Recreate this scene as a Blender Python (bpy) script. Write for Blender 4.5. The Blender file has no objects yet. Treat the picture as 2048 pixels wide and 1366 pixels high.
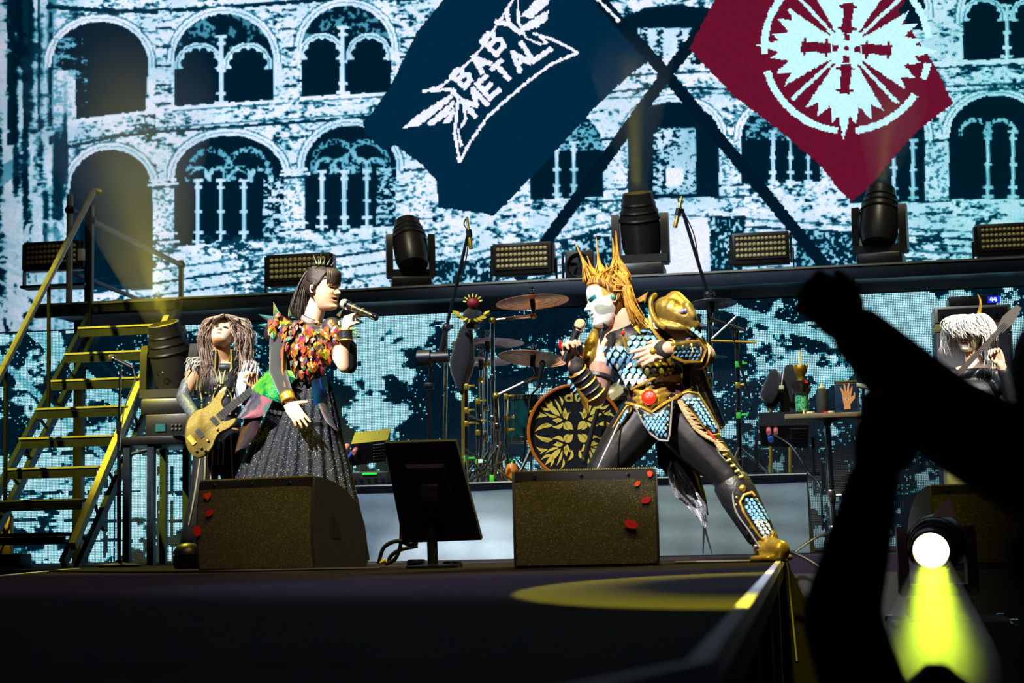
import bpy, bmesh, math, random
import numpy as np
from mathutils import Vector, Matrix, Quaternion
from mathutils.bvhtree import BVHTree
PI = math.pi
scene = bpy.context.scene
C = scene.collection

# ---------------------------------------------------------------- camera
FPX = 3300.0                     # focal length in pixels of the 2048x1366 frame
HC = 0.130                       # eye height above the stage floor (floor is z = 0)
YAW, PITCH, ROLL = math.radians(9.73), math.radians(6.83), math.radians(1.26)
cy_, sy_ = math.cos(YAW), math.sin(YAW)
R0 = Vector((cy_, sy_, 0))
FW = Vector((-sy_ * math.cos(PITCH), cy_ * math.cos(PITCH), math.sin(PITCH)))
U0 = R0.cross(FW)
UP = U0 * math.cos(ROLL) + R0 * math.sin(ROLL)
RT = R0 * math.cos(ROLL) - U0 * math.sin(ROLL)
EYE = Vector((0, 0, HC))
cam_data = bpy.data.cameras.new('camera')
cam = bpy.data.objects.new('camera', cam_data)
C.objects.link(cam)
cam.matrix_world = Matrix(((RT.x, UP.x, -FW.x, 0), (RT.y, UP.y, -FW.y, 0), (RT.z, UP.z, -FW.z, HC), (0, 0, 0, 1)))
cam_data.sensor_width = 36.0
cam_data.lens = 36.0 * FPX / 2048.0
cam_data.clip_end = 200
cam_data.dof.use_dof = True
cam_data.dof.focus_distance = 9.6
cam_data.dof.aperture_fstop = 4.0
scene.camera = cam

# ---------------------------------------------------------------- world, exposure
w = bpy.data.worlds.new('hall_darkness'); scene.world = w
w.use_nodes = True
w.node_tree.nodes['Background'].inputs[0].default_value = (0.10, 0.12, 0.22, 1)
w.node_tree.nodes['Background'].inputs[1].default_value = 0.034
scene.view_settings.view_transform = 'Standard'
scene.view_settings.look = 'None'
scene.view_settings.gamma = 1.0
scene.view_settings.use_curve_mapping = False
scene.view_settings.exposure = 0.0
scene.cycles.max_bounces = 5
scene.cycles.diffuse_bounces = 2
scene.cycles.glossy_bounces = 3
scene.cycles.transparent_max_bounces = 8
scene.cycles.sample_clamp_indirect = 4.0

# ---------------------------------------------------------------- stage lamps of the rig and added fill lamps, all out of view
def spot(name, loc, aim, watt, col, deg, blend=0.25, size=0.12):
    d = bpy.data.lights.new(name, 'SPOT')
    o = bpy.data.objects.new(name, d); C.objects.link(o)
    o.location = loc
    o.rotation_euler = (Vector(aim) - Vector(loc)).to_track_quat('-Z', 'Y').to_euler()
    d.energy = watt; d.color = col; d.spot_size = math.radians(deg); d.spot_blend = blend
    d.shadow_soft_size = size
    return o
LIGHTS = [
    # two follow spots from the house, upper left of the singers
    ('follow_spot', (-7.62, -5.25, 13.6), (-2.72, 8.75, 1.02), 54000, (1.0, 0.93, 0.82), 4.7, .12, .12),
    ('follow_spot', (-5.58, -5.90, 13.45), (-0.68, 8.10, 0.85), 42000, (1.0, 0.94, 0.86), 5.4, .12, .12),
    # cool front wash on the band and the riser, warm special on the guitarist
    ('front_wash', (-6.0, 3.0, 11.0), (-1.2, 11.6, 0.6), 9500, (0.80, 0.90, 1.0), 25, .5, .25),
    ('guitar_special', (-8.5, -1.0, 10.5), (-4.15, 11.0, 1.25), 17000, (1.0, 0.93, 0.80), 6.5, .3, .12),
    ('bass_special', (5.0, 0.0, 9.5), (1.05, 11.6, 1.3), 30000, (1.0, 0.92, 0.74), 6.5, .3, .12),
    # yellow lamps of the truss: front fill and rim light
    ('yellow_wash', (-0.4, 5.0, 10.0), (-1.2, 8.9, 0.5), 3800, (1.0, 0.84, 0.02), 26, .6, .2),
    ('yellow_wash', (-7.5, 15.0, 9.0), (-3.6, 10.6, 1.1), 3800, (1.0, 0.86, 0.05), 22, .5, .2),
    ('yellow_wash', (3.0, 14.5, 9.0), (-0.6, 8.3, 1.0), 4200, (1.0, 0.84, 0.05), 13, .5, .2),
    ('yellow_wash', (-9.5, 4.0, 8.0), (-5.6, 12.0, 1.6), 17000, (1.0, 0.86, 0.05), 13, .5, .2),
    # ring gobo on the runway
    ('gobo_spot', (-0.10, 13.2, 5.0), (-0.02, 4.5, 0.0), 7000, (1.0, 0.86, 0.05), 8.0, .05, .008),
    # unseen warm lamp added low behind the kit to light the cymbal undersides
    ('cymbal_fill', (-1.95, 12.2, 0.62), (-2.05, 11.4, 1.8), 26, (1.0, 0.80, 0.55), 130, .8, .05),
    # unseen warm fills added to bring out the fixtures on the walkway
    ('walkway_fill', (-3.8, 8.8, 9.0), (-3.4, 13.6, 2.5), 1000, (1.0, 0.92, 0.62), 46, .6, .2),
    # added fills: dim plum for the far floor, cool for the runway edge
    ('floor_fill', (-2.0, 3.5, 9.0), (-1.9, 6.9, 0.0), 1500, (1.0, 0.55, 0.62), 36, .9, .3),
    ('edge_fill', (-4.5, 6.0, 6.5), (-0.3, 5.2, 0.0), 2000, (0.72, 0.84, 1.0), 28, .8, .2),
    ('walkway_fill', (0.4, 8.8, 9.0), (0.2, 13.6, 2.5), 1000, (1.0, 0.92, 0.62), 46, .6, .2),  # second added walkway fill
]
for L in LIGHTS:
    spot(*L)

# ---------------------------------------------------------------- pixel <-> world
def ray(px, py):
    return (FW + RT * ((px - 1024.0) / FPX) - UP * ((py - 683.0) / FPX)).normalized()
def P(px, py, Y):
    d = ray(px, py); return EYE + d * (Y / d.y)
def G(px, py, z=0.0):
    d = ray(px, py); return EYE + d * ((z - HC) / d.z)
def proj(p):
    v = Vector(p) - EYE; dz = v.dot(FW)
    return (1024 + FPX * v.dot(RT) / dz, 683 - FPX * v.dot(UP) / dz)
def ppm(Y, px=1024, py=900):
    return FPX / (P(px, py, Y) - EYE).dot(FW)
# ================================================================ helpers
def lin(c):
    return tuple(((v / 255.0) / 12.92 if v / 255.0 <= 0.04045 else ((v / 255.0 + 0.055) / 1.055) ** 2.4) for v in c)
MATS = {}
def M(name, col=(128, 128, 128), rough=0.5, metal=0.0, var=0.18, scale=14.0, bump=0.0, bscale=60.0, spec=0.5,
      attr=None, coat=0.0, sheen=0.0, emit=None, estr=0.0, irid=None, trans=0.0, speck=None):
    if name in MATS: return MATS[name]
    m = bpy.data.materials.new(name); m.use_nodes = True
    nt = m.node_tree; b = nt.nodes['Principled BSDF']; N = nt.nodes; K = nt.links
    tc = N.new('ShaderNodeTexCoord')
    nz = N.new('ShaderNodeTexNoise'); nz.inputs['Scale'].default_value = scale; nz.inputs['Detail'].default_value = 4
    K.new(tc.outputs['Object'], nz.inputs['Vector'])
    mix = N.new('ShaderNodeMix'); mix.data_type = 'RGBA'; mix.blend_type = 'MULTIPLY'
    mix.inputs['Factor'].default_value = 1.0
    if attr:
        at = N.new('ShaderNodeAttribute'); at.attribute_name = attr
        K.new(at.outputs['Color'], mix.inputs['A'])
    else:
        mix.inputs['A'].default_value = (*lin(col), 1)
    cr = N.new('ShaderNodeMapRange'); cr.inputs['From Min'].default_value = 0.25; cr.inputs['From Max'].default_value = 0.75
    cr.inputs['To Min'].default_value = 1.0 - var; cr.inputs['To Max'].default_value = 1.0 + var
    K.new(nz.outputs['Fac'], cr.inputs['Value']); K.new(cr.outputs['Result'], mix.inputs['B'])
    out = mix.outputs['Result']
    if irid:      # film colours that shift over the surface and with facing
        rp = N.new('ShaderNodeValToRGB'); el = rp.color_ramp.elements
        while len(el) < len(irid): el.new(0.5)
        for i, c in enumerate(irid):
            el[i].position = i / (len(irid) - 1); el[i].color = (*lin(c), 1)
        lw = N.new('ShaderNodeLayerWeight'); lw.inputs['Blend'].default_value = 0.5
        oi = N.new('ShaderNodeObjectInfo')
        ad = N.new('ShaderNodeMath'); ad.operation = 'ADD'; K.new(nz.outputs['Fac'], ad.inputs[0]); K.new(lw.outputs['Facing'], ad.inputs[1])
        ad2 = N.new('ShaderNodeMath'); ad2.operation = 'ADD'; K.new(ad.outputs[0], ad2.inputs[0]); K.new(oi.outputs['Random'], ad2.inputs[1])
        fr = N.new('ShaderNodeMath'); fr.operation = 'FRACT'; K.new(ad2.outputs[0], fr.inputs[0])
        K.new(fr.outputs[0], rp.inputs['Fac']); out = rp.outputs['Color']
    if speck:     # fine glitter / paint speckle: (colour, scale, threshold)
        vo = N.new('ShaderNodeTexVoronoi'); vo.inputs['Scale'].default_value = speck[1]
        K.new(tc.outputs['Object'], vo.inputs['Vector'])
        sp = N.new('ShaderNodeSeparateColor'); K.new(vo.outputs['Color'], sp.inputs['Color'])
        gt = N.new('ShaderNodeMath'); gt.operation = 'GREATER_THAN'; gt.inputs[1].default_value = speck[2]
        K.new(sp.outputs[0], gt.inputs[0])
        m2 = N.new('ShaderNodeMix'); m2.data_type = 'RGBA'
        K.new(gt.outputs[0], m2.inputs['Factor']); K.new(out, m2.inputs['A']); m2.inputs['B'].default_value = (*lin(speck[0]), 1)
        out = m2.outputs['Result']
    K.new(out, b.inputs['Base Color'])
    b.inputs['Roughness'].default_value = rough; b.inputs['Metallic'].default_value = metal
    b.inputs['Specular IOR Level'].default_value = spec
    b.inputs['Coat Weight'].default_value = coat
    b.inputs['Sheen Weight'].default_value = sheen
    b.inputs['Transmission Weight'].default_value = trans
    if emit:
        b.inputs['Emission Color'].default_value = (*lin(emit), 1); b.inputs['Emission Strength'].default_value = estr
    if bump > 0:
        n2 = N.new('ShaderNodeTexNoise'); n2.inputs['Scale'].default_value = bscale; n2.inputs['Detail'].default_value = 3
        K.new(tc.outputs['Object'], n2.inputs['Vector'])
        bp = N.new('ShaderNodeBump'); bp.inputs['Strength'].default_value = bump; bp.inputs['Distance'].default_value = 0.01
        K.new(n2.outputs['Fac'], bp.inputs['Height']); K.new(bp.outputs['Normal'], b.inputs['Normal'])
    MATS[name] = m
    return m

WLOC = {}
def wl(o):
    return WLOC.get(o.name, Vector((0, 0, 0)))
class MB:
    """collects shapes in world coordinates; build() links them as one mesh object"""
    def __init__(s): s.v = []; s.f = []; s.mi = []; s.cur = 0
    def add(s, vs, fs, X=None):
        n = len(s.v)
        for p in vs:
            p = Vector(p); s.v.append(tuple(X @ p) if X is not None else tuple(p))
        for f in fs: s.f.append(tuple(i + n for i in f)); s.mi.append(s.cur)
        return s
    def box(s, c, d, X=None, bev=0.0):
        x, y, z = d[0] / 2, d[1] / 2, d[2] / 2
        T = Matrix.Translation(Vector(c)); T = T @ X if X is not None else T
        if bev <= 0:
            vs = [(i * x, j * y, k * z) for i in (-1, 1) for j in (-1, 1) for k in (-1, 1)]
            fs = [(0, 1, 3, 2), (4, 6, 7, 5), (0, 4, 5, 1), (2, 3, 7, 6), (0, 2, 6, 4), (1, 5, 7, 3)]
            return s.add(vs, fs, T)
        bm = bmesh.new(); bmesh.ops.create_cube(bm, size=1.0)
        for v in bm.verts: v.co = Vector((v.co.x * d[0], v.co.y * d[1], v.co.z * d[2]))
        bmesh.ops.bevel(bm, geom=bm.edges[:], offset=bev, segments=2, affect='EDGES', profile=0.5)
        bm.verts.index_update()
        s.add([v.co[:] for v in bm.verts], [[v.index for v in f.verts] for f in bm.faces], T); bm.free(); return s
    def loft(s, rings, cap=True, closed=True):
        n = len(rings[0]); vs = [p for r in rings for p in r]; fs = []
        for i in range(len(rings) - 1):
            for j in range(n if closed else n - 1):
                k = (j + 1) % n
                fs.append((i * n + j, i * n + k, (i + 1) * n + k, (i + 1) * n + j))
        if cap and closed:
            fs.append(tuple(range(n - 1, -1, -1))); fs.append(tuple((len(rings) - 1) * n + j for j in range(n)))
        return s.add(vs, fs)
    def tube(s, path, r, n=8, cap=True, flat=1.0, ref=None):
        path = [Vector(p) for p in path]; m = len(path)
        if not hasattr(r, '__len__'): r = [r] * m
        if len(r) == 2 and m != 2: r = [r[0] + (r[1] - r[0]) * i / (m - 1) for i in range(m)]
        rings = []; u = None
        for i, p in enumerate(path):
            t = (path[min(i + 1, m - 1)] - path[max(i - 1, 0)])
            t = t.normalized() if t.length > 1e-9 else Vector((0, 0, 1))
            if u is None:
                a = Vector(ref) if ref is not None else (Vector((0, 0, 1)) if abs(t.z) < 0.9 else Vector((1, 0, 0)))
                u = (a - t * a.dot(t)).normalized()
            else:
                u = (u - t * u.dot(t)); u = u.normalized() if u.length > 1e-6 else t.orthogonal().normalized()
            w_ = t.cross(u)
            rings.append([p + (w_ * math.cos(2 * PI * k / n) + u * math.sin(2 * PI * k / n) * flat) * max(r[i], 1e-4) for k in range(n)])
        return s.loft(rings, cap)
    def lathe(s, prof, n=24, X=None, cap=True):
        rings = [[Vector((r * math.cos(2 * PI * k / n), r * math.sin(2 * PI * k / n), z)) for k in range(n)] for r, z in prof]
        if X is not None: rings = [[X @ p for p in q] for q in rings]
        return s.loft(rings, cap)
    def prism(s, poly, th, X=None, z0=0.0):
        n = len(poly)
        vs = [(p[0], p[1], z0) for p in poly] + [(p[0], p[1], z0 + th) for p in poly]
        fs = [tuple(range(n - 1, -1, -1)), tuple(range(n, 2 * n))] + [(i, (i + 1) % n, n + (i + 1) % n, n + i) for i in range(n)]
        return s.add(vs, fs, X)
    def ball(s, c, r, n=14, m=9, X=None):
        r = r if hasattr(r, '__len__') else (r, r, r)
        T = Matrix.Translation(Vector(c)); T = T @ X if X is not None else T
        rings = []
        for i in range(m + 1):
            a = -PI / 2 + PI * i / m; cr = max(math.cos(a), 1e-3)
            rings.append([T @ Vector((r[0] * cr * math.cos(2 * PI * k / n), r[1] * cr * math.sin(2 * PI * k / n), r[2] * math.sin(a))) for k in range(n)])
        return s.loft(rings, True)
    def mesh(s, name):
        me = bpy.data.meshes.new(name); me.from_pydata(s.v, [], s.f); me.update(); return me
    def build(s, name, mat, parent=None, smooth=35, own=False):
        """own: give a top-level mesh its origin at the bottom centre"""
        base = Vector((0, 0, 0))
        if parent is not None: base = wl(parent)
        elif own:
            a = np.array(s.v); base = Vector(((a[:, 0].min() + a[:, 0].max()) / 2, (a[:, 1].min() + a[:, 1].max()) / 2, a[:, 2].min()))
        me = bpy.data.meshes.new(name)
        me.from_pydata([(x - base.x, y - base.y, z - base.z) for x, y, z in s.v], [], s.f)
        bm = bmesh.new(); bm.from_mesh(me); bmesh.ops.recalc_face_normals(bm, faces=bm.faces); bm.to_mesh(me); bm.free()
        for m in (mat if isinstance(mat, (list, tuple)) else [mat]): me.materials.append(m)
        if any(s.mi): me.polygons.foreach_set('material_index', s.mi)
        if smooth:
            me.shade_smooth()
            if smooth < 180: me.set_sharp_from_angle(angle=math.radians(smooth))
        me.update()
        o = bpy.data.objects.new(name, me); C.objects.link(o)
        if parent is not None: o.parent = parent; WLOC[o.name] = base
        else: o.location = base; WLOC[o.name] = base
        return o
def tag(o, label, cat, group=None):
    o['label'] = label; o['category'] = cat
    if group: o['group'] = group
    return o
def thing(name, loc, label, cat, group=None):
    o = bpy.data.objects.new(name, None); C.objects.link(o); o.empty_display_size = 0.1
    o.location = loc; WLOC[o.name] = Vector(loc)
    return tag(o, label, cat, group)
def inst(name, me, X, parent):
    """a piece that shares its mesh, placed by a world matrix under its parent"""
    o = bpy.data.objects.new(name, me); C.objects.link(o)
    o.parent = parent; o.matrix_basis = Matrix.Translation(-wl(parent)) @ X
    WLOC[o.name] = wl(parent)
    return o
def shared(mb, name, mat, smooth=40):
    me = mb.mesh(name); me.materials.append(mat)
    bm = bmesh.new(); bm.from_mesh(me); bmesh.ops.recalc_face_normals(bm, faces=bm.faces); bm.to_mesh(me); bm.free()
    if smooth: me.shade_smooth(); me.set_sharp_from_angle(angle=math.radians(smooth))
    return me
def frame(o, x, y, z):
    """matrix from an origin and three axes"""
    return Matrix(((x[0], y[0], z[0], o[0]), (x[1], y[1], z[1], o[1]), (x[2], y[2], z[2], o[2]), (0, 0, 0, 1)))
def look(o, n, up=(0, 0, 1), s=1.0):
    """frame whose z axis is n and whose y axis is as near to up as it can be"""
    z = Vector(n).normalized(); u = Vector(up)
    x = u.cross(z); x = x.normalized() if x.length > 1e-5 else z.orthogonal().normalized()
    y = z.cross(x)
    return frame(o, x * s, y * s, z * s)
def struct(o): o['kind'] = 'structure'; return o
def smoothpath(pts, k=6):
    pts = [Vector(p) for p in pts]; out = []
    for i in range(len(pts) - 1):
        p0 = pts[max(i - 1, 0)]; p1 = pts[i]; p2 = pts[i + 1]; p3 = pts[min(i + 2, len(pts) - 1)]
        for j in range(k):
            t = j / k
            out.append(0.5 * ((2 * p1) + (p2 - p0) * t + (2 * p0 - 5 * p1 + 4 * p2 - p3) * t * t + (3 * p1 - p0 - 3 * p2 + p3) * t ** 3))
    out.append(pts[-1]); return out
def lerp(a, b, t): return a + (b - a) * t
def inpoly(x, y, poly):
    c = False; n = len(poly); j = n - 1
    for i in range(n):
        xi, yi = poly[i]; xj, yj = poly[j]
        if (yi > y) != (yj > y) and x < (xj - xi) * (y - yi) / (yj - yi) + xi: c = not c
        j = i
    return c
# ================================================================ the setting: stage, pit, back wall
m_floor = M('stage_floor', (26, 21, 34), 0.92, var=.25, scale=3, bump=.15, bscale=90, spec=.08)
m_trim = M('stage_edge_tape', (236, 240, 250), .6, var=.1)
m_fascia = M('stage_fascia', (40, 38, 40), .8, var=.3)
m_black = M('flat_black', (14, 14, 18), .75, var=.3)
m_blackmetal = M('black_metal', (20, 22, 28), .42, .5, var=.25)
m_drape = M('black_drape', (16, 16, 22), .95, var=.3, sheen=.2)
nearL = G(1230, 1366); dv = (nearL - G(1420, 1325)); e0 = G(1420, 1325)
nl = e0 + dv * ((-1.32 - e0.x) / dv.x)
deck = [(-0.1, e0.y), (nl.x, nl.y), (-4.63, 10.13), (-9.5, 10.13), (-9.5, 18.4), (6, 18.4), (6, 9.62), (-0.1, 9.62)]
mb = MB(); mb.prism(deck, -0.10, z0=0.0)
floor = struct(mb.build('floor', m_floor, smooth=0)); floor['label'] = 'dark purple stage floor with a long runway'
mb = MB(); mb.box((-4.2, e0.y + .004, .0012), (8.0 * .55, .012, .0024))
# runway seam near its front
mb = MB(); mb.box(((nl.x - .1) / 2 - .02, e0.y + .03, .001), (1.22, .012, .002))
struct(mb.build('trim_5', m_black, smooth=0))
def strip(a, b, w_, z, name, mat, h=.006):
    a = Vector((a[0], a[1], z)); b = Vector((b[0], b[1], z)); t = (b - a).normalized(); n = Vector((-t.y, t.x, 0)) * w_ / 2
    mb = MB(); mb.loft([[a - n, a + n, a + n - Vector((0, 0, h * 6)), a - n - Vector((0, 0, h * 6))], [b - n, b + n, b + n - Vector((0, 0, h * 6)), b - n - Vector((0, 0, h * 6))]])
    return struct(mb.build(name, mat, smooth=0))
strip((-0.108, e0.y), (-0.108, 9.5), .024, .004, 'trim_1', m_trim)
strip((e0.x, e0.y), (nl.x, nl.y), .02, .004, 'trim_2', m_trim)
strip((nl.x, nl.y), (-4.63, 10.13), .05, .004, 'trim_3', m_trim)
mb = MB(); mb.box((-0.16, (e0.y + 9.5) / 2, -.64), (.02, 9.5 - e0.y, 1.08)); mb.box((-0.7, e0.y + .06, -.64), (1.1, .02, 1.08), Matrix.Rotation(math.atan2(dv.y, dv.x), 3, 'Z').to_4x4())
struct(mb.build('wall_runway', m_fascia, smooth=0))
for i, yy in enumerate((8.9, 7.0, 5.2, 3.6, 2.4)):
    mb = MB(); mb.box((-0.125, yy, -.66), (.05, .07, 1.1)); struct(mb.build('trim_%d' % (6 + i), m_fascia, smooth=0))
mb = MB(); mb.box((3.0, 9.63, -.64), (6.2, .03, 1.08)); struct(mb.build('wall_stage_front', m_drape, smooth=0))
mb = MB(); mb.box((0, 6, -1.35), (40, 40, .1)); pit = struct(mb.build('floor_pit', M('pit_floor', (20, 20, 26), .9), smooth=0))
mb = MB(); mb.box((-1.5, 18.6, 4), (22, .1, 11)); struct(mb.build('wall_back', m_black, smooth=0))

# ================================================================ what the LED screens show: one value per LED, drawn as a picture
CS = 0.5; CW, CH = 1120, 700; OX, OY = 60, 40         # canvas cell = 2 picture units, with a margin round the view
rng = np.random.default_rng(7)
yy_, xx_ = np.mgrid[0:CH, 0:CW]; GX = xx_ / CS - OX; GY = yy_ / CS - OY
def vnoise(cx, cy, seed):
    r = np.random.default_rng(seed); gh, gw = int(CH / cy) + 3, int(CW / cx) + 3
    g = r.random((gh, gw)); y = np.arange(CH) / cy; x = np.arange(CW) / cx
    yi, xi = y.astype(int), x.astype(int); fy, fx = (y - yi)[:, None], (x - xi)[None, :]
    fy = fy * fy * (3 - 2 * fy); fx = fx * fx * (3 - 2 * fx)
    a = g[yi][:, xi]; b = g[yi][:, xi + 1]; c = g[yi + 1][:, xi]; d = g[yi + 1][:, xi + 1]
    return (a * (1 - fx) + b * fx) * (1 - fy) + (c * (1 - fx) + d * fx) * fy
def sstep(a, b, x): t = np.clip((x - a) / (b - a), 0, 1); return t * t * (3 - 2 * t)
def pmask(poly):
    xs = [p[0] for p in poly]; ys = [p[1] for p in poly]
    x0 = max(int((min(xs) + OX) * CS) - 1, 0); x1 = min(int((max(xs) + OX) * CS) + 2, CW)
    y0 = max(int((min(ys) + OY) * CS) - 1, 0); y1 = min(int((max(ys) + OY) * CS) + 2, CH)
    if x1 <= x0 or y1 <= y0: return (slice(0, 0), slice(0, 0)), np.zeros((0, 0), bool)
    sl = (slice(y0, y1), slice(x0, x1)); X, Y = GX[sl], GY[sl]; m = np.zeros(X.shape, bool); n = len(poly); j = n - 1
    for i in range(n):
        xi, yi = poly[i]; xj, yj = poly[j]
        if yi != yj: m ^= ((yi > Y) != (yj > Y)) & (X < (xj - xi) * (Y - yi) / (yj - yi) + xi)
        j = i
    return sl, m
def fill(A, poly, v):
    sl, m = pmask(poly); a = A[sl]; a[m] = v
def line(A, pts, wd, v):
    for (x0, y0), (x1, y1) in zip(pts[:-1], pts[1:]):
        L_ = math.hypot(x1 - x0, y1 - y0) or 1; nx, ny = -(y1 - y0) / L_ * wd / 2, (x1 - x0) / L_ * wd / 2
        ex, ey = (x1 - x0) / L_ * wd * .35, (y1 - y0) / L_ * wd * .35
        fill(A, [(x0 + nx - ex, y0 + ny - ey), (x1 + nx + ex, y1 + ny + ey), (x1 - nx + ex, y1 - ny + ey), (x0 - nx - ex, y0 - ny - ey)], v)
def archpoly(x0, x1, top, spring, b0, b1, g=0.0):
    cx, hw = (x0 + x1) / 2, (x1 - x0) / 2 + g; tp = top - g
    return [(x0 - g, b0)] + [(cx - hw * math.cos(PI * k / 20), spring - (spring - tp) * math.sin(PI * k / 20)) for k in range(21)] + [(x1 + g, b1)]
n1 = vnoise(4, 1.6, 1) * .55 + vnoise(2, 1.2, 2) * .45
n2 = vnoise(30, 22, 3); n3 = vnoise(2.2, 2.2, 4); n4 = vnoise(9, 5, 5)
STONE = 0.97 - 0.95 * sstep(.56, .80, n1 * .62 + n2 * .22 + n4 * .30)
ROUGH = sstep(.36, .62, n1 * .5 + n4 * .3 + n2 * .2)             # weathered, darker stone
U = STONE.copy()
lf = np.clip((175 - GX) / 120, 0, 1)                               # ruined left tower
vs_ = vnoise(5, 60, 6)
U = U * (1 - lf) + lf * sstep(.42, .62, vs_ * .55 + n1 * .25 + n4 * .25) * .9
for x0, x1, v in ((-60, -20, .1), (12, 30, .03), (44, 58, .1), (74, 80, .0), (96, 104, .05)):
    U[:, :] = np.where((GX > x0) & (GX < x1) & (GY < 290) & (n4 > .3), v, U)
def row(pts, wd, v): line(U, pts, wd, v)
row([(95, 12), (200, 20), (312, 22)], 9, .06); row([(345, 20), (560, 5), (800, -14)], 8, .05); row([(345, 9), (560, -6)], 5, 1)
row([(138, 292), (230, 272), (310, 263), (560, 246), (760, 232), (900, 226)], 6, .08)
row([(138, 283), (310, 255), (560, 238), (760, 225)], 3, .25)
# arcades: (x0, x1, top, spring, bottom left, bottom right)
def bigarch(a, rim=True):
    x0, x1, t, s_, b0, b1 = a
    if rim:
        fill(U, archpoly(x0, x1, t, s_, s_ + 6, s_ + 6, 17), .30); fill(U, archpoly(x0, x1, t, s_, s_ + 6, s_ + 6, 14), .98)
        fill(U, archpoly(x0, x1, t, s_, s_ + 6, s_ + 6, 8), .45); fill(U, archpoly(x0, x1, t, s_, s_ + 6, s_ + 6, 6), .95)
    fill(U, archpoly(x0, x1, t, s_, b0, b1), 0.0)
def tracery(cx, hw, top, spring, bot, col=True, cusp=True):
    fill(U, archpoly(cx - hw, cx + hw, top, spring, spring + 8, spring + 8), .93)
    fill(U, archpoly(cx - hw, cx + hw, top, spring, spring + 8, spring + 8, -4), .35)
    fill(U, archpoly(cx - hw, cx + hw, top, spring, spring + 8, spring + 8, -6), .9)
    if cusp:
        fill(U, archpoly(cx - hw, cx + hw, top, spring, bot, bot, -17), 0)
        for k in range(6):
            a = PI * (k + .5) / 6; r = hw - 18
            x, y = cx - r * math.cos(a), spring + 2 - (spring - top - 16) * math.sin(a)
            fill(U, [(x + 8.5 * math.cos(q), y + 9 * math.sin(q)) for q in np.linspace(0, 2 * PI, 12, endpoint=False)], 0)
        fill(U, [(cx - hw + 6, spring + 22), (cx + hw - 6, spring + 22), (cx + hw - 6, bot), (cx - hw + 6, bot)], 0)
    else:
        fill(U, archpoly(cx - hw, cx + hw, top, spring, bot, bot, -8), 0)
def column(x, y0, y1, wd, v=.9):
    line(U, [(x, y0), (x, y1)], wd, v); line(U, [(x + wd * .3, y0), (x + wd * .3, y1)], wd * .25, .55)
    for y, g in ((y0, 1.9), (y0 + 14, 1.4), (y1 - 4, 2.2), (y1 - 22, 1.6), ((y0 + y1) / 2, 1.3)):
        line(U, [(x - wd * g / 2, y), (x + wd * g / 2, y)], 6, v)
bigarch((102, 296, 42, 128, 140, 140)); fill(U, [(152, 120), (296, 120), (290, 221), (152, 240)], 0)
U[:] = np.where((GX > 104) & (GX < 176) & (GY > 75) & (GY < 232) & (n1 * .6 + n4 * .4 > .5 + (GX - 120) / 320), .55, U)
for a, cx in (((348, 545, 27, 118, 212, 199), (398, 495)), ((603, 781, 10, 96, 193, 184), (643, 737))):
    bigarch(a); x0, x1, t, s_, b0, b1 = a
    inside = (GX > x0) & (GX < x1) & (GY > t) & (GY < t + 70) & (U < .05)
    U[:] = np.where(inside & (n4 * .5 + n3 * .5 > .62), .45, U)
    for c in cx: tracery(c, 49 if x0 < 500 else 46, b0 - 128, b0 - 82, b0)
    column((cx[0] + cx[1]) / 2 - 5, t + 45, b0 - 4, 10)
    row([(x0 - 4, b0 + 3), (x1 + 28, b1 + 1)], 7, 1.0); row([(x0 - 4, b0 + 9), (x1 + 28, b1 + 7)], 3, .3)
row([(138, 243), (312, 221)], 8, 1.0)
bigarch((138, 303, 298, 378, 580, 560))
for a, cols in (((348, 567, 270, 352, 492, 474), (395, 441, 487)), ((608, 792, 250, 335, 462, 450), (643, 688, 733))):
    bigarch(a); x0, x1, t, s_, b0, b1 = a
    for i in range(4):
        cx = lerp(x0 + 25, x1 - 25, (i + .5) / 4)
        m = (np.hypot((GX - cx), (GY - s_ - 8) * .9) < 27) & (np.hypot((GX - cx), (GY - s_ - 8) * .9) > 17) & (GY < s_ + 12)
        U[:] = np.where(m & (n3 > .36), .66, U)
    for cx in (lerp(x0, x1, .33), lerp(x0, x1, .67)):
        m = np.hypot(GX - cx, (GY - s_) * .85); U[:] = np.where((m < 50) & (m > 40) & (GY < s_ + 8) & (n3 > .42), .6, U)
    for c in cols: column(c, s_ + 8, b0 - 6, 9, .85)
    U[:] = np.where((GX > x1 - 42) & (GX < x1) & (GY > s_) & (GY < b1) & (n1 + .25 * n4 > .62), .8, U)
# pillars with capitals and pedestals between the arches
for x0, x1, yc, yb in ((303, 348, 365, 482), (567, 610, 345, 462), (812, 852, 330, 440), (1440, 1490, 262, 372), (1205, 1253, 268, 380), (1850, 1892, 272, 405)):
    sl = (GX > x0) & (GX < x1) & (GY > yc) & (GY < yb + 40); U[:] = np.where(sl, np.where(n1 * .6 + n3 * .4 < .57, .95, .35), U)
    for y, g, v in ((yc - 4, 4, 1), (yc + 4, 8, 1), (yc + 10, 5, .15), (yb - 14, 5, 1), (yb, 9, .1), (yb + 3, 9, 1), (yb + 22, 11, .2)):
        line(U, [(x0 - g, y), (x1 + g, y - 3)], 5, v)
for x0, x1, ya, yb in ((312, 340, -20, 235), (565, 592, 20, 200), (800, 830, 0, 120)):
    for y in np.arange(ya, yb, 38): line(U, [(x0, y), (x1, y - 2)], 4, .12)
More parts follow.
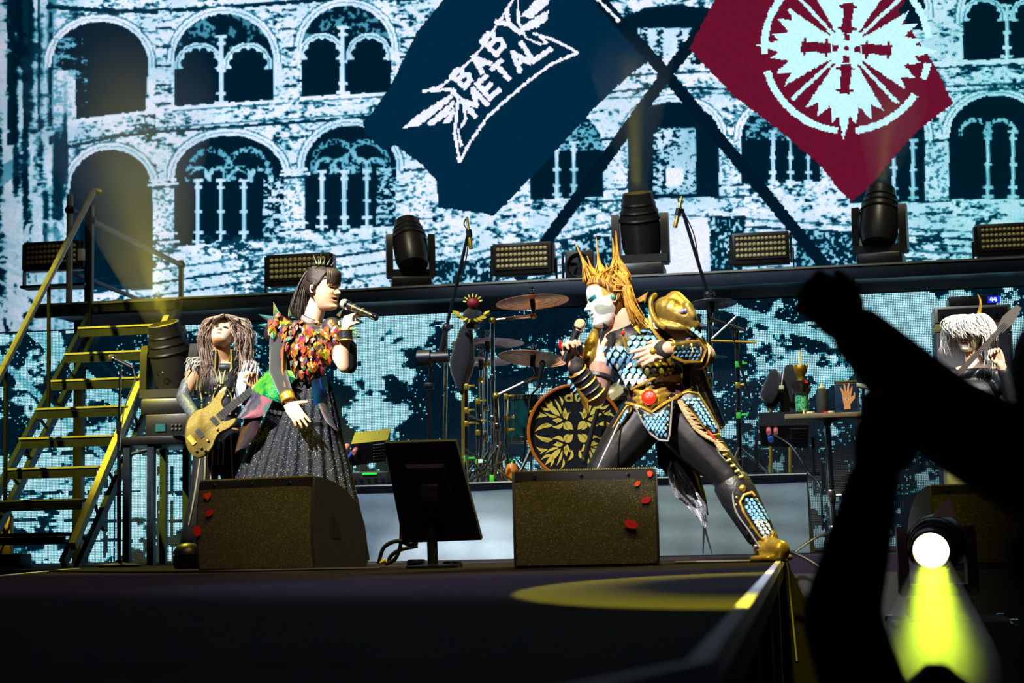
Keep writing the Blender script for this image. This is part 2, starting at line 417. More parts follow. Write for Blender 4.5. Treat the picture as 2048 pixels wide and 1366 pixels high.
# centre, behind the flags
bigarch((1060, 1205, 222, 300, 398, 392), False)
for c in (1113, 1147): column(c, 285, 392, 8, .8)
U[:] = np.where((GX > 1110) & (GX < 1240) & (GY > 240) & (GY < 300) & (U < .05) & (n1 > .48), .6, U)
fill(U, [(1238, 38), (1290, 14), (1350, 8), (1420, 15), (1430, 60), (1400, 130), (1270, 130), (1250, 90)], 0)
U[:] = np.where((GX > 1275) & (GX < 1392) & (GY > 55) & (GY < 135) & (vs_ * .4 + n1 * .6 > .42), .9, U)
row([(1205, 185), (1330, 172), (1460, 178)], 4, .1); row([(1245, 150), (1440, 141)], 4, .15); row([(1205, 196), (1480, 184)], 3, .3)
bigarch((1255, 1438, 203, 268, 398, 392))
U[:] = np.where((GX > 1304) & (GX < 1392) & (GY > 255) & (GY < 388) & (vs_ * .35 + n1 * .65 > .45), .8, U)
fill(U, [(1331, 336), (1365, 336), (1365, 372), (1331, 372)], 1)
bigarch((1482, 1640, 205, 272, 366, 362))
U[:] = np.where((GX > 1490) & (GX < 1620) & (GY > 222) & (GY < 280) & (n1 > .50), .55, U)
for c in (1545, 1580, 1616): column(c, 262, 366, 7, .8)
bigarch((1700, 1850, 200, 275, 405, 402)); column(1787, 270, 398, 8, .75); column(1826, 280, 398, 8, .75)
bigarch((1898, 2085, 190, 268, 398, 398))
for c in (1975, 2025): column(c, 262, 396, 9, .8)
for cx in (1950, 2000): 
    m = np.hypot(GX - cx, (GY - 268)); U[:] = np.where((m < 34) & (m > 25) & (GY < 272) & (n3 > .35), .7, U)
bigarch((1925, 2110, -70, 40, 119, 117)); tracery(1966, 44, -8, 34, 119); tracery(2062, 44, -8, 34, 119); column(2013, 10, 117, 9)
row([(1870, 126), (2060, 119)], 8, 1); row([(1870, 135), (2060, 128)], 4, .12); row([(1880, 172), (2060, 165)], 4, .2); row([(1890, 183), (2060, 176)], 3, .2)
bigarch((1795, 1850, -40, 30, 62, 58))
# terraces, ledges and steps below the arcade
def lower_bands(xa, ya, xb, yb, n, gap):
    for k in range(n):
        row([(xa, ya + k * gap), (xb, yb + k * gap * .9)], 3.5 + 1.5 * (k % 2), .12 if k % 3 else .3)
lower_bands(170, 560, 800, 470, 4, 26); lower_bands(780, 545, 1290, 425, 6, 17); lower_bands(1285, 425, 2060, 470, 7, 16)
U[:] = np.where((GY > 470 - (GX - 300) * .06) & (GX < 560) & (GX > 170) & (n2 * .5 + n1 * .5 > .66), .15, U)
fill(U, [(1325, 440), (1415, 436), (1424, 552), (1318, 552)], .97)
hedge = ((GX > 1418) & (GX < 1492) & (GY > 430)) | ((GX > 1590) & (GX < 1745) & (GY > 455 + (GX - 1590) * .1)) | ((GX > 1150) & (GX < 1240) & (GY > 470)) | ((GX > 830) & (GX < 1000) & (GY > 520))
U[:] = np.where(hedge, np.where(n3 * .7 + n4 * .3 > .60, .75, .02), U)
# left: ruined stair with balusters
fill(U, [(-60, 330), (60, 272), (110, 238), (128, 250), (60, 300), (-60, 352)], .85)
fill(U, [(-60, 356), (60, 302), (60, 330), (-60, 420)], .5)
for cx, cy, r in ((95, 470, 60), (10, 560, 70), (120, 560, 45), (60, 640, 60)):
    m = np.hypot(GX - cx, GY - cy)
    for q in (r, r - 16, r - 30): U[:] = np.where((np.abs(m - q) < 5) & (n3 > .3), .8, U)
for k in range(4): row([(-60, 480 + 34 * k + 20), (140, 600 + 30 * k)], 6, .75)
U[:] = np.where((GX > 140) & (GX < 305) & (GY > 400) & (GY < 580), U * .12, U)
U[:] = np.where((GX < 135) & (GY > 225) & (GY < 440), U * (.15 + .85 * sstep(.38, .6, vs_ * .6 + n1 * .4)), U)

# colours: dark teal to cyan to cool white; blacks lifted to teal for haze
def ramp(L):
    st = [(0, (0, 26, 42)), (.25, (8, 62, 86)), (.55, (84, 164, 190)), (.8, (180, 216, 238)), (1.0, (226, 232, 252))]
    out = np.zeros(L.shape + (3,))
    for k in range(3):
        out[..., k] = np.interp(L, [s[0] for s in st], [lin(s[1])[k] for s in st])
    return out
_k = np.pad(U, 1, mode='edge'); U = U * .5 + .5 * (sum(_k[i:i + CH, j:j + CW] for i in range(3) for j in range(3)) / 9); U = np.clip(U * (.84 + .32 * n2), 0, 1)
IMU = ramp(U)
rightc = np.clip((GX - 1650) / 300, 0, 1)[..., None]; IMU *= (1 - rightc * np.array([.45, .12, .20]))
leftd = np.clip((180 - GX) / 200, 0, 1)[..., None]; IMU *= (1 - leftd * .5)
def paint(poly, c):
    sl, m = pmask(poly); a = IMU[sl]; a[m] = c
def pline(pts, wd, c):
    for (x0, y0), (x1, y1) in zip(pts[:-1], pts[1:]):
        L_ = math.hypot(x1 - x0, y1 - y0) or 1; nx, ny = -(y1 - y0) / L_ * wd / 2, (x1 - x0) / L_ * wd / 2
        ex, ey = (x1 - x0) / L_ * wd * .35, (y1 - y0) / L_ * wd * .35
        paint([(x0 + nx - ex, y0 + ny - ey), (x1 + nx + ex, y1 + ny + ey), (x1 - nx + ex, y1 - ny + ey), (x0 - nx - ex, y0 - ny - ey)], c)
NAVY = np.array(lin((0, 38, 62))); RED = np.array(lin((98, 16, 42))); DARK = np.array(lin((0, 22, 36))); WH = np.array(lin((228, 232, 250))); WC = np.array(lin((190, 240, 246)))
# black flag on the left pole
paint([(905, -40), (885, 0), (835, 60), (800, 130), (780, 172), (735, 235), (724, 240), (728, 262), (765, 300), (790, 290), (845, 330), (872, 360), (876, 415), (960, 424), (985, 432), (1085, 330), (1185, 218), (1255, 152), (1300, 118), (1248, 60), (1190, -40)], NAVY)
n5 = vnoise(40, 60, 9)
# poles
pline([(1485, -45), (1332, 148), (1100, 470), (1040, 555)], 24, DARK); pline([(1160, -45), (1332, 148), (1640, 520), (1670, 560)], 24, DARK)
pline([(1193, -5), (1236, 40)], 6, WH); pline([(1446, 2), (1430, 22)], 6, WH)
# red flag on the right pole, with its crest
paint([(1440, -40), (1428, 0), (1377, 96), (1465, 190), (1560, 262), (1640, 330), (1672, 372), (1700, 402), (1735, 376), (1790, 310), (1832, 262), (1905, 206), (1868, 128), (1800, 30), (1782, -40)], RED)
EC = (1692, 96)
def pol(r, a): return (EC[0] + r * math.cos(math.radians(a)), EC[1] + r * math.sin(math.radians(a)))
RO = 172
for a0, a1 in ((176, 268), (84, 34), (272, 352), (10, 22), (96, 164)):
    aa = np.linspace(a0, a1, 22); paint([pol(RO, a) for a in aa] + [pol(RO - 14, a) for a in aa[::-1]], WC)
for q in range(4):                                    # jagged lobes
    b = 92 + 90 * q
    paint([pol(10, b - 60), pol(62, b - 34), pol(146, b - 33), pol(122, b - 26), pol(150, b - 21), pol(118, b - 14), pol(152, b - 9), pol(136, b - 5), pol(182, b), pol(136, b + 5), pol(152, b + 9), pol(118, b + 14), pol(150, b + 21), pol(122, b + 26), pol(146, b + 33), pol(62, b + 34), pol(10, b + 60)], WC)
    paint([pol(18, b + 45 - 20), pol(150, b + 45 - 5), pol(158, b + 45), pol(150, b + 45 + 5), pol(18, b + 45 + 20)], RED)
    paint([pol(14, b + 45 - 12), pol(150, b + 45 - 1.6), pol(150, b + 45 + 1.6), pol(14, b + 45 + 12)], WC)
    pline([pol(38, b), pol(84, b)], 20, RED)
    for rr, ww in ((40, 34), (84, 32)):
        c = pol(rr, b); n_ = (-math.sin(math.radians(b)), math.cos(math.radians(b)))
        pline([(c[0] - n_[0] * ww / 2, c[1] - n_[1] * ww / 2), (c[0] + n_[0] * ww / 2, c[1] + n_[1] * ww / 2)], 5, RED)
paint([pol(44, 45 + 2), pol(44, 135 + 2), pol(44, 225 + 2), pol(44, 315 + 2)], WC)
for q in range(4):
    b = 92 + 90 * q; paint([pol(17, b - 20), pol(17, b + 20), pol(30, b + 14), pol(30, b - 14)], RED)
paint([pol(5, a) for a in range(0, 360, 45)], RED)
# logo on the black flag: stroke letters on two rising lines
GLY = {'B': [[(0, 0), (0, 1)], [(0, 1), (.5, 1), (.62, .78), (.5, .54), (0, .54)], [(.5, .54), (.7, .3), (.55, 0), (0, 0)]],
       'A': [[(0, 0), (.36, 1), (.72, 0)], [(.14, .34), (.58, .34)]], 'Y': [[(0, 1), (.34, .5), (.68, 1)], [(.34, .5), (.34, -.15)]],
       'M': [[(0, 0), (0, 1), (.4, .35), (.8, 1), (.8, 0)]], 'E': [[(.62, 0), (0, 0), (0, 1), (.62, 1)], [(0, .5), (.52, .5)]],
       'T': [[(0, 1), (.72, 1)], [(.36, 1), (.36, 0)]], 'L': [[(0, 1), (0, 0), (.95, 0)]]}
def letter(ch, cx, cy, h, deg, wd, sx=1.0):
    a = math.radians(deg); bx, by = math.cos(a), -math.sin(a); ux, uy = -math.sin(a), -math.cos(a)
    for st in GLY[ch]:
        pline([(cx + ((x - .35) * sx * bx + (y - .5) * ux) * h, cy + ((x - .35) * sx * by + (y - .5) * uy) * h) for x, y in st], wd, WH)
for ch, x, y, h, d in (('B', 923, 153, 34, 50), ('A', 958, 124, 34, 50), ('B', 986, 84, 40, 49), ('Y', 1018, 46, 44, 48),
                       ('M', 946, 206, 42, 44), ('E', 976, 172, 38, 43), ('T', 1004, 143, 38, 42), ('A', 1036, 118, 38, 40), ('L', 1066, 94, 44, 34)):
    letter(ch, x, y, h, d, 10)
pline([(845, 182), (880, 172), (906, 152), (940, 120), (965, 92), (1000, 38), (1036, -20)], 5, WH)           # upper band line
pline([(918, 322), (940, 282), (975, 232), (1010, 200), (1060, 158), (1100, 128), (1155, 104)], 6, WH)         # lower band line
pline([(845, 182), (862, 180), (900, 178), (914, 196), (912, 240), (908, 262), (918, 322)], 6, WH)             # left horn
pline([(915, 258), (922, 290)], 5, WH); pline([(905, 178), (926, 202), (930, 238), (922, 252)], 5, WH)
pline([(1035, 0), (1036, 44), (1050, 74), (1080, 88), (1092, 84), (1072, 66)], 5, WH); pline([(1066, 66), (1105, 78), (1155, 104)], 6, WH)
paint([(803, 256), (835, 228), (902, 186), (906, 194), (870, 225), (838, 250)], WH)
paint([(848, 250), (880, 222), (908, 198), (908, 206), (892, 232), (868, 248)], WH); paint([(884, 246), (906, 212), (908, 222), (900, 244)], WH)
paint([(1040, 32), (1064, 6), (1084, -20), (1112, -30), (1096, 6), (1062, 36)], WH); paint([(1042, 52), (1070, 34), (1098, 18), (1094, 38), (1074, 54), (1044, 62)], WH)

# lower screen: torn high-contrast leaves and masonry
V = np.zeros((CH, CW)); q1 = vnoise(26, 18, 11); q2 = vnoise(10, 7, 12); q3 = vnoise(4, 3, 13)
base = q1 * .5 + q2 * .3 + q3 * .2
bias = np.full((CH, CW), -.07)
def blob(x, y, rx, ry, v): 
    global bias
    bias = bias + v * np.exp(-(((GX - x) / rx) ** 2 + ((GY - y) / ry) ** 2))
for b in ((460, 620, 130, 55, .5), (390, 740, 80, 60, -.5), (560, 720, 60, 80, -.3), (745, 780, 58, 190, .75), (640, 800, 50, 120, -.6), (880, 620, 80, 70, .5), (840, 830, 70, 120, -.5),
          (930, 880, 80, 80, -.2), (1000, 700, 60, 60, -.15), (1120, 640, 90, 60, .12), (1450, 640, 130, 30, .35), (1600, 590, 120, 50, -.5), (1560, 690, 120, 45, -.1),
          (1650, 740, 90, 30, .25), (1500, 780, 80, 40, -.3), (1800, 620, 130, 70, .42), (1640, 900, 200, 90, -.30), (1660, 1050, 200, 50, .10), (2000, 700, 90, 60, .3),
          (90, 1010, 110, 90, .5), (80, 760, 80, 80, -.05), (290, 1010, 120, 110, .5), (180, 830, 60, 50, -.3), (300, 820, 60, 60, -.4), (130, 650, 110, 60, .2), (330, 930, 30, 80, .3), (240, 760, 40, 70, .1),
          (1330, 700, 90, 80, .12), (1130, 740, 70, 40, -.1), (300, 700, 120, 60, -.35), (600, 640, 60, 80, -.1), (1000, 640, 120, 60, -.22), (1250, 620, 80, 60, -.2), (1500, 700, 90, 50, -.2)):
    blob(*b)
V = sstep(.47, .55, base + bias * .55)
spk = (vnoise(1.3, 1.3, 21) > .80); V = np.where((V < .1) & spk & (q1 > .42), .65, V)
for x0, x1 in ((205, 216), (312, 322), (340, 345), (226, 230)): V = np.where((GX > x0) & (GX < x1) & (GY > 930) & (q2 > .3), .05, V)
for y0 in (905, 985, 1040, 1080): V = np.where((np.abs(GY - y0) < 4) & (GX < 380) & (q3 > .35), .05, V)
def vl(pts, wd, v): line(V, pts, wd, v)
vl([(20, 620), (200, 780), (380, 900)], 26, .8); vl([(60, 610), (240, 760), (380, 860)], 8, .05); vl([(1, 720), (140, 850), (260, 960)], 14, .7)
vl([(1420, 600), (1560, 650), (1720, 690), (1760, 660)], 22, .85); vl([(1610, 790), (1700, 740), (1760, 690)], 18, .8); vl([(1620, 812), (1720, 750), (1790, 690)], 12, .05)
vl([(690, 885), (800, 885)], 6, .1); vl([(690, 905), (810, 905)], 4, .3)
IML = ramp(V * (.86 + .14 * n3)); IML *= np.array([.64, 1.06, 1.0])
dim = np.clip((GY - 800) / 120, 0, 1) * np.clip((GX - 1380) / 120, 0, 1); IML *= (1 - .72 * dim)[..., None]

def led_screen(name, label, Y, x0, x1, z0, z1, pitch, img, fillf, strength):
    t = thing(name, ((x0 + x1) / 2, Y, z0), label, 'LED screen')
    mb = MB(); mb.box(((x0 + x1) / 2, Y + .06, (z0 + z1) / 2), (x1 - x0 + .04, .08, z1 - z0 + .04))
    mb.build('panel_back', m_black, t, smooth=0)
    xs = np.arange(x0 + pitch / 2, x1, pitch); zs = np.arange(z0 + pitch / 2, z1, pitch)
    X, Z = np.meshgrid(xs, zs); X = X.ravel(); Z = Z.ravel(); n = len(X)
    v = np.stack([X, np.full(n, Y), Z - HC], 1); d = v @ np.array(FW)
    px = 1024 + FPX * (v @ np.array(RT)) / d; py = 683 - FPX * (v @ np.array(UP)) / d
    cx = np.clip(((px + OX) * CS).astype(int), 0, CW - 1); cyy = np.clip(((py + OY) * CS).astype(int), 0, CH - 1)
    col = img[cyy, cx]
    col = col * (.90 + .2 * np.random.default_rng(3).random(n))[:, None]
    h = pitch * fillf / 2; L = wl(t)
    co = np.zeros((n, 4, 3)); co[:, :, 1] = 0
    for k, (a, b) in enumerate(((-1, -1), (1, -1), (1, 1), (-1, 1))):
        co[:, k, 0] = X + a * h - L.x; co[:, k, 2] = Z + b * h - L.z
    me = bpy.data.meshes.new('led_dots'); me.vertices.add(n * 4); me.vertices.foreach_set('co', co.ravel())
    me.loops.add(n * 4); me.loops.foreach_set('vertex_index', np.arange(n * 4, dtype=np.int32))
    me.polygons.add(n); me.polygons.foreach_set('loop_start', np.arange(0, n * 4, 4, dtype=np.int32))
    me.update(); me.validate()
    at = me.attributes.new('picture', 'FLOAT_COLOR', 'POINT')
    c4 = np.ones((n, 4, 4), np.float32); c4[:, :, :3] = col[:, None, :]; at.data.foreach_set('color', c4.ravel())
    m = bpy.data.materials.new(name + '_glow'); m.use_nodes = True; nt = m.node_tree; nt.nodes.clear()
    o_ = nt.nodes.new('ShaderNodeOutputMaterial'); e = nt.nodes.new('ShaderNodeEmission'); a = nt.nodes.new('ShaderNodeAttribute'); a.attribute_name = 'picture'
    nt.links.new(a.outputs['Color'], e.inputs['Color']); e.inputs['Strength'].default_value = strength; nt.links.new(e.outputs[0], o_.inputs[0])
    m.cycles.emission_sampling = 'NONE'
    me.materials.append(m); o = bpy.data.objects.new('led_dots', me); C.objects.link(o); o.parent = t; o['kind'] = 'stuff'
    WLOC[o.name] = L
    return t
led_screen('led_screen', 'tall back screen showing arcaded courtyard with two crossed flags', 17.0, -9.3, 3.4, 1.9, 7.0, .0130, IMU, .90, 1.38)
led_screen('led_screen', 'coarse LED screen under the walkway showing torn white leaves', 14.0, -7.6, 2.9, .005, 2.10, .0140, IML, .62, 1.95)
# ================================================================ raised walkway, stairs, lights on the walkway
m_deck = M('walkway_haze_blue', (12, 30, 50), .5, .2, var=.3)  # bluish stage haze put into the dark deck colour
m_steel = M('blue_steel', (44, 56, 74), .42, .6, var=.25)
m_rail = M('rail_pipe', (150, 150, 140), .38, .55, var=.2)
m_tread = M('tread_black', (18, 18, 20), .55, .2)
m_treadface = M('tread_front_steel', (40, 46, 60), .3, .7, var=.25)
m_lens = M('blinder_lens', (196, 186, 130), .25, var=.25, coat=.4)
m_chrome = M('chrome', (200, 205, 210), .16, 1.0, var=.1)
m_plastic = M('black_plastic', (24, 25, 30), .38, var=.25)
m_cable = M('cable_rubber', (12, 12, 14), .5)
m_fixture = M('fixture_paint', (44, 44, 46), .36, .15, var=.2)
DZ, DT, DY = 2.25, .12, 13.3
wk = thing('walkway', (-1.2, DY, DZ - DT), 'long dark walkway running between the upper and lower screens', 'walkway')
mb = MB(); mb.box((-1.2, DY + .03, DZ - DT / 2), (10.6, .06, DT), bev=.006); mb.build('front_beam', m_deck, wk)
mb = MB(); mb.box((-1.2, DY + 1.68, DZ - .03), (10.6, 3.2, .06)); mb.build('deck_boards', m_deck, wk)
mb = MB(); mb.box((-1.2, DY - .004, DZ - .008), (10.6, .012, .016)); mb.build('edge_strip', m_rail, wk)
for px in (1720,):
    b = P(px, 900, 13.2)
    mb = MB(); mb.tube([(b.x, 13.2, 0), (b.x, 13.2, DZ - DT + .01)], .016); mb.build('support_post', m_blackmetal, wk)
for x in (-6.2, 3.6):
    mb = MB(); mb.box((x, 13.6, (DZ - DT) / 2), (.08, .08, DZ - DT)); mb.build('support_post', m_blackmetal, wk)
# stairs climbing to the walkway
XR, XL, Y0S, RISE, GO, NST = -5.16, -5.95, 11.12, .248, .262, 9
st = thing('metal_staircase', ((XR + XL) / 2, Y0S, 0), 'steep open metal stair with yellow lit side rail up to the walkway', 'staircase')
for x, nm in ((XR, 'stringer'), (XL, 'stringer')):
    mb = MB()
    a = Vector((x, Y0S - .02, 0)); b = Vector((x, Y0S + GO * (NST - 1) + .05, RISE * (NST - 1) + .10)); up = Vector((0, -.07, .07))
    for s_ in (0, -1):
        off = Vector((0, .16, -.12)) * (-s_)
        mb.loft([[a + off + Vector((-.02, 0, 0)), a + off + Vector((.02, 0, 0)), a + off + up * .75 + Vector((.02, 0, 0)), a + off + up * .75 + Vector((-.02, 0, 0))],
                 [b + off + Vector((-.02, 0, 0)), b + off + Vector((.02, 0, 0)), b + off + up * .75 + Vector((.02, 0, 0)), b + off + up * .75 + Vector((-.02, 0, 0))]])
    mb.build(nm, m_steel, st, smooth=0)
    for k in range(1, 9):
        t = k / 9; q = a.lerp(b, t); mb = MB(); mb.tube([q + Vector((0, 0, .02)), q + Vector((0, .17, -.14 + (.06 if k % 2 else -.06)))], .014, 6); mb.build('lattice_bar', m_steel, st)
for k in range(1, NST + 1):
    z = RISE * k; y = Y0S + GO * (k - 1) + .05
    mb = MB(); mb.box(((XR + XL) / 2, y + .11, z - .012), (XR - XL - .03, .24, .024)); tr = mb.build('tread', m_tread, st, smooth=0)
    mb = MB(); mb.box(((XR + XL) / 2, y - .008, z - .055), (XR - XL - .05, .012, .055)); mb.build('tread_front', m_treadface, tr, smooth=0)
    mb = MB(); mb.box(((XR + XL) / 2, y - .012, z - .006), (XR - XL - .02, .02, .014)); mb.build('nosing', m_rail, tr, smooth=0)
hA, hB = P(0, 750, 11.45), P(187, 382, 13.2); hA = hA + (hA - hB) * .35
mb = MB(); mb.tube([hA, hB, hB + Vector((.05, .04, .0))], .028); mb.build('handrail', m_rail, st)
for t in (.30, .62, .97):
    q = hA.lerp(hB, t); mb = MB(); mb.tube([q, (q.x, q.y + .02, q.z - 1.12)], .017); mb.build('rail_post', m_blackmetal, st)
q = P(331, 643, 13.2); q0 = P(141, 1100, 11.1)
mb = MB(); up = Vector((0, -.04, .05))
mb.loft([[q0 + Vector((.0, 0, 0)), q0 + Vector((.05, 0, 0)), q0 + Vector((.05, 0, 0)) + up, q0 + up], [q + Vector((0, 0, 0)), q + Vector((.05, 0, 0)), q + Vector((.05, 0, 0)) + up, q + up]])
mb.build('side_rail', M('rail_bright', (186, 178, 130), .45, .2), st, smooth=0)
# guard rail along the landing
gr = thing('guard_rail', (-6.3, 13.4, DZ), 'blue pipe guard rail with upright posts at the top of the stair', 'railing')
a, b = G(140, 420, 3.1), G(366, 532, 3.1)
mb = MB(); mb.tube([a, b], .028); mb.build('top_pipe', m_steel, gr)
a2, b2 = G(140, 545, 2.62), G(230, 590, 2.62)
mb = MB(); mb.tube([Vector((a.x, a.y, 2.55)), Vector((b.x, b.y, 2.55))], .022); mb.build('mid_pipe', m_steel, gr)
for t in (0.0, .16, .98):
    q = a.lerp(b, t); mb = MB(); mb.tube([(q.x, q.y, DZ), (q.x, q.y, 3.1 + (.14 if t < .9 else .05))], .03); po = mb.build('upright', m_rail, gr)
    mb = MB(); mb.ball((q.x, q.y, 3.1), .045); mb.build('clamp', m_blackmetal, po)

def blinder(px0, px1, py0, py1, Y, label, bz=None, yaw=0.0, post=False):
    a, b = P(px0, py0, Y), P(px1, py1, Y); c = (a + b) / 2; W, H = b.x - a.x, a.z - b.z
    base = bz if bz is not None else DZ
    t = thing('blinder_light', (c.x, Y, base), label, 'blinder light', 'blinder lights along the walkway')
    mb = MB(); mb.box((c.x, Y + .07, c.z), (W, .14, H), bev=.008)
    for s_ in (-1, 1): mb.box((c.x + s_ * (W / 2 + .012), Y + .07, c.z), (.02, .10, H * .9))
    body = mb.build('housing', m_plastic, t)
    mb = MB(); mb.box((c.x, Y - .004, c.z + H * .03), (W * .90, .012, H * .76)); mb.build('lens_plate', m_black, t, smooth=0)
    mb = MB()
    for s_ in (-1, 1): mb.box((c.x + s_ * (W / 2 + .03), Y + .09, (base + c.z) / 2), (.014, .05, c.z - base))
    mb.box((c.x, Y + .09, base + .012), (W + .07, .16, .024)); mb.build('yoke', m_blackmetal, t)
    me = LENS
    for i in range(12):
        for j in range(4):
            x = c.x + (i - 5.5) * W * .0735; z = c.z + H * .03 + (1.5 - j) * H * .178
            inst('lens', me, Matrix.Translation((x, Y - .012, z)) @ Matrix.Rotation(PI / 2, 4, 'X') @ Matrix.Scale(W * .033, 4), t)
    if post:
        mb = MB(); mb.tube([(c.x + W * .55, Y + .1, DZ - .3), (c.x + W * .55, Y + .1, base + .7)], .03); mb.build('mast', m_blackmetal, t)
    return t
mbx = MB(); mbx.lathe([(1.0, 0), (1.0, .12), (.86, .3), (.5, .44), (.001, .5)], 12, cap=False); LENS = shared(mbx, 'lens', m_lens)
bl = blinder(47, 160, 485, 536, 13.6, 'blinder light on a mast beside the stair handrail, facing the hall', 2.45, post=True)
mb = MB(); q = P(163, 510, 13.62); mb.box(q, (.055, .05, .11), bev=.008); mb.build('power_box', M('grey_plastic', (190, 190, 180), .5), bl)
blinder(532, 660, 510, 566, 13.5, 'blinder light on the walkway behind the singer with spiked hair ornament')
blinder(985, 1103, 488, 545, 13.5, 'blinder light on the walkway between two moving heads')
blinder(1463, 1580, 467, 524, 13.5, 'blinder light on the walkway under the lower pole of the red flag')
blinder(1953, 2076, 449, 506, 13.5, 'blinder light on the walkway above the bass player amplifier')

def moving_head(base, s, axis, label, lit=0.0, facing=(0, -1, 0), group='moving heads', hue=(255, 225, 40), name='moving_head_light', bodymat=None):
    """base: point on what it stands on; axis: direction the barrel points"""
    base = Vector(base); ax = Vector(axis).normalized(); bm_ = bodymat or m_fixture
    t = thing(name, base, label, 'stage light', group)
    fr = Vector(facing).normalized(); sd = fr.cross(Vector((0, 0, 1))).normalized()
    X = frame(base, sd, -fr, Vector((0, 0, 1)))
    mb = MB(); mb.box((0, 0, 0), (.36 * s, .32 * s, .12 * s), bev=.02 * s); mb.v = [tuple(X @ (Vector(p) + Vector((0, 0, .06 * s)))) for p in mb.v]; mb.build('base', m_plastic, t)
    mb = MB()
    for sg in (-1, 1):
        mb.loft([[X @ Vector((sg * (.19 + dx) * s, dy * s, z * s)) for dx, dy in ((-.03, -.09 * k), (.03, -.07 * k), (.03, .07 * k), (-.03, .09 * k))] for z, k in ((.14, 1.0), (.30, 1.0), (.44, .9), (.52, .55))])
    mb.box((0, 0, 0), (.42 * s, .20 * s, .06 * s)); mb.v[-8:] = [tuple(X @ (Vector(p) + Vector((0, 0, .16 * s)))) for p in mb.v[-8:]]
    mb.build('yoke', bm_, t)
    c = X @ Vector((0, 0, .42 * s)); Z = look(c, ax, fr if abs(ax.z) > .8 else (0, 0, 1))
    mb = MB(); mb.lathe([(.06 * s, -.26 * s), (.13 * s, -.235 * s), (.155 * s, -.15 * s), (.155 * s, .02 * s), (.15 * s, .10 * s), (.125 * s, .20 * s), (.115 * s, .27 * s), (.10 * s, .272 * s), (.095 * s, .235 * s)], 24, Z)
    h = mb.build('barrel', bm_, t)
    for zz in (.06, .12, .18):
        mb = MB(); r_ = .158 - max(0, zz - .08) * .26; mb.lathe([(r_ * s, (zz - .012) * s), ((r_ + .006) * s, zz * s), (r_ * s, (zz + .012) * s)], 24, Z, cap=False); mb.build('cooling_ring', m_plastic, h)
    mb = MB(); mb.lathe([(.001, .25 * s), (.06 * s, .248 * s), (.098 * s, .235 * s)], 24, Z, cap=False)
    mb.build('lens', M('lamp_lens_%d' % int(lit * 10), hue, .1, emit=hue if lit else None, estr=lit) if lit else M('dark_lens', (60, 60, 50), .1, coat=.5), h)
    return t, c + ax * .26 * s
def base_at(px, Y, z):
    # x such that (x, Y, z) projects to column px
    x = P(px, 600, Y).x
    for _ in range(4): x += (px - proj((x, Y, z))[0]) / ppm(Y, px)
    return Vector((x, Y, z))
h1, t1 = moving_head(base_at(822, 13.62, DZ), .95, (-.22, .45, .9), 'moving head on the walkway with bronze grey shell, turned up and back', facing=(.3, -1, 0))
h2, t2 = moving_head(base_at(1284, 13.62, DZ), 1.08, (-.03, -.32, .95), 'moving head on the walkway with glowing yellow lens pointing up', 6.0)
h3, t3 = moving_head(base_at(1764, 13.62, DZ), 1.0, (.10, .30, .95), 'moving head on the walkway below the tip of the red flag', facing=(-.2, -1, 0))
# hazer fan on the walkway
c = base_at(1162, 13.7, DZ); f = thing('stage_fan', c, 'square black stage fan on the walkway left of the glowing moving head', 'fan')
mb = MB(); mb.box(c + Vector((0, 0, .15)), (.24, .16, .27), bev=.01); mb.build('case', m_plastic, f)
mb = MB(); X = Matrix.Translation(c + Vector((0, -.085, .16))) @ Matrix.Rotation(PI / 2, 4, 'X'); mb.lathe([(.10, 0), (.105, .012), (.095, .02), (.09, .004)], 24, X, cap=False); mb.build('ring', m_chrome, f)
mb = MB()
for k in range(5):
    a = 2 * PI * k / 5; mb.tube([c + Vector((.02 * math.cos(a), -.08, .16 + .02 * math.sin(a))), c + Vector((.085 * math.cos(a + .4), -.085, .16 + .085 * math.sin(a + .4)))], [.012, .03], 6, flat=.25)
mb.build('blades', m_blackmetal, f)
for s_ in (-1, 1):
    mb = MB(); mb.tube([c + Vector((s_ * .15, 0, 0)), c + Vector((s_ * .15, 0, .28))], .012); mb.build('bracket', m_chrome, f)

# platform with the amplifier and the big left moving head
pl = thing('equipment_platform', (-4.6, 11.5, 0), 'dark steel leg platform beside the stair carrying an amplifier', 'platform')
zt = .93; x0, x1 = -4.86, -4.22
mb = MB(); mb.box(((x0 + x1) / 2, 11.75, zt - .03), (x1 - x0, .8, .06), bev=.006); mb.build('top', m_blackmetal, pl)
for x in (x0 + .04, P(303, 1000, 11.4).x, x1 - .04):
    for y in (11.40, 12.1):
        mb = MB(); mb.box((x, y, (zt - .06) / 2), (.05, .05, zt - .06)); mb.build('leg', m_steel, pl, smooth=0)
mb = MB(); mb.tube([(x0 + .04, 11.4, .8), (x0 + .3, 11.4, zt - .07)], .014); mb.build('brace', m_steel, pl)
am = thing('amplifier_unit', (-4.5, 11.7, zt), 'black amplifier unit with small teal display under the moving head', 'amplifier')
a = P(291, 817, 11.5); b = P(386, 850, 11.5)
mb = MB(); mb.box(((a.x + b.x) / 2, 11.7, zt + .085), (b.x - a.x, .4, .17), bev=.008); mb.build('case', m_plastic, am)
q = P(321, 833, 11.49); mb = MB(); mb.box((q.x, 11.492, zt + .07), (.075, .012, .055)); mb.build('display', M('teal_lcd', (40, 90, 100), .2, emit=(40, 110, 120), estr=.35), am, smooth=0)
for k in range(6):
    mb = MB(); mb.ball((q.x + .09 + .03 * (k % 3), 11.492, zt + .055 + .03 * (k // 3)), .008); mb.build('button', M('grey_button', (120, 120, 115), .4), am)
h4, t4 = moving_head(Vector((P(343, 800, 11.7).x, 11.7, zt + .171)), 1.02, (-.10, -.35, .93), 'large moving head on the amplifier, yellow lens aimed up beside the stair', 5.0)
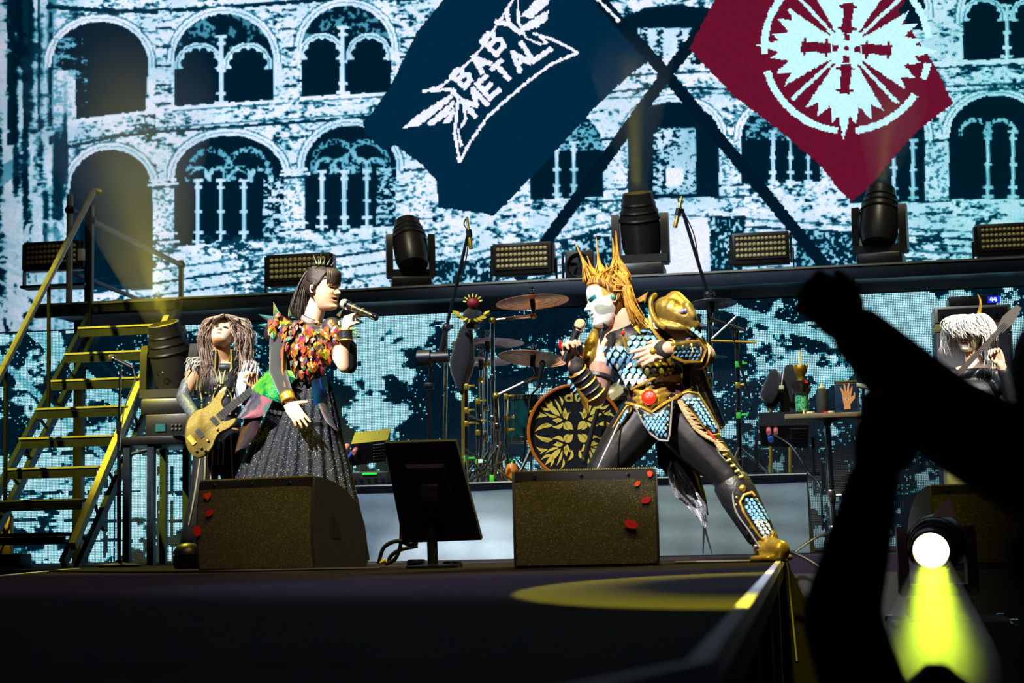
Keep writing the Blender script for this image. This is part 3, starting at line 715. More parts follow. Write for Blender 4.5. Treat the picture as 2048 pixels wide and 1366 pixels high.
mb = MB(); q = wl(h4) + Vector((-.02, -.165, .30)); mb.lathe([(.022, 0), (.03, .004), (.022, .008)], 16, Matrix.Translation(q) @ Matrix.Rotation(PI / 2, 4, 'X') @ Matrix.Scale(.6, 4, (0, 1, 0)), cap=False)
mb.build('badge', m_chrome, h4)

# vocal microphone on a stand by the stair
def mic(a, b, name_parent=None, headcol=(90, 92, 90), r=.026, label='', group=None, body=None, gold=False, cat='microphone'):
    """handheld microphone with its head at a and its tail at b"""
    a, b = Vector(a), Vector(b); ax = (b - a).normalized(); L = (b - a).length
    t = thing('microphone', b, label, cat, group) if name_parent is None else name_parent
    mb = MB(); mb.ball(a + ax * r * .9, (r, r, r * 1.06), 18, 12, look((0, 0, 0), ax).to_3x3().to_4x4()); mb.build('grille_head', M('mic_mesh_%d' % headcol[0], headcol, .45, .7, var=.3, scale=300, bump=.6, bscale=700), t)
    Z = look(a + ax * r * 1.75, ax)
    mb = MB(); mb.lathe([(r * .98, -.006), (r * .98, .004), (r * .82, .008)], 18, Z); mb.build('collar', m_chrome, t)
    l = L - r * 1.75
    mb = MB(); mb.lathe([(r * .80, 0), (r * .72, .02), (r * .66, l * .5), (r * .56, l)], 16, Z); mb.build('handle', body or m_plastic, t)
    return t
t = thing('microphone_stand', base_at(238, 10.7, 0), 'microphone on straight stand in front of the metal stair', 'microphone stand')
hd, tl = P(218, 713, 10.7), P(266, 736, 10.7)
mic(hd, tl, t, (120, 110, 70), .024)
top = P(241, 733, 10.7); mid = P(238, 855, 10.7); bt = wl(t)
mb = MB(); mb.tube([mid, top], .010); mb.build('upper_tube', m_chrome, t)
mb = MB(); mb.tube([bt + Vector((0, 0, .02)), mid], .014); mb.build('lower_tube', m_blackmetal, t)
mb = MB(); mb.tube([mid - Vector((0, 0, .04)), mid + Vector((0, 0, .04))], .02); mb.build('clutch', m_plastic, t)
mb = MB(); mb.lathe([(.15, 0), (.15, .015), (.03, .03), (.02, .05)], 24, Matrix.Translation(bt)); mb.build('round_base', m_blackmetal, t)
mb = MB(); mb.tube(smoothpath([tl, P(270, 760, 10.68), P(258, 790, 10.66), P(246, 830, 10.68), P(240, 900, 10.68)]), .004, 6); mb.build('cable', m_rail, t)

# clutter at the stair foot
c = G(15, 1122); c.y = 10.5; c = base_at(16, 10.5, 0.0); t = thing('equipment_box', c, 'small grey blue metal box at the stair foot', 'box')
mb = MB(); mb.box(c + Vector((0, .1, .055)), (.16, .18, .10), bev=.006); mb.build('case', m_steel, t)
mb = MB(); mb.box(c + Vector((-.03, .006, .055)), (.07, .012, .06)); mb.build('front_panel', m_plastic, t, smooth=0)
c = base_at(8, 12.1, 0); mb = MB(); mb.box(c + Vector((0, 0, .20)), (.13, .06, .40), bev=.01); tag(mb.build('yellow_case', M('yellow_case', (210, 170, 30), .5), own=True), 'upright yellow case behind the lowest stair treads', 'case')
mb = MB(); mb.tube(smoothpath([base_at(-10, 12.0, .32), base_at(22, 12.0, .42), base_at(8, 12.0, .18), base_at(-12, 12.0, .012)]), .008); tag(mb.build('cable_loop', m_cable, own=True), 'black cable loop hanging on the yellow case', 'cable')
# ================================================================ drum riser and drum kit
m_cloth = M('riser_cloth', (112, 130, 150), .9, var=.12, scale=5, bump=.25, bscale=25, sheen=.2)
m_bronze = M('cymbal_bronze', (214, 150, 104), .36, .45, var=.22, scale=5, bump=.08, bscale=140)
m_cymgrey = M('cymbal_dark', (130, 128, 150), .36, .45, var=.2, scale=5)
m_teal = M('drum_shell_teal', (10, 62, 64), .22, .2, var=.55, scale=26, coat=.6)
m_hoop = M('bass_drum_hoop', (176, 92, 28), .35, var=.25, coat=.4)
m_gold = M('gold_print', (214, 190, 86), .5, var=.12)
m_goldm = M('gold_metal', (196, 160, 60), .34, .75, var=.3, scale=18, bump=.1)
m_green = M('green_tape', (60, 200, 50), .5)
m_red = M('sticker_red', (214, 24, 40), .5, var=.08)
RZ = .505; RX0, RX1, RY = -3.06, .05, 10.8
rs = thing('drum_riser', ((RX0 + RX1) / 2, RY, 0), 'drum riser with grey blue cloth skirt behind the stage monitors', 'drum riser')
mb = MB(); mb.box(((RX0 + RX1) / 2, RY + 1.4, RZ - .03), (RX1 - RX0, 2.7, .06)); mb.build('deck', m_blackmetal, rs, smooth=0)
random.seed(4)
rows = []
nx = 90
for j in range(12):
    z = RZ - .004 - (RZ - .006) * j / 11; r_ = []
    for i in range(nx + 1):
        x = lerp(RX0, RX1, i / nx); k = j / 11
        y = RY + .02 - .012 * math.sin(x * 9 + 1.5 * z) * k - .008 * math.sin(x * 23 + 2) * k - .006 * math.sin(z * 40 + x * 3)
        r_.append(Vector((x, y, z)))
    # turn the corner on the right
    for i in range(1, 9):
        k = i / 8; r_.append(Vector((RX1 + .03 * math.sin(k * 5) * (j / 11) + .02 * k, RY + .02 + 1.2 * k, z)))
    rows.append(r_)
mb = MB(); mb.loft(rows, cap=False, closed=False); mb.build('cloth_skirt', m_cloth, rs, smooth=60)
mb = MB(); mb.box(((RX0 + RX1) / 2, RY + .01, RZ + .002), (RX1 - RX0, .05, .008)); mb.build('cloth_edge', M('cloth_edge', (170, 180, 185), .8), rs, smooth=0)

def poly_pole(t, name, pts, Y, r, mat=None, parent=None):
    mb = MB(); mb.tube([P(x, y, Y) for x, y in pts], r); return mb.build(name, mat or m_chrome, parent or t)
def clamp(t, px, py, Y, s=.022, mat=None):
    c = P(px, py, Y); mb = MB(); mb.box(c, (s * 1.5, s * 1.6, s * 2.0), bev=s * .2); mb.tube([c, c + Vector((s * 2.4, -s * .6, s * .3))], s * .42, 6); mb.box(c + Vector((s * 2.4, -s * .6, s * .3)), (s * 1.3, s * .5, s * .7)); return mb.build('wing_clamp', mat or m_goldm, t)
def cymbal(name, px, py, Y, rpx, tilt_side, tilt_front, mat, label, pole_pts, group='cymbals of the drum kit', base=RZ, feet=True, arm=None):
    c = P(px, py, Y); r = rpx / ppm(Y, px)
    foot = P(pole_pts[-1][0], pole_pts[-1][1], Y)
    t = thing(name, (foot.x, Y, base), label, 'cymbal', group)
    X = Matrix.Translation(c) @ Matrix.Rotation(math.radians(tilt_side), 4, 'Y') @ Matrix.Rotation(math.radians(tilt_front), 4, 'X')
    mb = MB(); mb.lathe([(.006, .035), (.03, .032), (.045, .022), (.055, .012), (r * .55, .006), (r * .97, -.002), (r, -.003), (r, -.006), (r * .55, .002), (.055, .008), (.02, .022)], 40, X, cap=False)
    cy = mb.build('cymbal_disc', mat, t, smooth=60)
    for q in (.35, .55, .75, .9):
        mb = MB(); z_ = lerp(.010, -.003, q) - .0036; mb.lathe([(r * q - .002, z_), (r * q, z_ - .0022), (r * q + .002, z_)], 40, X, cap=False); mb.build('lathe_groove', mat, cy)
    mb = MB(); mb.lathe([(.016, .03), (.020, .045), (.020, .065), (.012, .07), (.012, .085), (.02, .086), (.02, .10), (.008, .102)], 14, X); mb.build('wing_nut', m_chrome, t)
    mb = MB(); mb.lathe([(.014, -.07), (.018, -.04), (.02, .0), (.018, .02)], 12, X); mb.build('felt_sleeve', m_plastic, t)
    pts = [c + Vector((0, 0, -.03))] + [P(x, y, Y) for x, y in pole_pts]
    pts[-1].z = base
    for a, b in zip(pts[:-1], pts[1:]):
        mb = MB(); mb.tube([a, b], .0125 if b is not pts[-1] else .016); mb.build('stand_tube', m_chrome, t)
    for q in pts[1:-1]:
        mb = MB(); mb.ball(q, .024); mb.tube([q, q + Vector((.03, -.05, .0))], .008); mb.build('joint', m_goldm, t)
    if feet:
        f = pts[-1]
        for k in range(3):
            a = 2 * PI * k / 3 + .5; e = Vector((f.x + .26 * math.cos(a), f.y + .26 * math.sin(a), base + .012))
            mb = MB(); mb.tube([Vector((f.x, f.y, base + .30)), e], .011, flat=.6); mb.build('leg', m_chrome, t)
            mb = MB(); mb.ball(e + Vector((0, 0, .004)), .016); mb.build('rubber_foot', m_black, t)
    for k in (.35, .6):
        q = pts[-2].lerp(pts[-1], k); mb = MB(); mb.box(q, (.04, .045, .05), bev=.006); mb.build('height_clamp', m_chrome, t)
    return t
cymbal('cymbal_stand', 1065, 603, 11.5, 74, -4, -3, m_bronze, 'highest bronze cymbal, tilted over the floor tom', [(1067, 632), (985, 641), (987, 958)])
cymbal('cymbal_stand', 975, 686, 11.9, 74, 0, -2, m_cymgrey, 'grey cymbal with a lit top edge behind the hanging black cloth', [(972, 730), (971, 952)])
cymbal('cymbal_stand', 1066, 716, 11.3, 70, 5, -8, m_bronze, 'bronze cymbal at the raised microphone hand, above the bass drum', [(1074, 752), (992, 792), (1003, 962)])
cymbal('cymbal_stand', 962, 722, 12.2, 62, 2, -3, m_cymgrey, 'dark lower cymbal behind the hanging black cloth', [(962, 760), (962, 950)])
cymbal('cymbal_stand', 1424, 607, 11.7, 50, -2, -5, m_cymgrey, 'violet grey cymbal behind the gold shoulder guard', [(1421, 640), (1420, 940)])
cymbal('cymbal_stand', 1398, 655, 12.2, 40, 3, 2, m_cymgrey, 'small dark cymbal half hidden by the gold shoulder guard', [(1398, 700), (1400, 938)])
cymbal('cymbal_stand', 1222, 785, 11.9, 46, -30, 25, M('cymbal_pale', (226, 206, 150), .35, .6), 'pale tilted cymbal seen under the studded arm guard', [(1222, 820), (1222, 945)], feet=False)
cymbal('cymbal_stand', 1410, 712, 12.4, 44, 3, 2, m_cymgrey, 'dark purple cymbal behind the bent arm guard', [(1410, 740), (1452, 935)], feet=False)

# bass drum, printed head towards the hall
bc = P(1151, 866, 11.0); br = 95 / ppm(11.0, 1149)
bc.z = RZ + br + .012; bd = thing('bass_drum', (bc.x, 11.0, RZ), 'bass drum with black head printed with gold leaves', 'bass drum')
fz = Vector((.10, -1, -.03)).normalized(); X = look(bc, fz)
mb = MB(); mb.lathe([(br * .98, 0), (br * .99, -.02), (br * .99, -.42)], 56, X); mb.build('shell', m_teal, bd)
mb = MB(); mb.lathe([(br * .96, .0), (br, -.006), (br * 1.02, .012), (br * 1.02, .045), (br * .99, .052), (br * .955, .05), (br * .95, .012)], 56, X, cap=False); mb.build('hoop', m_hoop, bd)
mb = MB(); mb.lathe([(.001, .018), (br * .95, .018), (br * .955, .010)], 56, X, cap=False); hd = mb.build('printed_head', M('drum_head_black', (20, 22, 34), .35, var=.1), bd)
for k in range(10):
    a = 2 * PI * (k + .3) / 10; q = X @ Vector((br * 1.02 * math.cos(a), br * 1.02 * math.sin(a), .03))
    mb = MB(); mb.box(q, (.022, .03, .022), bev=.004); mb.tube([q + Vector((0, .02, 0)), X @ Vector((br * 1.04 * math.cos(a), br * 1.04 * math.sin(a), -.14))], .005, 6); mb.build('tension_claw', m_goldm, bd)
# ornament: leaves of one quadrant, mirrored four ways (units: head radius)
def leaf(p, q, wd, bend=0.0, n=7):
    (x0, y0), (x1, y1) = p, q; dx, dy = x1 - x0, y1 - y0; L_ = math.hypot(dx, dy); nx_, ny_ = -dy / L_, dx / L_; a = []; b = []
    for i in range(n + 1):
        t = i / n; w_ = wd * .86 * (math.sin(PI * t ** .75) + .02); s_ = bend * math.sin(PI * t)
        cx_, cy_2 = x0 + dx * t + nx_ * s_, y0 + dy * t + ny_ * s_
        a.append((cx_ + nx_ * w_, cy_2 + ny_ * w_)); b.append((cx_ - nx_ * w_, cy_2 - ny_ * w_))
    return a + b[::-1]
LV = [leaf((.22, .23), (.05, .05), .085), leaf((.24, .20), (.14, .04), .05, .03), leaf((.23, .30), (.21, .54), .055), leaf((.21, .34), (.27, .46), .03), leaf((.28, .27), (.50, .27), .055), leaf((.34, .30), (.42, .20), .03),
      leaf((.19, .27), (.09, .44), .05, -.05), leaf((.085, .40), (.20, .64), .04, .05), leaf((.25, .21), (.52, .14), .05, -.06), leaf((.50, .16), (.90, .03), .055, .05), leaf((.56, .19), (.74, .12), .03, .03),
      leaf((.33, .36), (.70, .72), .07), leaf((.52, .52), (.58, .76), .035, .03), leaf((.54, .50), (.78, .60), .035, -.03), leaf((.30, .40), (.44, .74), .032, .02), leaf((.38, .34), (.68, .46), .032, -.03),
      leaf((.62, .37), (.88, .30), .04, .05), leaf((.74, .33), (.80, .47), .03, .03), leaf((.28, .58), (.36, .82), .03, .04)]
mb = MB()
for sx in (-1, 1):
    for sy in (-1, 1):
        for L_ in LV:
            if sy > 0 and max(abs(x) for x, y in L_) < .36 and max(y for x, y in L_) > .60: continue
            pl_ = [(x * sx * br * .95, y * sy * br * .95) for x, y in L_]
            mb.prism(pl_, .0025, X, .0186)
orn = mb.build('gold_leaf_print', m_gold, hd, smooth=0); orn['kind'] = 'stuff'
mb = MB()
def stroke2(mb, pts, wd, X, z0, th=.0025):
    for (x0, y0), (x1, y1) in zip(pts[:-1], pts[1:]):
        L_ = math.hypot(x1 - x0, y1 - y0) or 1; nx_, ny_ = -(y1 - y0) / L_ * wd / 2, (x1 - x0) / L_ * wd / 2; ex, ey = (x1 - x0) / L_ * wd * .3, (y1 - y0) / L_ * wd * .3
        mb.prism([(x0 + nx_ - ex, y0 + ny_ - ey), (x1 + nx_ + ex, y1 + ny_ + ey), (x1 - nx_ + ex, y1 - ny_ + ey), (x0 - nx_ - ex, y0 - ny_ - ey)], th, X, z0)
u = br * .95
circ = [(-.125 + .068 * math.cos(a), .75 + .062 * math.sin(a)) for a in np.linspace(0, 2 * PI, 15)]
stroke2(mb, [(x * u, y * u) for x, y in circ], .05 * u, X, .0212); stroke2(mb, [(-.06 * u, .69 * u), (-.06 * u, .90 * u)], .05 * u, X, .0212)
wv = [(.03, .83), (.035, .72), (.07, .685), (.11, .71), (.125, .78), (.14, .71), (.18, .685), (.22, .72), (.225, .83)]
stroke2(mb, [(x * u, y * u) for x, y in wv], .05 * u, X, .0212)
mb.build('letters_dw', m_gold, hd, smooth=0)
for s_ in (-1, 1):
    mb = MB(); mb.tube([X @ Vector((s_ * br * .95, -.1, -.06)), Vector((bc.x + s_ * br * 1.24, 10.91, RZ + .012))], .012); mb.build('spur_leg', m_chrome, bd)
def tom(px, py, Y, wpx, hpx, label):
    c = P(px, py, Y); r = wpx / 2 / ppm(Y, px); h = hpx / ppm(Y, px)
    t = thing('floor_tom', (c.x, Y, RZ), label, 'drum', 'floor toms')
    mb = MB(); mb.lathe([(r, -h / 2), (r, h / 2)], 36, Matrix.Translation(c)); mb.build('shell', m_teal, t)
    for s_ in (-1, 1):
        mb = MB(); mb.lathe([(r * .98, s_ * h / 2 - .018), (r * 1.045, s_ * h / 2 - .018), (r * 1.045, s_ * h / 2 + .012), (r * 1.0, s_ * h / 2 + .016)], 36, Matrix.Translation(c), cap=False); mb.build('chrome_rim', m_chrome, t)
    mb = MB(); mb.lathe([(.001, h / 2 + .002), (r * .98, h / 2 + .002)], 36, Matrix.Translation(c), cap=False); mb.build('drum_skin', M('drum_skin', (220, 216, 205), .5), t)
    for k in range(8):
        a = 2 * PI * (k + .4) / 8; q = c + Vector((r * 1.02 * math.cos(a), r * 1.02 * math.sin(a), 0))
        mb = MB(); mb.tube([q + Vector((0, 0, -h / 2)), q + Vector((0, 0, h / 2))], .004, 6); mb.box(q, (.02, .02, .04), bev=.004); mb.build('lug', m_chrome, t)
    for k in range(3):
        a = 2 * PI * k / 3 + .9; q = c + Vector((r * 1.07 * math.cos(a), r * 1.07 * math.sin(a), 0))
        mb = MB(); mb.tube([q + Vector((0, 0, h * .2)), Vector((q.x, q.y, RZ + .01))], .009); mb.build('leg', m_chrome, t)
tom(1052, 838, 11.75, 78, 84, 'teal floor tom standing beside the gold leaf bass drum')
tom(1246, 836, 11.9, 60, 78, 'teal drum half hidden behind the armoured singer hip')

# boom microphones over the kit
def boom(label, tip, bend, foot, Y, mic_a, mic_b, dark=True):
    f = P(foot[0], foot[1], Y); f.z = RZ
    t = thing('boom_microphone_stand', f, label, 'microphone stand', 'overhead microphone stands')
    mb = MB(); mb.tube([P(*tip, Y), P(*bend, Y)], .013); mb.build('boom_arm', m_blackmetal, t)
    q = P(*bend, Y); mb = MB(); mb.tube([q, f], .015); mb.build('upright', m_chrome, t)
    mb = MB(); mb.ball(q, .034); mb.box(q + Vector((.03, -.02, 0)), (.05, .03, .03)); mb.build('boom_joint', m_plastic, t)
    mb = MB(); mb.tube([q, q + (q - P(*tip, Y)).normalized() * .22], .02); mb.build('counterweight', m_plastic, t)
    a, b = P(*mic_a, Y), P(*mic_b, Y)
    mb = MB(); mb.tube([a, a.lerp(b, .48), a.lerp(b, .52), b], [.010, .010, .016, .016], 10); mb.build('pencil_microphone', m_goldm, t)
    mb = MB(); mb.tube([a.lerp(b, .4), a.lerp(b, .62)], .024, 10); mb.build('mic_clip', m_plastic, t)
    mb = MB(); mb.tube(smoothpath([a, P(tip[0] - 8, tip[1] - 20, Y), P(*tip, Y), P(*tip, Y).lerp(q, .3) + Vector((.03, 0, 0)), P(*tip, Y).lerp(q, .7), q]), .005, 6); mb.build('cable', m_cable, t)
    for k in range(3):
        an = 2 * PI * k / 3 + .2; e = Vector((f.x + .25 * math.cos(an), f.y + .25 * math.sin(an), RZ + .012)); mb = MB(); mb.tube([f + Vector((0, 0, .16)), e], .010); mb.build('leg', m_blackmetal, t)
boom('boom microphone stand rising from the left of the kit over the hanging black cloth', (936, 468), (893, 655), (888, 955), 12.0, (934, 434), (942, 498))
boom('boom microphone stand leaning towards the red flag pole, right of the kit', (1364, 418), (1416, 590), (1422, 938), 12.0, (1364, 392), (1350, 455))
# close drum microphones
def drum_mic(label, head, tail, foot, Y):
    a, b = P(*head, Y), P(*tail, Y); f = P(*foot, Y); f.z = RZ
    t = thing('drum_microphone', f, label, 'microphone', 'drum microphones')
    mb = MB(); mb.ball(a, (.022, .022, .026)); mb.build('mic_head', M('mic_dark', (40, 52, 48), .4, .4), t)
    mb = MB(); mb.tube([a, b], [.02, .015], 10); mb.build('mic_body', m_plastic, t)
    mb = MB(); mb.tube([b, P((tail[0] + foot[0]) / 2 + 4, tail[1] + 14, Y), f], .008); mb.build('mic_stand', m_blackmetal, t)
    mb = MB(); mb.lathe([(.07, 0), (.07, .012), (.012, .02)], 16, Matrix.Translation(f)); mb.build('base', m_blackmetal, t)
drum_mic('slim black microphone hanging under the bronze cymbal', (1085, 728), (1076, 776), (1040, 962), 11.15)
drum_mic('long black microphone with a green grip before the bass drum head', (1168, 920), (1196, 818), (1215, 952), 10.92)
drum_mic('small drum microphone between the cymbal poles', (936, 832), (960, 842), (958, 958), 11.4)
# folded floor hardware: pedal struts beside the kit
t = thing('pedal_frame', P(980, 965, 11.0) * 1, 'crossed chrome pedal struts at the edge of the drum riser', 'drum hardware')
for k, (a, b) in enumerate((((930, 898), (1026, 962)), ((935, 964), (1010, 918)), ((962, 950), (1002, 962)), ((940, 948), (970, 930)))):
    A_, B_ = P(*a, 10.95 + .05 * k), P(*b, 10.95 + .05 * k); A_.z = max(A_.z, RZ + .015); B_.z = max(B_.z, RZ + .015)
    mb = MB(); mb.tube([A_, B_], .014, flat=.5); mb.build('strut', m_chrome, t)
q = P(984, 956, 10.95); mb = MB(); mb.box((q.x, q.y, RZ + .03), (.03, .03, .05), bev=.005); mb.build('green_clip', m_green, t)
q = P(961, 922, 10.93); mb = MB(); mb.box(q, (.03, .008, .025)); mb.build('white_tag', m_trim, t, smooth=0)
q = P(1024, 935, 11.1); mb = MB(); mb.lathe([(.03, 0), (.045, .05), (.045, .10), (.03, .13), (.02, .135)], 16, Matrix.Translation((q.x, q.y, RZ + .002))); o = mb.build('orange_bottle', M('orange_plastic', (200, 120, 40), .4), own=True); tag(o, 'small orange bottle standing on the riser beside the bass drum', 'bottle')
for (a, b, yy, lab) in (((933, 770), (933, 955), 11.2, 'chrome stand pole with stacked gold clamps on the riser edge'), ((956, 800), (956, 955), 11.55, 'thin chrome stand pole with green marker clamp'), ((1012, 790), (1015, 958), 11.4, 'black and chrome stand pole left of the floor tom')):
    A_, B_ = P(*a, yy), P(*b, yy); B_.z = RZ
    t = thing('hardware_stand', B_, lab, 'stand', 'hardware stands')
    mb = MB(); mb.tube([A_, B_], .015); mb.build('tube', m_chrome, t)
    for k in (.02, .28, .42, .8): clamp(t, lerp(a[0], b[0], k), lerp(a[1], b[1], k), yy, .02, m_goldm if k < .5 else m_green)
    for k in range(3):
        an = 2 * PI * k / 3 + .8; mb = MB(); mb.tube([Vector((B_.x, B_.y, RZ + .22)), Vector((B_.x + .2 * math.cos(an), B_.y + .2 * math.sin(an), RZ + .01))], .009); mb.build('leg', m_chrome, t)
# stands on the right of the kit
for (a, b, yy, lab) in (((1473, 645), (1480, 945), 11.5, 'chrome stand with crossed drumstick holders right of the kit'), ):
    A_, B_ = P(*a, yy), P(*b, yy); B_.z = RZ
    t = thing('hardware_stand', B_, lab, 'stand', 'hardware stands')
    mb = MB(); mb.tube([A_, B_], .017); mb.build('tube', m_chrome, t)
    for p_, q_, m_ in (((1420, 635), (1492, 662), m_chrome), ((1424, 678), (1472, 634), m_rail), ((1422, 682), (1513, 685), m_goldm), ((1460, 650), (1500, 800), m_plastic)):
        mb = MB(); mb.tube([P(*p_, yy - .03), P(*q_, yy - .03)], .010); mb.build('cross_arm', m_, t)
    for k, mm in ((.05, m_chrome), (.28, m_green), (.42, m_goldm), (.62, m_green), (.9, m_chrome)): clamp(t, lerp(a[0], b[0], k), lerp(a[1], b[1], k), yy, .022, mm)
    for k in range(3):
        an = 2 * PI * k / 3 + .2; mb = MB(); mb.tube([Vector((B_.x, B_.y, RZ + .22)), Vector((B_.x + .22 * math.cos(an), B_.y + .22 * math.sin(an), RZ + .01))], .010); mb.build('leg', m_chrome, t)

# cloth hung over stands, crowned ornament
def draped(name, label, outline, Y, depth, mat, cat='cloth', group=None):
    """hanging cloth: outline = [(y, x_left, x_right)] in picture units at depth Y"""
    rings = []
    for k, (y, xa, xb) in enumerate(outline):
        a, b = P(xa, y, Y), P(xb, y, Y); c = (a + b) / 2; h = max((b.x - a.x) / 2, .004); ring = []
        for j in range(28):
            an = 2 * PI * j / 28; w_ = 1 + .07 * math.sin(an * 5 + k * .3)
            ring.append(Vector((c.x + h * math.cos(an) * w_, Y + min(depth, h) * math.sin(an) * w_, c.z)))
        rings.append(ring)
    mb = MB(); mb.loft(rings); o = mb.build(name, mat, own=True, smooth=70); tag(o, label, cat, group); return o
m_bcloth = M('black_cloth', (20, 20, 24), .95, var=.35, sheen=.3, bump=.2, bscale=30)
draped('hanging_cloth', 'black cloth hung over a stand below the crowned ornament', [(648, 928, 942), (660, 918, 944), (690, 908, 946), (725, 898, 948), (745, 902, 944), (770, 912, 934), (790, 922, 928)], 11.6, .07, m_bcloth)
draped('hanging_cloth', 'black cloth hood draped over a stand right of the drum kit', [(738, 1545, 1552), (748, 1536, 1560), (770, 1526, 1566), (790, 1518, 1566), (800, 1524, 1562), (815, 1536, 1550)], 11.5, .07, m_bcloth)
draped('hanging_cloth', 'larger black cloth hanging behind the green can on the tray', [(730, 1572, 1590), (745, 1562, 1600), (790, 1558, 1604), (825, 1560, 1602)], 11.6, .06, m_bcloth)
for px, py0, py1, Y, lab in ((1541, 800, 948, 11.5, 'short stand holding up the black cloth hood'), (1580, 800, 948, 11.6, 'stand holding the larger black cloth'), (926, 780, 952, 11.6, 'stand under the hanging cloth with the crowned ornament')):
    a, b = P(px, py0, Y), P(px, py1, Y); b.z = RZ; t = thing('cloth_stand', b, lab, 'stand'); mb = MB(); mb.tube([a, b], .012); mb.build('tube', m_goldm, t)
    mb = MB(); mb.lathe([(.12, 0), (.12, .012), (.012, .03)], 18, Matrix.Translation(b)); mb.build('base', m_blackmetal, t)
t = thing('crowned_ornament', P(945, 655, 11.5), 'small dark ornament with red flower and yellow leaf crown on the cymbal arm', 'ornament')
mb = MB(); mb.ball(P(945, 634, 11.5), (.075, .06, .07)); mb.box(P(945, 652, 11.5), (.10, .06, .05), bev=.02); mb.build('dark_body', m_bcloth, t)
mb = MB(); mb.ball(P(946, 606, 11.47), (.045, .04, .038)); mb.build('red_flower', M('red_flower', (150, 22, 34), .6, var=.5, scale=60, bump=.5), t)
random.seed(2)
lm = MB(); lm.prism([(0, 0), (.014, .02), (.010, .05), (0, .07), (-.010, .05), (-.014, .02)], .003); LFM = shared(lm, 'crown_leaf', M('yellow_leaf', (220, 196, 40), .5), 0)
for k in range(14):
    a = PI * k / 13; q = P(945, 628, 11.45) + Vector((.085 * math.cos(a), -.02, -.035 * math.sin(a)))
    inst('crown_leaf', LFM, look(q, (random.uniform(-.6, .6), -1, random.uniform(-.5, .5)), (math.cos(a), 0, -math.sin(a) * .4 + .3), random.uniform(.6, 1.0)), t)
for k in range(7):
    a = PI * (k + .5) / 7; q = P(946, 606, 11.44) + Vector((.045 * math.cos(a), -.01, .04 * math.sin(a)))
    inst('crown_leaf', LFM, look(q, (random.uniform(-.4, .4), -1, .2), (math.cos(a), 0, math.sin(a)), .45), t)
t = thing('clip_box', P(1563, 782, 11.44), 'cream clip box with a thin white straw on the black cloth hood', 'clip box')
mb = MB(); mb.box(P(1563, 775, 11.44), (.034, .02, .028), bev=.004); mb.build('box', M('cream_clip', (220, 206, 150), .5), t)
mb = MB(); mb.tube([P(1563, 770, 11.44), P(1568, 736, 11.44)], .004, 6); mb.build('straw', m_trim, t)
# short black spotlight aimed sideways
t = thing('small_spotlight', P(868, 760, 11.9), 'short black spotlight with a yellow lit top, left of the hanging cloth', 'stage light')
a, b = P(836, 717, 11.9), P(898, 714, 11.9); mb = MB(); mb.tube([a, a.lerp(b, .42), a.lerp(b, .43), b], [.062, .062, .044, .040], 18); mb.build('barrel', m_plastic, t)
mb = MB(); mb.tube([P(862, 735, 11.9), P(858, 770, 11.9)], .014); mb.box(P(858, 772, 11.9), (.07, .05, .05), bev=.01); mb.build('bracket', m_blackmetal, t)
q = P(858, 780, 11.9); mb = MB(); mb.tube([q, (q.x, q.y, RZ + .01)], .012); mb.lathe([(.12, 0), (.12, .012), (.012, .03)], 18, Matrix.Translation((q.x, q.y, RZ))); mb.build('stand', m_blackmetal, t)

# wash lights on the riser, seen from behind with their plugs
m_pink = M('pink_plug', (214, 120, 120), .4); m_blue = M('blue_plug', (60, 96, 200), .35)
def strobe(label, quad, Y, plugs, zfoot=RZ):
    """quad: picture corners of the visible rear face (tl, tr, br, bl)"""
    pts = [P(x, y, Y - .02 if k < 2 else Y + .08) for k, (x, y) in enumerate(quad)]
    t = thing('wash_light', ((pts[2].x + pts[3].x) / 2, Y + .1, zfoot), label, 'stage light', 'wash lights on the riser')
    n = (pts[1] - pts[0]).cross(pts[3] - pts[0]).normalized(); n = n if n.y > 0 else -n
    mb = MB(); mb.loft([[p for p in pts], [p + n * .16 for p in pts]]); body = mb.build('housing', m_plastic, t, smooth=30)
    mb = MB()
    for k in range(6):
        y = lerp(.15, .85, k / 5); a = pts[0].lerp(pts[3], y); b = pts[1].lerp(pts[2], y); mb.tube([a.lerp(b, .62) - n * .004, a.lerp(b, .95) - n * .004], .004, 6)
    mb.build('vents', m_blackmetal, body)
    mb = MB(); c = (pts[0] + pts[1] + pts[2] + pts[3]) / 4
    for s_, e in ((pts[0].lerp(pts[3], .5), -1), (pts[1].lerp(pts[2], .5), 1)):
        q = s_ + Vector((e * .03, .08, 0)); mb.box((q.x, q.y, (q.z + zfoot) / 2), (.02, .05, q.z - zfoot))
    mb.box((c.x, c.y + .1, zfoot + .012), (abs(pts[1].x - pts[0].x) + .12, .10, .022)); mb.build('yoke', m_blackmetal, t, smooth=0)
    for (x, y, r_, m_) in plugs:
        q = P(x, y, Y + .02); mb = MB(); mb.tube([q + n * .05, q - Vector((0, .05, 0)) - n * .04], [r_, r_ * .8], 12); mb.build('plug', m_, t)
    return t
strobe('wash light seen from behind with blue and pink plugs at the left riser edge', [(702, 888), (775, 880), (772, 922), (704, 932)], 11.25, [(692, 900, .022, m_pink), (713, 901, .020, m_pink), (686, 915, .024, m_blue), (698, 915, .022, m_blue)])
strobe('tilted wash light with pink and blue plugs below the black cloth hood', [(1517, 852), (1618, 850), (1615, 896), (1524, 892)], 11.05, [(1538, 860, .020, m_pink), (1552, 860, .018, m_pink), (1542, 874, .024, m_blue)])
mb = MB(); mb.tube(smoothpath([P(1548, 870, 11.0), P(1580, 890, 10.9), P(1605, 925, 10.85), P(1618, 948, 10.84), P(1640, 975, 10.74), P(1645, 1060, 10.72)]), .008, 6); tag(mb.build('power_cable', m_cable, own=True), 'thin cable from the tilted wash light down the riser corner', 'cable')
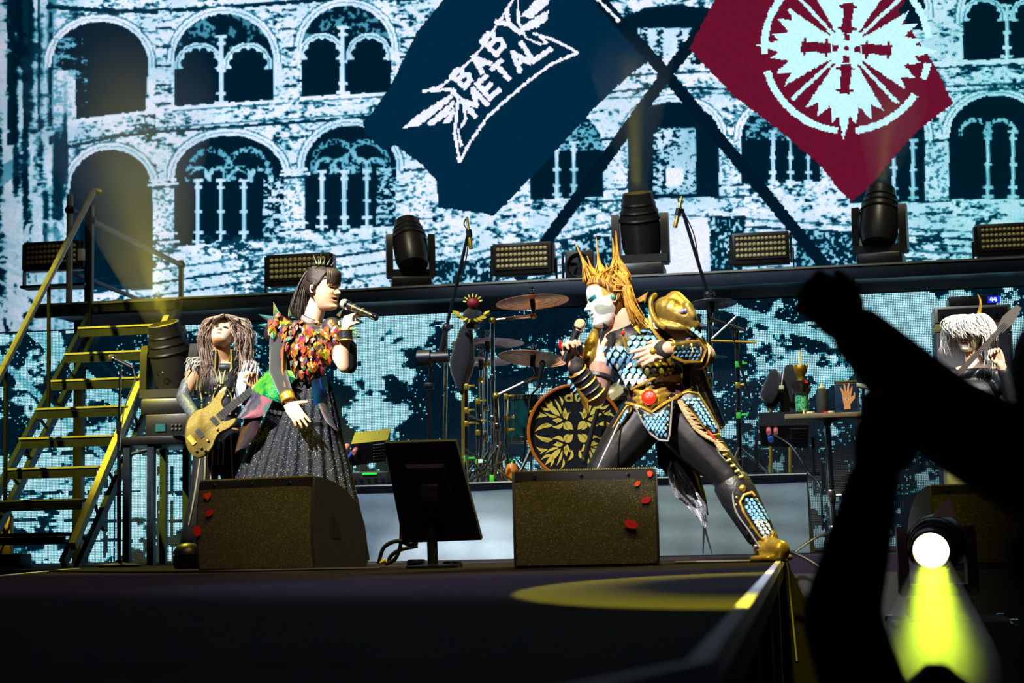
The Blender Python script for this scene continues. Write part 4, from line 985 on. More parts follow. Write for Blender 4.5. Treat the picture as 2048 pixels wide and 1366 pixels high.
# effects rack at the left end of the riser
t = thing('effects_rack', P(745, 968, 11.05), 'low black effects rack with a green lit strip on the riser', 'effects rack'); c = P(742, 952, 11.05)
mb = MB(); mb.box((c.x, 11.06, RZ + .055), (.28, .16, .10), bev=.008); mb.build('case', m_plastic, t)
mb = MB(); mb.box((c.x + .01, 10.975, RZ + .09), (.10, .012, .012)); mb.build('green_strip', M('green_glow', (30, 220, 40), .4, emit=(30, 230, 50), estr=.7), t, smooth=0)
for k in range(5):
    mb = MB(); mb.lathe([(.012, 0), (.010, .018)], 12, Matrix.Translation((c.x - .10 + .05 * k, 10.982, RZ + .05)) @ Matrix.Rotation(PI / 2, 4, 'X')); mb.build('knob', m_chrome, t)
# ================================================================ stage monitors, prompter, tray table, amps, front light
m_grille = M('speaker_grille', (58, 56, 44), .6, .25, var=.2, scale=60, bump=.9, bscale=420, speck=((120, 116, 74), 300, .90))
m_cab = M('speaker_cabinet', (36, 38, 50), .6, var=.2, bump=.2, bscale=200)
def heart(s):
    return [(s * .062 * 16 * math.sin(t) ** 3, s * .062 * (13 * math.cos(t) - 5 * math.cos(2 * t) - 2 * math.cos(3 * t) - math.cos(4 * t))) for t in np.linspace(0, 2 * PI, 26, endpoint=False)]
LIP_U = [(-1, 0), (-.6, .32), (-.25, .52), (0, .40), (.25, .52), (.6, .32), (1, 0), (.5, .10), (0, .06), (-.5, .10)]
LIP_L = [(-.9, -.06), (-.4, .02), (0, -.02), (.4, .02), (.9, -.06), (.5, -.42), (0, -.56), (-.5, -.42)]
LIP_O = [(math.cos(t) * (1 + .12 * math.sin(5 * t)) * .8, math.sin(t) * .9) for t in np.linspace(0, 2 * PI, 20, endpoint=False)]
def wedge(px, py, Y, W, H, D, yaw, label, stickers=(), teeth=True, zb=0.0):
    """stage monitor: front face square to the hall with a curved rear; px, py: front bottom centre"""
    c = base_at(px, Y, zb); t = thing('stage_monitor', c, label, 'stage monitor', 'stage monitors on the stage edge')
    Rz = Matrix.Rotation(math.radians(yaw), 4, 'Z'); X = Matrix.Translation(c) @ Rz
    prof = [(0.0, .004), (-.016, H * .3), (-.018, H * .6), (0, H - .035), (.012, H)] + [(.012 + (D - .012) * math.sin(a) ** 1.15, H * math.cos(a) ** .62) for a in np.linspace(.05, PI / 2 - .12, 9)] + [(D, .03), (D - .02, .004)]
    mb = MB(); mb.loft([[X @ Vector((s_ * W / 2, y, z)) for y, z in prof] for s_ in (-1, 1)]); mb.build('cabinet', m_cab, t, smooth=30)
    g = W / 2 - .012; gp = [(-.004, .012), (-.024, H * .3), (-.026, H * .6), (-.010, H - .045)]
    mb = MB(); mb.loft([[X @ Vector((lerp(-g, g, k / 12), y - .006 * math.sin(PI * k / 12), z)) for y, z in gp] for k in range(13)], cap=False, closed=False); gr_ = mb.build('grille', m_grille, t, smooth=60)
    mb = MB(); mb.loft([[X @ Vector((s_ * g, y, z)) for y, z in ((-.012, H - .045), (-.006, H - .006), (.004, H - .006), (.0, H - .045))] for s_ in (-1, 1)]); tb = mb.build('top_bar', m_plastic, t, smooth=0)
    for s_ in (-.72, -.05, .62):
        mb = MB(); mb.lathe([(.001, .004), (.008, .003), (.009, 0)], 12, X @ Matrix.Translation((s_ * g, -.011, H - .026)) @ Matrix.Rotation(PI / 2, 4, 'X'), cap=False); mb.build('screw', m_chrome, tb)
    if teeth:
        mb = MB(); n = 60
        for k in range(n): mb.box(X @ Vector((lerp(-g, g, (k + .5) / n), .004, H + .003)), (W / n * .55, .012, .007), Rz.to_3x3().to_4x4())
        o = mb.build('perforated_edge', M('edge_yellow_lit', (150, 140, 80), .5, .4), t, smooth=0); o['kind'] = 'stuff'  # yellow light along the top edge put into its colour
    # side handle recess
    hp = [(.17, H * .62), (.24, H * .40), (.245, H * .33), (.16, H * .34)]
    mb = MB(); mb.loft([[X @ Vector((W / 2 + .001, y, z)) for y, z in hp], [X @ Vector((W / 2 + .002, y, z)) for y, z in hp]]); mb.build('handle_recess', m_black, t, smooth=0)
    for (sx, sy, kind, sz, rot, m_) in stickers:
        # stick it where the sight line through this picture point meets the grille plane
        n = (Rz @ Vector((0, -1, 0))); o_ = X @ Vector((0, -.035, 0)); d = ray(sx, sy); p = EYE + d * ((o_ - EYE).dot(n) / d.dot(n))
        q = X.inverted() @ p; yy = np.interp(q.z, [z for y, z in gp], [y for y, z in gp]) - .0075 - .006 * math.sin(PI * (q.x + g) / (2 * g))
        F = X @ Matrix.Translation((q.x, yy, q.z)) @ Matrix.Rotation(PI / 2, 4, 'X') @ Matrix.Rotation(math.radians(rot), 4, 'Z')
        mb = MB()
        for poly in ({'heart': [heart(1)], 'lips': [LIP_U, LIP_L], 'pout': [LIP_O]}[kind]): mb.prism([(x * sz, y * sz) for x, y in poly], .0012, F)
        mb.build('sticker', m_, t, smooth=0)
    return t
m_org = M('sticker_orange', (232, 72, 20), .5, var=.06)
wedge(512, 1137, 8.05, .70, .462, .52, -15, 'stage monitor with heart and two lip stickers on its left side', [(412, 992, 'heart', .024, 8, m_org), (418, 1026, 'lips', .030, 28, m_red), (394, 1062, 'pout', .030, 5, m_red)])
wedge(1174, 1131, 7.3, .645, .428, .48, 9, 'stage monitor with four red stickers on its right side', [(1300, 947, 'pout', .015, 0, m_org), (1275, 967, 'lips', .018, 40, m_org), (1292, 1000, 'lips', .026, 25, m_red), (1262, 1048, 'lips', .036, -20, m_red)])
c3 = wedge(1985, 1160, 8.6, .60, .40, .45, 12, 'stage monitor lit yellow, at the feet of the bass player', zb=-.05)
# prompter screen seen from behind
t = thing('prompter_screen', base_at(866, 7.85, 0), 'black prompter screen on a stand, seen from behind between the monitors', 'prompter screen')
Q = [P(768, 886, 7.72), P(911, 882, 7.70), P(963, 1080, 7.90), P(806, 1086, 7.92)]
n = (Q[1] - Q[0]).cross(Q[3] - Q[0]).normalized(); n = n if n.y > 0 else -n
def inset(Q, k): c = sum(Q, Vector()) / 4; return [c + (q - c) * k for q in Q]
mb = MB(); mb.loft([inset(Q, .98), Q, [q + n * .03 for q in Q], [q + n * .035 for q in inset(Q, .98)]]); mb.build('panel', M('prompter_black', (9, 9, 12), .6, var=.2), t, smooth=20)
mb = MB(); mb.loft([[q - n * .012 for q in inset(Q, .5)], [q + n * .002 for q in inset(Q, .58)]]); bp = mb.build('back_bulge', M('prompter_black'), t, smooth=20)
mb = MB(); mb.loft([[q + n * .036 for q in inset(Q, .93)], [q + n * .037 for q in inset(Q, .93)]]); mb.build('display', M('dim_display', (30, 34, 40), .15, emit=(60, 70, 80), estr=.25), t, smooth=0)
cc = sum(Q, Vector()) / 4; b0 = wl(t)
mb = MB(); mb.tube([Vector((b0.x, b0.y, .012)), Vector((b0.x - .01, b0.y + .02, cc.z - .05)), cc - n * .02], .026, 12); mb.build('stand_tube', m_blackmetal, t)
mb = MB(); mb.box(cc - n * .02, (.09, .03, .09), bev=.008); mb.build('mount', m_blackmetal, t)
mb = MB(); mb.lathe([(.13, 0), (.13, .012), (.03, .02)], 28, Matrix.Translation(b0)); mb.build('base_plate', m_blackmetal, t)
q = base_at(905, 8.0, 0); mb = MB(); mb.lathe([(.05, 0), (.052, .015), (.045, .03), (.02, .034)], 20, Matrix.Translation(q)); tag(mb.build('floor_puck', m_plastic, own=True), 'flat round black puck on the floor right of the prompter', 'puck')
# cable tangle at the prompter foot
for k, (pts, lab) in enumerate(((((757, 1128), (768, 1095), (795, 1082), (820, 1090), (835, 1085)), 'thick black cable arching behind the prompter foot'), (((803, 1050), (801, 1090), (790, 1118), (770, 1128)), 'black cable hanging from the prompter panel'), (((835, 1092), (800, 1100), (782, 1112), (775, 1128)), 'cable loop lying against the prompter stand'))):
    mb = MB(); mb.tube(smoothpath([P(x, y, 7.95 + .06 * k) for x, y in pts]), .010); tag(mb.build('cable', m_cable, own=True), lab, 'cable')
q = P(760, 1126, 7.95); mb = MB(); mb.tube([q, q + Vector((.03, 0, .012))], .010, 8); tag(mb.build('cable_plug', M('yellow_plug', (210, 190, 40), .4), own=True), 'yellow cable plug on the floor between monitor and prompter', 'plug')
q = base_at(833, 8.05, 0); mb = MB(); mb.box(q + Vector((0, 0, .022)), (.09, .06, .04), bev=.012); tag(mb.build('cable_box', m_blackmetal, own=True), 'small dark cable box beside the prompter stand', 'box')
for pts, lab in ((((100, 1142), (150, 1131), (250, 1134), (400, 1137), (640, 1139), (760, 1135)), 'long cable along the stage floor before the left monitor'), (((1350, 1122), (1450, 1119), (1530, 1116), (1575, 1113)), 'cable along the stage edge by the boot')):
    mb = MB(); mb.tube(smoothpath([G(x, min(y + 4, 1150)) + Vector((0, 0, .007)) if False else base_at(x, 7.72 if x > 300 else 9.6 - x / 160, .007) for x, y in pts]), .007, 6); tag(mb.build('cable', m_cable, own=True), lab, 'cable')
mb = MB(); mb.tube(smoothpath([(-.25, 9.35, .008), (-.13, 9.3, .012), (-.085, 9.28, -.03), (-.07, 9.2, -.25), (-.05, 9.0, -.55)]), .012); tag(mb.build('hanging_cable', m_cable, own=True), 'black cable falling over the runway corner below the boot', 'cable')
mb = MB(); mb.tube(smoothpath([(-.16, 9.38, .008), (-.05, 9.45, .02), (.15, 9.4, -.12), (.35, 9.3, -.45)]), .009); tag(mb.build('hanging_cable', m_cable, own=True), 'thin cable falling from the runway corner towards the pit', 'cable')
# black dome beside the left monitor
q = base_at(376, 9.2, 0); t = thing('dome_uplight', q, 'round black floor lamp behind the left monitor corner', 'floor lamp')
mb = MB(); mb.lathe([(.075, 0), (.085, .03), (.085, .08), (.07, .082)], 28, Matrix.Translation(q)); mb.build('ribbed_base', m_blackmetal, t)
mb = MB(); mb.lathe([(.088, .082), (.085, .10), (.068, .128), (.04, .145), (.001, .15)], 28, Matrix.Translation(q)); mb.build('dome', m_plastic, t)

# tray table on a chrome stand
TY = 9.95; tb_ = base_at(1671, TY, 0)
t = thing('tray_table', tb_, 'small wooden tray table on a chrome tripod stand beside the riser', 'table')
a, b = P(1569, 829, TY), P(1727, 826, TY); tz = a.z; tc = Vector(((a.x + b.x) / 2, TY + .1, tz))
m_wood = M('tray_wood', (120, 104, 84), .6, var=.35, scale=30, bump=.2)
mb = MB(); mb.box(tc - Vector((0, 0, .016)), (b.x - a.x, .30, .028), bev=.004); mb.build('tray', m_wood, t)
top = P(1655, 842, TY)
mb = MB(); mb.lathe([(.02, -.07), (.03, -.05), (.09, -.032), (.10, -.03)], 20, Matrix.Translation((top.x, TY + .08, tz)), cap=True); mb.build('mount_plate', m_blackmetal, t)
mb = MB(); mb.tube([(tb_.x, TY + .03, .02), (top.x, TY + .08, tz - .05)], .017); pole = mb.build('pole', m_chrome, t)
for k, s_ in ((.40, .024), (.14, .026)):
    q = Vector((lerp(tb_.x, top.x, k), TY + .04, lerp(.02, tz, k))); mb = MB(); mb.box(q, (.045, .05, .07), bev=.008); mb.tube([q, q + Vector((.06, -.02, .0))], .010, 6); mb.build('height_clamp', m_chrome, t)
for an in (200, 335, 80):
    e = Vector((tb_.x + .26 * math.cos(math.radians(an)), TY + .03 + .26 * math.sin(math.radians(an)), .012)); m_ = Vector((lerp(tb_.x, e.x, .45), lerp(TY + .03, e.y, .45), .10))
    mb = MB(); mb.tube(smoothpath([Vector((tb_.x, TY + .03, .13)), m_, e], 5), .012, flat=.7); mb.build('leg', m_chrome, t)
    mb = MB(); mb.ball(e, .018); mb.build('rubber_foot', m_black, t)
def on_tray(px, dy=.0): return Vector((base_at(px, TY + dy, tz).x, TY + dy, tz - .001))
q = on_tray(1605, .1); k_ = 1 / ppm(TY, 1650)
t = thing('spray_can', q, 'green labelled can with crinkled black wrap around its top, on the tray', 'can')
mb = MB(); mb.lathe([(.040, 0), (.044, .006), (.044, .02), (.040, .024)], 24, Matrix.Translation(q)); mb.build('base_ring', m_plastic, t)
mb = MB(); mb.lathe([(.038, .022), (.040, .03), (.040, .13), (.036, .135)], 24, Matrix.Translation(q)); mb.build('green_label', M('green_label', (90, 190, 140), .45, var=.3, scale=90, speck=((30, 90, 70), 160, .7)), t)
mb = MB(); random.seed(5)
rings = []
for z, r_ in ((.125, .040), (.135, .052), (.16, .054), (.185, .055), (.205, .050), (.212, .03)):
    rings.append([q + Vector((r_ * (1 + random.uniform(-.12, .12)) * math.cos(2 * PI * j / 18), r_ * (1 + random.uniform(-.12, .12)) * math.sin(2 * PI * j / 18), z)) for j in range(18)])
mb.loft(rings); w_ = mb.build('plastic_wrap', M('black_foil', (30, 30, 34), .2, var=.3, coat=.4), t, smooth=10)
mb = MB(); mb.box(q + Vector((.03, -.05, .195)), (.02, .006, .014)); mb.build('red_tab', m_red, t, smooth=0)
q2 = q + Vector((0, 0, .211)); t = thing('gold_cat_cup', q2, 'gold cup with cat ears holding the thin candle', 'cup')
mb = MB(); mb.lathe([(.024, 0), (.022, .01), (.026, .03), (.038, .05), (.040, .075), (.034, .09), (.018, .094), (.016, .08)], 22, Matrix.Translation(q2)); mb.build('bowl', M('old_gold', (170, 130, 40), .38, .7, var=.45, scale=50, bump=.3), t)
for s_ in (-1, 1):
    mb = MB(); mb.tube([q2 + Vector((s_ * .03, 0, .075)), q2 + Vector((s_ * .044, 0, .098))], [.014, .002], 8); mb.build('ear', M('old_gold'), t)
q3 = q2 + Vector((0, 0, .075)); t = thing('candle', q3, 'thin pale candle standing in the gold cat eared cup', 'candle')
mb = MB(); mb.lathe([(.0085, 0), (.0085, .10), (.005, .103)], 12, Matrix.Translation(q3)); mb.build('wax', M('candle_wax', (226, 206, 140), .5), t)
mb = MB(); mb.tube([q3 + Vector((0, 0, .10)), q3 + Vector((.001, 0, .112))], .0015, 5); mb.build('wick', m_black, t)
q = on_tray(1646, .1); t = thing('spray_can', q, 'matte black can with cream cap, between the green can and the hand box', 'can')
mb = MB(); mb.lathe([(.034, 0), (.036, .004), (.036, .135), (.032, .150), (.02, .158)], 24, Matrix.Translation(q)); mb.build('body', M('matte_black', (44, 44, 44), .7, var=.2, scale=90), t)
mb = MB(); mb.lathe([(.018, .157), (.019, .168), (.010, .172), (.008, .186), (.003, .188)], 16, Matrix.Translation(q)); mb.build('cap', M('cream_plastic', (226, 214, 160), .5), t)
# box with the painted hand
a, b = P(1675, 760, TY), P(1713, 828, TY); t = thing('hand_box', on_tray(1694, .03), 'dark blue box with a painted clawed hand and one eye', 'box'); q = wl(t)
W_, H_ = .125, a.z - tz
mb = MB(); mb.box(q + Vector((0, .05, H_ / 2)), (W_, .10, H_), bev=.004); mb.build('box', M('box_navy', (30, 50, 82), .3, var=.35, scale=10), t)
mb = MB(); mb.box(q + Vector((0, .05, H_ - .006)), (W_ + .004, .104, .008)); mb.box(q + Vector((0, .05, H_ - .022)), (W_ + .004, .104, .003)); mb.build('gold_border', m_goldm, t, smooth=0)
F = Matrix.Translation(q + Vector((.004, -.0015, .01))) @ Matrix.Rotation(PI / 2, 4, 'X')
m_hand = M('painted_hand', (226, 150, 96), .6, var=.12)
hnd = [(-.018, .012), (.018, .012), (.016, .04), (.032, .06), (.044, .075), (.047, .105), (.040, .112), (.036, .092), (.022, .086), (.026, .105), (.033, .135), (.032, .152), (.022, .135), (.014, .11), (.014, .14), (.018, .165), (.012, .168), (.004, .145), (.001, .115), (-.004, .145), (-.010, .165), (-.016, .16), (-.014, .135), (-.012, .11), (-.024, .135), (-.036, .145), (-.036, .135), (-.028, .11), (-.026, .085), (-.022, .055), (-.018, .035)]
mb = MB(); mb.prism([(x * 1.05, y * 1.0) for x, y in hnd], .0012, F); mb.build('painted_hand', m_hand, t, smooth=0)
mb = MB(); mb.prism([(.012 * math.cos(a_), .070 + .005 * math.sin(a_)) for a_ in np.linspace(0, 2 * PI, 14, endpoint=False)], .0018, F); ey = mb.build('painted_eye', m_trim, t, smooth=0)
mb = MB(); mb.prism([(.004 * math.cos(a_), .070 + .004 * math.sin(a_)) for a_ in np.linspace(0, 2 * PI, 10, endpoint=False)], .0024, F); mb.build('pupil', m_black, ey, smooth=0)
for px, m_, s_, lab in ((1621, M('tea_light', (226, 220, 190), .5), .026, 'flat cream tea light before the green can'), (1654, m_red, .022, 'small dark red dish on the tray before the black can'), (1663, M('tea_light'), .020, 'small cream tea light left of the hand box')):
    q = on_tray(px, .0 if px != 1654 else .03); mb = MB(); mb.lathe([(s_ * .9, 0), (s_, .003), (s_, .013), (s_ * .8, .013), (s_ * .78, .010)], 18, Matrix.Translation(q)); tag(mb.build('tea_light' if px != 1654 else 'small_dish', m_, own=True), lab, 'tea light' if px != 1654 else 'dish')
q = on_tray(1608, -.01); mb = MB(); mb.tube([q, q + Vector((0, 0, .026))], [.008, .003], 8); tag(mb.build('candle_stub', M('candle_wax'), own=True), 'tiny candle stub at the tray edge', 'candle')
t = thing('drumstick_holder', P(1740, 785, 10.6), 'pale tube with a yellow rim lying behind the hand box', 'tube'); a, b = P(1712, 770, 10.6), P(1760, 779, 10.6)
mb = MB(); mb.tube([a, b], .016, 12); mb.build('tube', M('pale_tube', (200, 200, 160), .4), t); mb = MB(); mb.tube([b, b.lerp(a, .06)], .019, 12); mb.build('rim', m_goldm, t)
mb = MB(); mb.tube([a.lerp(b, .3), Vector((a.x, 10.6, .01))], .010); mb.build('stand', m_blackmetal, t)

# bass amplifier stack
AY = 12.7
a, b = P(1869, 613, AY), P(2023, 640, AY); ax0, ax1 = a.x, b.x; cx = (ax0 + ax1) / 2
m_silver = M('amp_silver', (150, 150, 140), .4, .5, var=.2)
zc = b.z
t = thing('speaker_cabinet', (cx, AY + .2, 0), 'tall black bass speaker cabinet behind the bass player', 'speaker cabinet')
mb = MB(); mb.box((cx, AY + .22, (zc - .07) / 2), (ax1 - ax0, .4, zc - .07), bev=.012); mb.build('cabinet', m_cab, t)
mb = MB(); mb.box((cx, AY + .014, (zc - .07) / 2), ((ax1 - ax0) * .92, .012, (zc - .07) * .94)); mb.build('grille_cloth', m_cab, t, smooth=0)
mb = MB(); mb.box((cx, AY + .2, zc - .068 + .032), (ax1 - ax0, .36, .062), bev=.006); o = mb.build('rack_unit', M('rack_yellow', (130, 116, 60), .5, var=.5, scale=30), own=True); tag(o, 'shallow yellow rack unit between cabinet and amplifier head', 'rack unit')  # mottled yellow unit colour
t = thing('bass_amplifier', (cx, AY + .2, zc), 'silver framed amplifier head on the bass speaker cabinet', 'amplifier')
hh = a.z - zc; mb = MB(); mb.box((cx, AY + .2, zc + hh / 2), (ax1 - ax0, .36, hh - .004), bev=.006); mb.build('frame', m_silver, t)
mb = MB(); mb.box((cx, AY + .016, zc + hh / 2), ((ax1 - ax0) * .92, .02, hh * .66)); mb.build('panel', m_plastic, t, smooth=0)
for k in range(9):
    mb = MB(); mb.lathe([(.012, 0), (.010, .02)], 12, Matrix.Translation((lerp(ax0, ax1, .1 + .1 * k), AY + .006, zc + hh * .45)) @ Matrix.Rotation(PI / 2, 4, 'X')); mb.build('knob', m_chrome, t)
a2, b2 = P(1898, 594, AY), P(1994, 612, AY); t = thing('tuner_unit', ((a2.x + b2.x) / 2, AY + .15, zc + hh - .002), 'thin black tuner with glowing blue digits on the amplifier head', 'tuner')
q = wl(t); h2_ = .075; mb = MB(); mb.box(q + Vector((0, 0, h2_ / 2)), (b2.x - a2.x, .26, h2_), bev=.005); mb.build('case', m_plastic, t)
mb = MB(); mb.box(q + Vector((.155, -.132, h2_ * .5)), (.09, .008, .05)); mb.build('display', M('blue_display', (20, 30, 160), .3, emit=(20, 40, 220), estr=.9), t, smooth=0)
F = Matrix.Translation(q + Vector((.135, -.138, h2_ * .5 - .016))) @ Matrix.Rotation(PI / 2, 4, 'X')
for k in range(2):
    mb = MB(); stroke2(mb, [(k * .026, .030), (k * .026 - .008, .012), (k * .026 + .014, .012)], .005, F, 0, .002); stroke2(mb, [(k * .026 + .008, .028), (k * .026 + .008, 0)], .005, F, 0, .002)
    mb.build('digit_4', M('digit_glow', (220, 235, 255), .3, emit=(210, 230, 255), estr=2.5), t, smooth=0)

# bright fixture at the stage edge on the right, standing on a case in the pit
ls = Vector((.505, 7.0, .084))
ax_ = Vector((-.10, -.80, -.45)).normalized()
fc = thing('flight_case', (.60, 7.25, -1.3), 'black flight case carrying the glowing front light', 'flight case')
mb = MB(); mb.box((.60, 7.25, -.77), (.50, .50, 1.06), bev=.015); mb.build('case', m_black, fc)
for sx in (-1, 1):
    for sy in (-1, 1):
        mb = MB(); mb.box((.60 + sx * .235, 7.25 + sy * .235, -.25), (.04, .04, .03), bev=.008); mb.build('corner', m_chrome, fc)
mh5, l5 = moving_head(Vector((.56, 7.25, -.239)), .74, (-.16, -.86, -.12), 'moving head at the runway edge glaring white yellow towards the hall', 9.0, hue=(255, 250, 190))
mb = MB(); qb = wl(mh5) + Vector((.03, -.08, .42)); mb.prism([(-.05, 0), (.05, 0), (.03, .09)], .004, look(qb, (0, -1, .3))); mb.build('flag_plate', m_rail, mh5, smooth=0)
# ================================================================ figures: library
def remesh(mb, vox, it=4):
    me = mb.mesh('tmp'); o = bpy.data.objects.new('tmp', me); C.objects.link(o)
    m = o.modifiers.new('r', 'REMESH'); m.mode = 'VOXEL'; m.voxel_size = vox
    if it:
        m2 = o.modifiers.new('s', 'SMOOTH'); m2.factor = .5; m2.iterations = it
    ev = o.evaluated_get(bpy.context.evaluated_depsgraph_get()); d = ev.to_mesh()
    v = [tuple(x.co) for x in d.vertices]; f = [tuple(p.vertices) for p in d.polygons]
    ev.to_mesh_clear(); bpy.data.objects.remove(o); bpy.data.meshes.remove(me)
    r = MB(); r.v = v; r.f = f; r.mi = [0] * len(f); return r
def limb(mb, pts, rs, n=14, flat=1.0, ref=None):
    """tapered limb through joints, rounded at the joints"""
    pts = [Vector(p) for p in pts]
    for (a, b), (ra, rb) in zip(zip(pts[:-1], pts[1:]), zip(rs[:-1], rs[1:])):
        k = 5; mb.tube([a.lerp(b, i / k) for i in range(k + 1)], [lerp(ra, rb, i / k) for i in range(k + 1)], n, flat=flat, ref=ref)
    for p, r_ in zip(pts, rs): mb.ball(p, r_ * .99, n, 8)
def bulge(a, b, ra, rm, rb, at=.4):
    """three-radius limb segment: muscle bulge part of the way along"""
    a, b = Vector(a), Vector(b); return [a, a.lerp(b, at), b], [ra, rm, rb]
def hand(mb, wrist, d, back, L=.175, curl=(30, 30, 35, 40), spread=6, thumb=(.75, .35, 0.1), thumb_curl=25, mirror=1, rr=1.0):
    """wrist point, direction to the knuckles, direction of the back of the hand"""
    d = Vector(d).normalized(); bk = Vector(back); bk = (bk - d * bk.dot(d)).normalized(); sd = d.cross(bk) * mirror   # sd: towards the little finger
    w = Vector(wrist); pl = L * .50
    for k in range(4):
        u = (k - 1.5) * L * .118
        mb.tube([w + sd * u * .62, w + d * pl * .5 + sd * u * .9, w + d * pl + sd * u], [L * .082, L * .088, L * .072], 10, flat=.8, ref=bk)
        mb.ball(w + d * pl + sd * u, L * .062 * rr, 10, 6)
    mb.ball(w + d * pl * .35 - sd * L * .16 - bk * L * .03, (L * .12,) * 3, 10, 7)
    tips = []
    for k, (ln, cu) in enumerate(zip((.44, .50, .47, .37), curl)):
        p = w + d * pl + sd * (k - 1.5) * L * .118; a = 0; q = [p]; dd = (d + sd * math.tan(math.radians((k - 1.5) * spread))).normalized()
        for seg, fr in ((0, .45), (1, .32), (2, .25)):
            a += cu * (1.0 if seg else .8); ar = math.radians(a)
            p = p + (dd * math.cos(ar) - bk * math.sin(ar)) * L * ln * fr; q.append(p)
        limb(mb, q, [L * .058 * rr, L * .054 * rr, L * .049 * rr, L * .040 * rr], 8); tips.append(p)
    t0 = w + d * L * .13 - sd * L * .20 - bk * L * .02; td = (d * thumb[0] - sd * thumb[1] - bk * thumb[2]).normalized()
    t1 = t0 + td * L * .20; a = math.radians(thumb_curl); td2 = (td * math.cos(a) + (sd * .7 - bk * .7).normalized() * math.sin(a)).normalized(); t2 = t1 + td2 * L * .17
    limb(mb, [t0, t1, t2], [L * .085 * rr, L * .064 * rr, L * .048 * rr], 9)
    return tips + [t2]
_Z = [-.5, -.47, -.42, -.35, -.28, -.2, -.1, 0, .08, .16, .25, .33, .40, .45, .485, .5]
_F = [.26, .345, .372, .365, .372, .378, .372, .362, .372, .376, .352, .300, .222, .145, .060, 0]
_B = [-.12, -.10, -.04, .04, .12, .22, .335, .405, .43, .435, .41, .36, .275, .19, .085, 0]
_W = [.12, .165, .205, .242, .272, .300, .322, .334, .338, .334, .312, .268, .205, .145, .068, 0.0]
def head_mesh(X, H, mouth=0.0, nz=110, na=120, nose=1.0):
    """returns MB in world coordinates and the head-local unit coordinates of every vertex (x side, y forward, z up)"""
    zs = np.concatenate([np.linspace(-.5, .40, nz - 26, endpoint=False), .5 - .10 * (1 - np.linspace(0, 1, 26)) ** 2])
    ph = np.linspace(-PI, PI, na, endpoint=False)
    Zg, Pg = np.meshgrid(zs, ph, indexing='ij')
    f = np.interp(Zg, _Z, _F); b = np.interp(Zg, _Z, _B); w_ = np.interp(Zg, _Z, _W)
    c, s_ = np.cos(Pg), np.sin(Pg)
    x = w_ * np.sign(s_) * np.abs(s_) ** .92
    y = np.where(c > 0, f * np.abs(c) ** .78, -b * np.abs(c) ** .9)
    ax = np.abs(x); fr = np.clip(c * 3, 0, 1); g = lambda u, v, su, sv: np.exp(-(u / su) ** 2 - (v / sv) ** 2)
    dy = np.zeros_like(x)
    N = np.interp(Zg, [-.155, -.14, -.118, -.10, -.05, 0, .05, .09], [0, .05, .105, .112, .070, .032, .008, 0]) * nose
    S = np.interp(Zg, [-.15, -.10, 0, .08], [.052, .046, .032, .05]); dy += N * np.exp(-(x / S) ** 2)
    dy += .030 * nose * g(ax - .048, Zg + .122, .022, .020)
    dy -= .036 * g(ax - .135, Zg - .005, .065, .036); dy += .018 * g(ax - .12, Zg - .062, .10, .020)
    dy += .014 * g(ax - .135, Zg + .0, .042, .020)
    dy += .014 * g(ax - .19, Zg + .10, .08, .06)
    dy += .026 * np.exp(-(x / .085) ** 2) * (np.exp(-((Zg + .212) / .018) ** 2) + np.exp(-((Zg + .268 + mouth * .03) / .022) ** 2))
    dy -= (.018 + mouth * .07) * g(x, Zg + .238 + mouth * .012, .085, .010 + mouth * .022)
    dy += .028 * g(x, Zg + .425, .10, .045)
    y = y + dy * fr
    loc = np.stack([x, y, Zg], -1).reshape(-1, 3)
    mb = MB(); fs = []
    for i in range(nz - 1):
        for j in range(na):
            k = (j + 1) % na; fs.append((i * na + j, i * na + k, (i + 1) * na + k, (i + 1) * na + j))
    fs.append(tuple(range(na))); L_ = [loc]
    vs = [tuple(p) for p in loc]
    # ears
    for sg in (-1, 1):
        n0 = len(vs); er = []
        for (u, r_, dx) in ((0, .02, .005), (.3, .072, .012), (.7, .092, .030), (1.0, .098, .052), (1.15, .088, .058), (1.2, .070, .048), (1.1, .05, .03), (1.0, .02, .026)):
            for j in range(18):
                a = 2 * PI * j / 18; zz = .0 + -.045 + r_ * 1.0 * math.sin(a) * (1.05 if math.sin(a) > 0 else .95); yy = -.055 + r_ * .62 * math.cos(a) - .25 * r_ * math.sin(a) * .4
                er.append((sg * (.318 + dx), yy, zz))
        vs += er; L_.append(np.array(er))
        for i in range(7):
            for j in range(18):
                k = (j + 1) % 18; fs.append((n0 + i * 18 + j, n0 + i * 18 + k, n0 + (i + 1) * 18 + k, n0 + (i + 1) * 18 + j))
    loc = np.concatenate(L_); mb.add([Vector(p) * H for p in vs], fs, X)
    return mb, loc
def merge(*mbs):
    r = MB()
    for m in mbs:
        n = len(r.v); r.v += m.v; r.f += [tuple(i + n for i in f) for f in m.f]; r.mi += m.mi
    return r
def set_color(o, name, cols):
    at = o.data.attributes.new(name, 'FLOAT_COLOR', 'POINT'); a = np.ones((len(o.data.vertices), 4), np.float32); a[:, :3] = cols; at.data.foreach_set('color', a.ravel())
def strands(curves, r0, r1=.0006, n=5, flat=.5):
    mb = MB()
    for c in curves:
        p = smoothpath(c, 4); m = len(p); mb.tube(p, [lerp(r0, r1, (i / (m - 1)) ** 1.6) for i in range(m)], n, flat=flat)
    return mb
def shell(rings, th=.004):
    """thin open garment from rings"""
    mb = MB(); mb.loft(rings, cap=False); n = len(rings[0])
    c = [sum((Vector(p) for p in r), Vector()) / n for r in rings]
    inner = [[Vector(p) + (c[i] - Vector(p)).normalized() * th for p in r] for i, r in enumerate(rings)]
    mb.loft(inner, cap=False); return mb
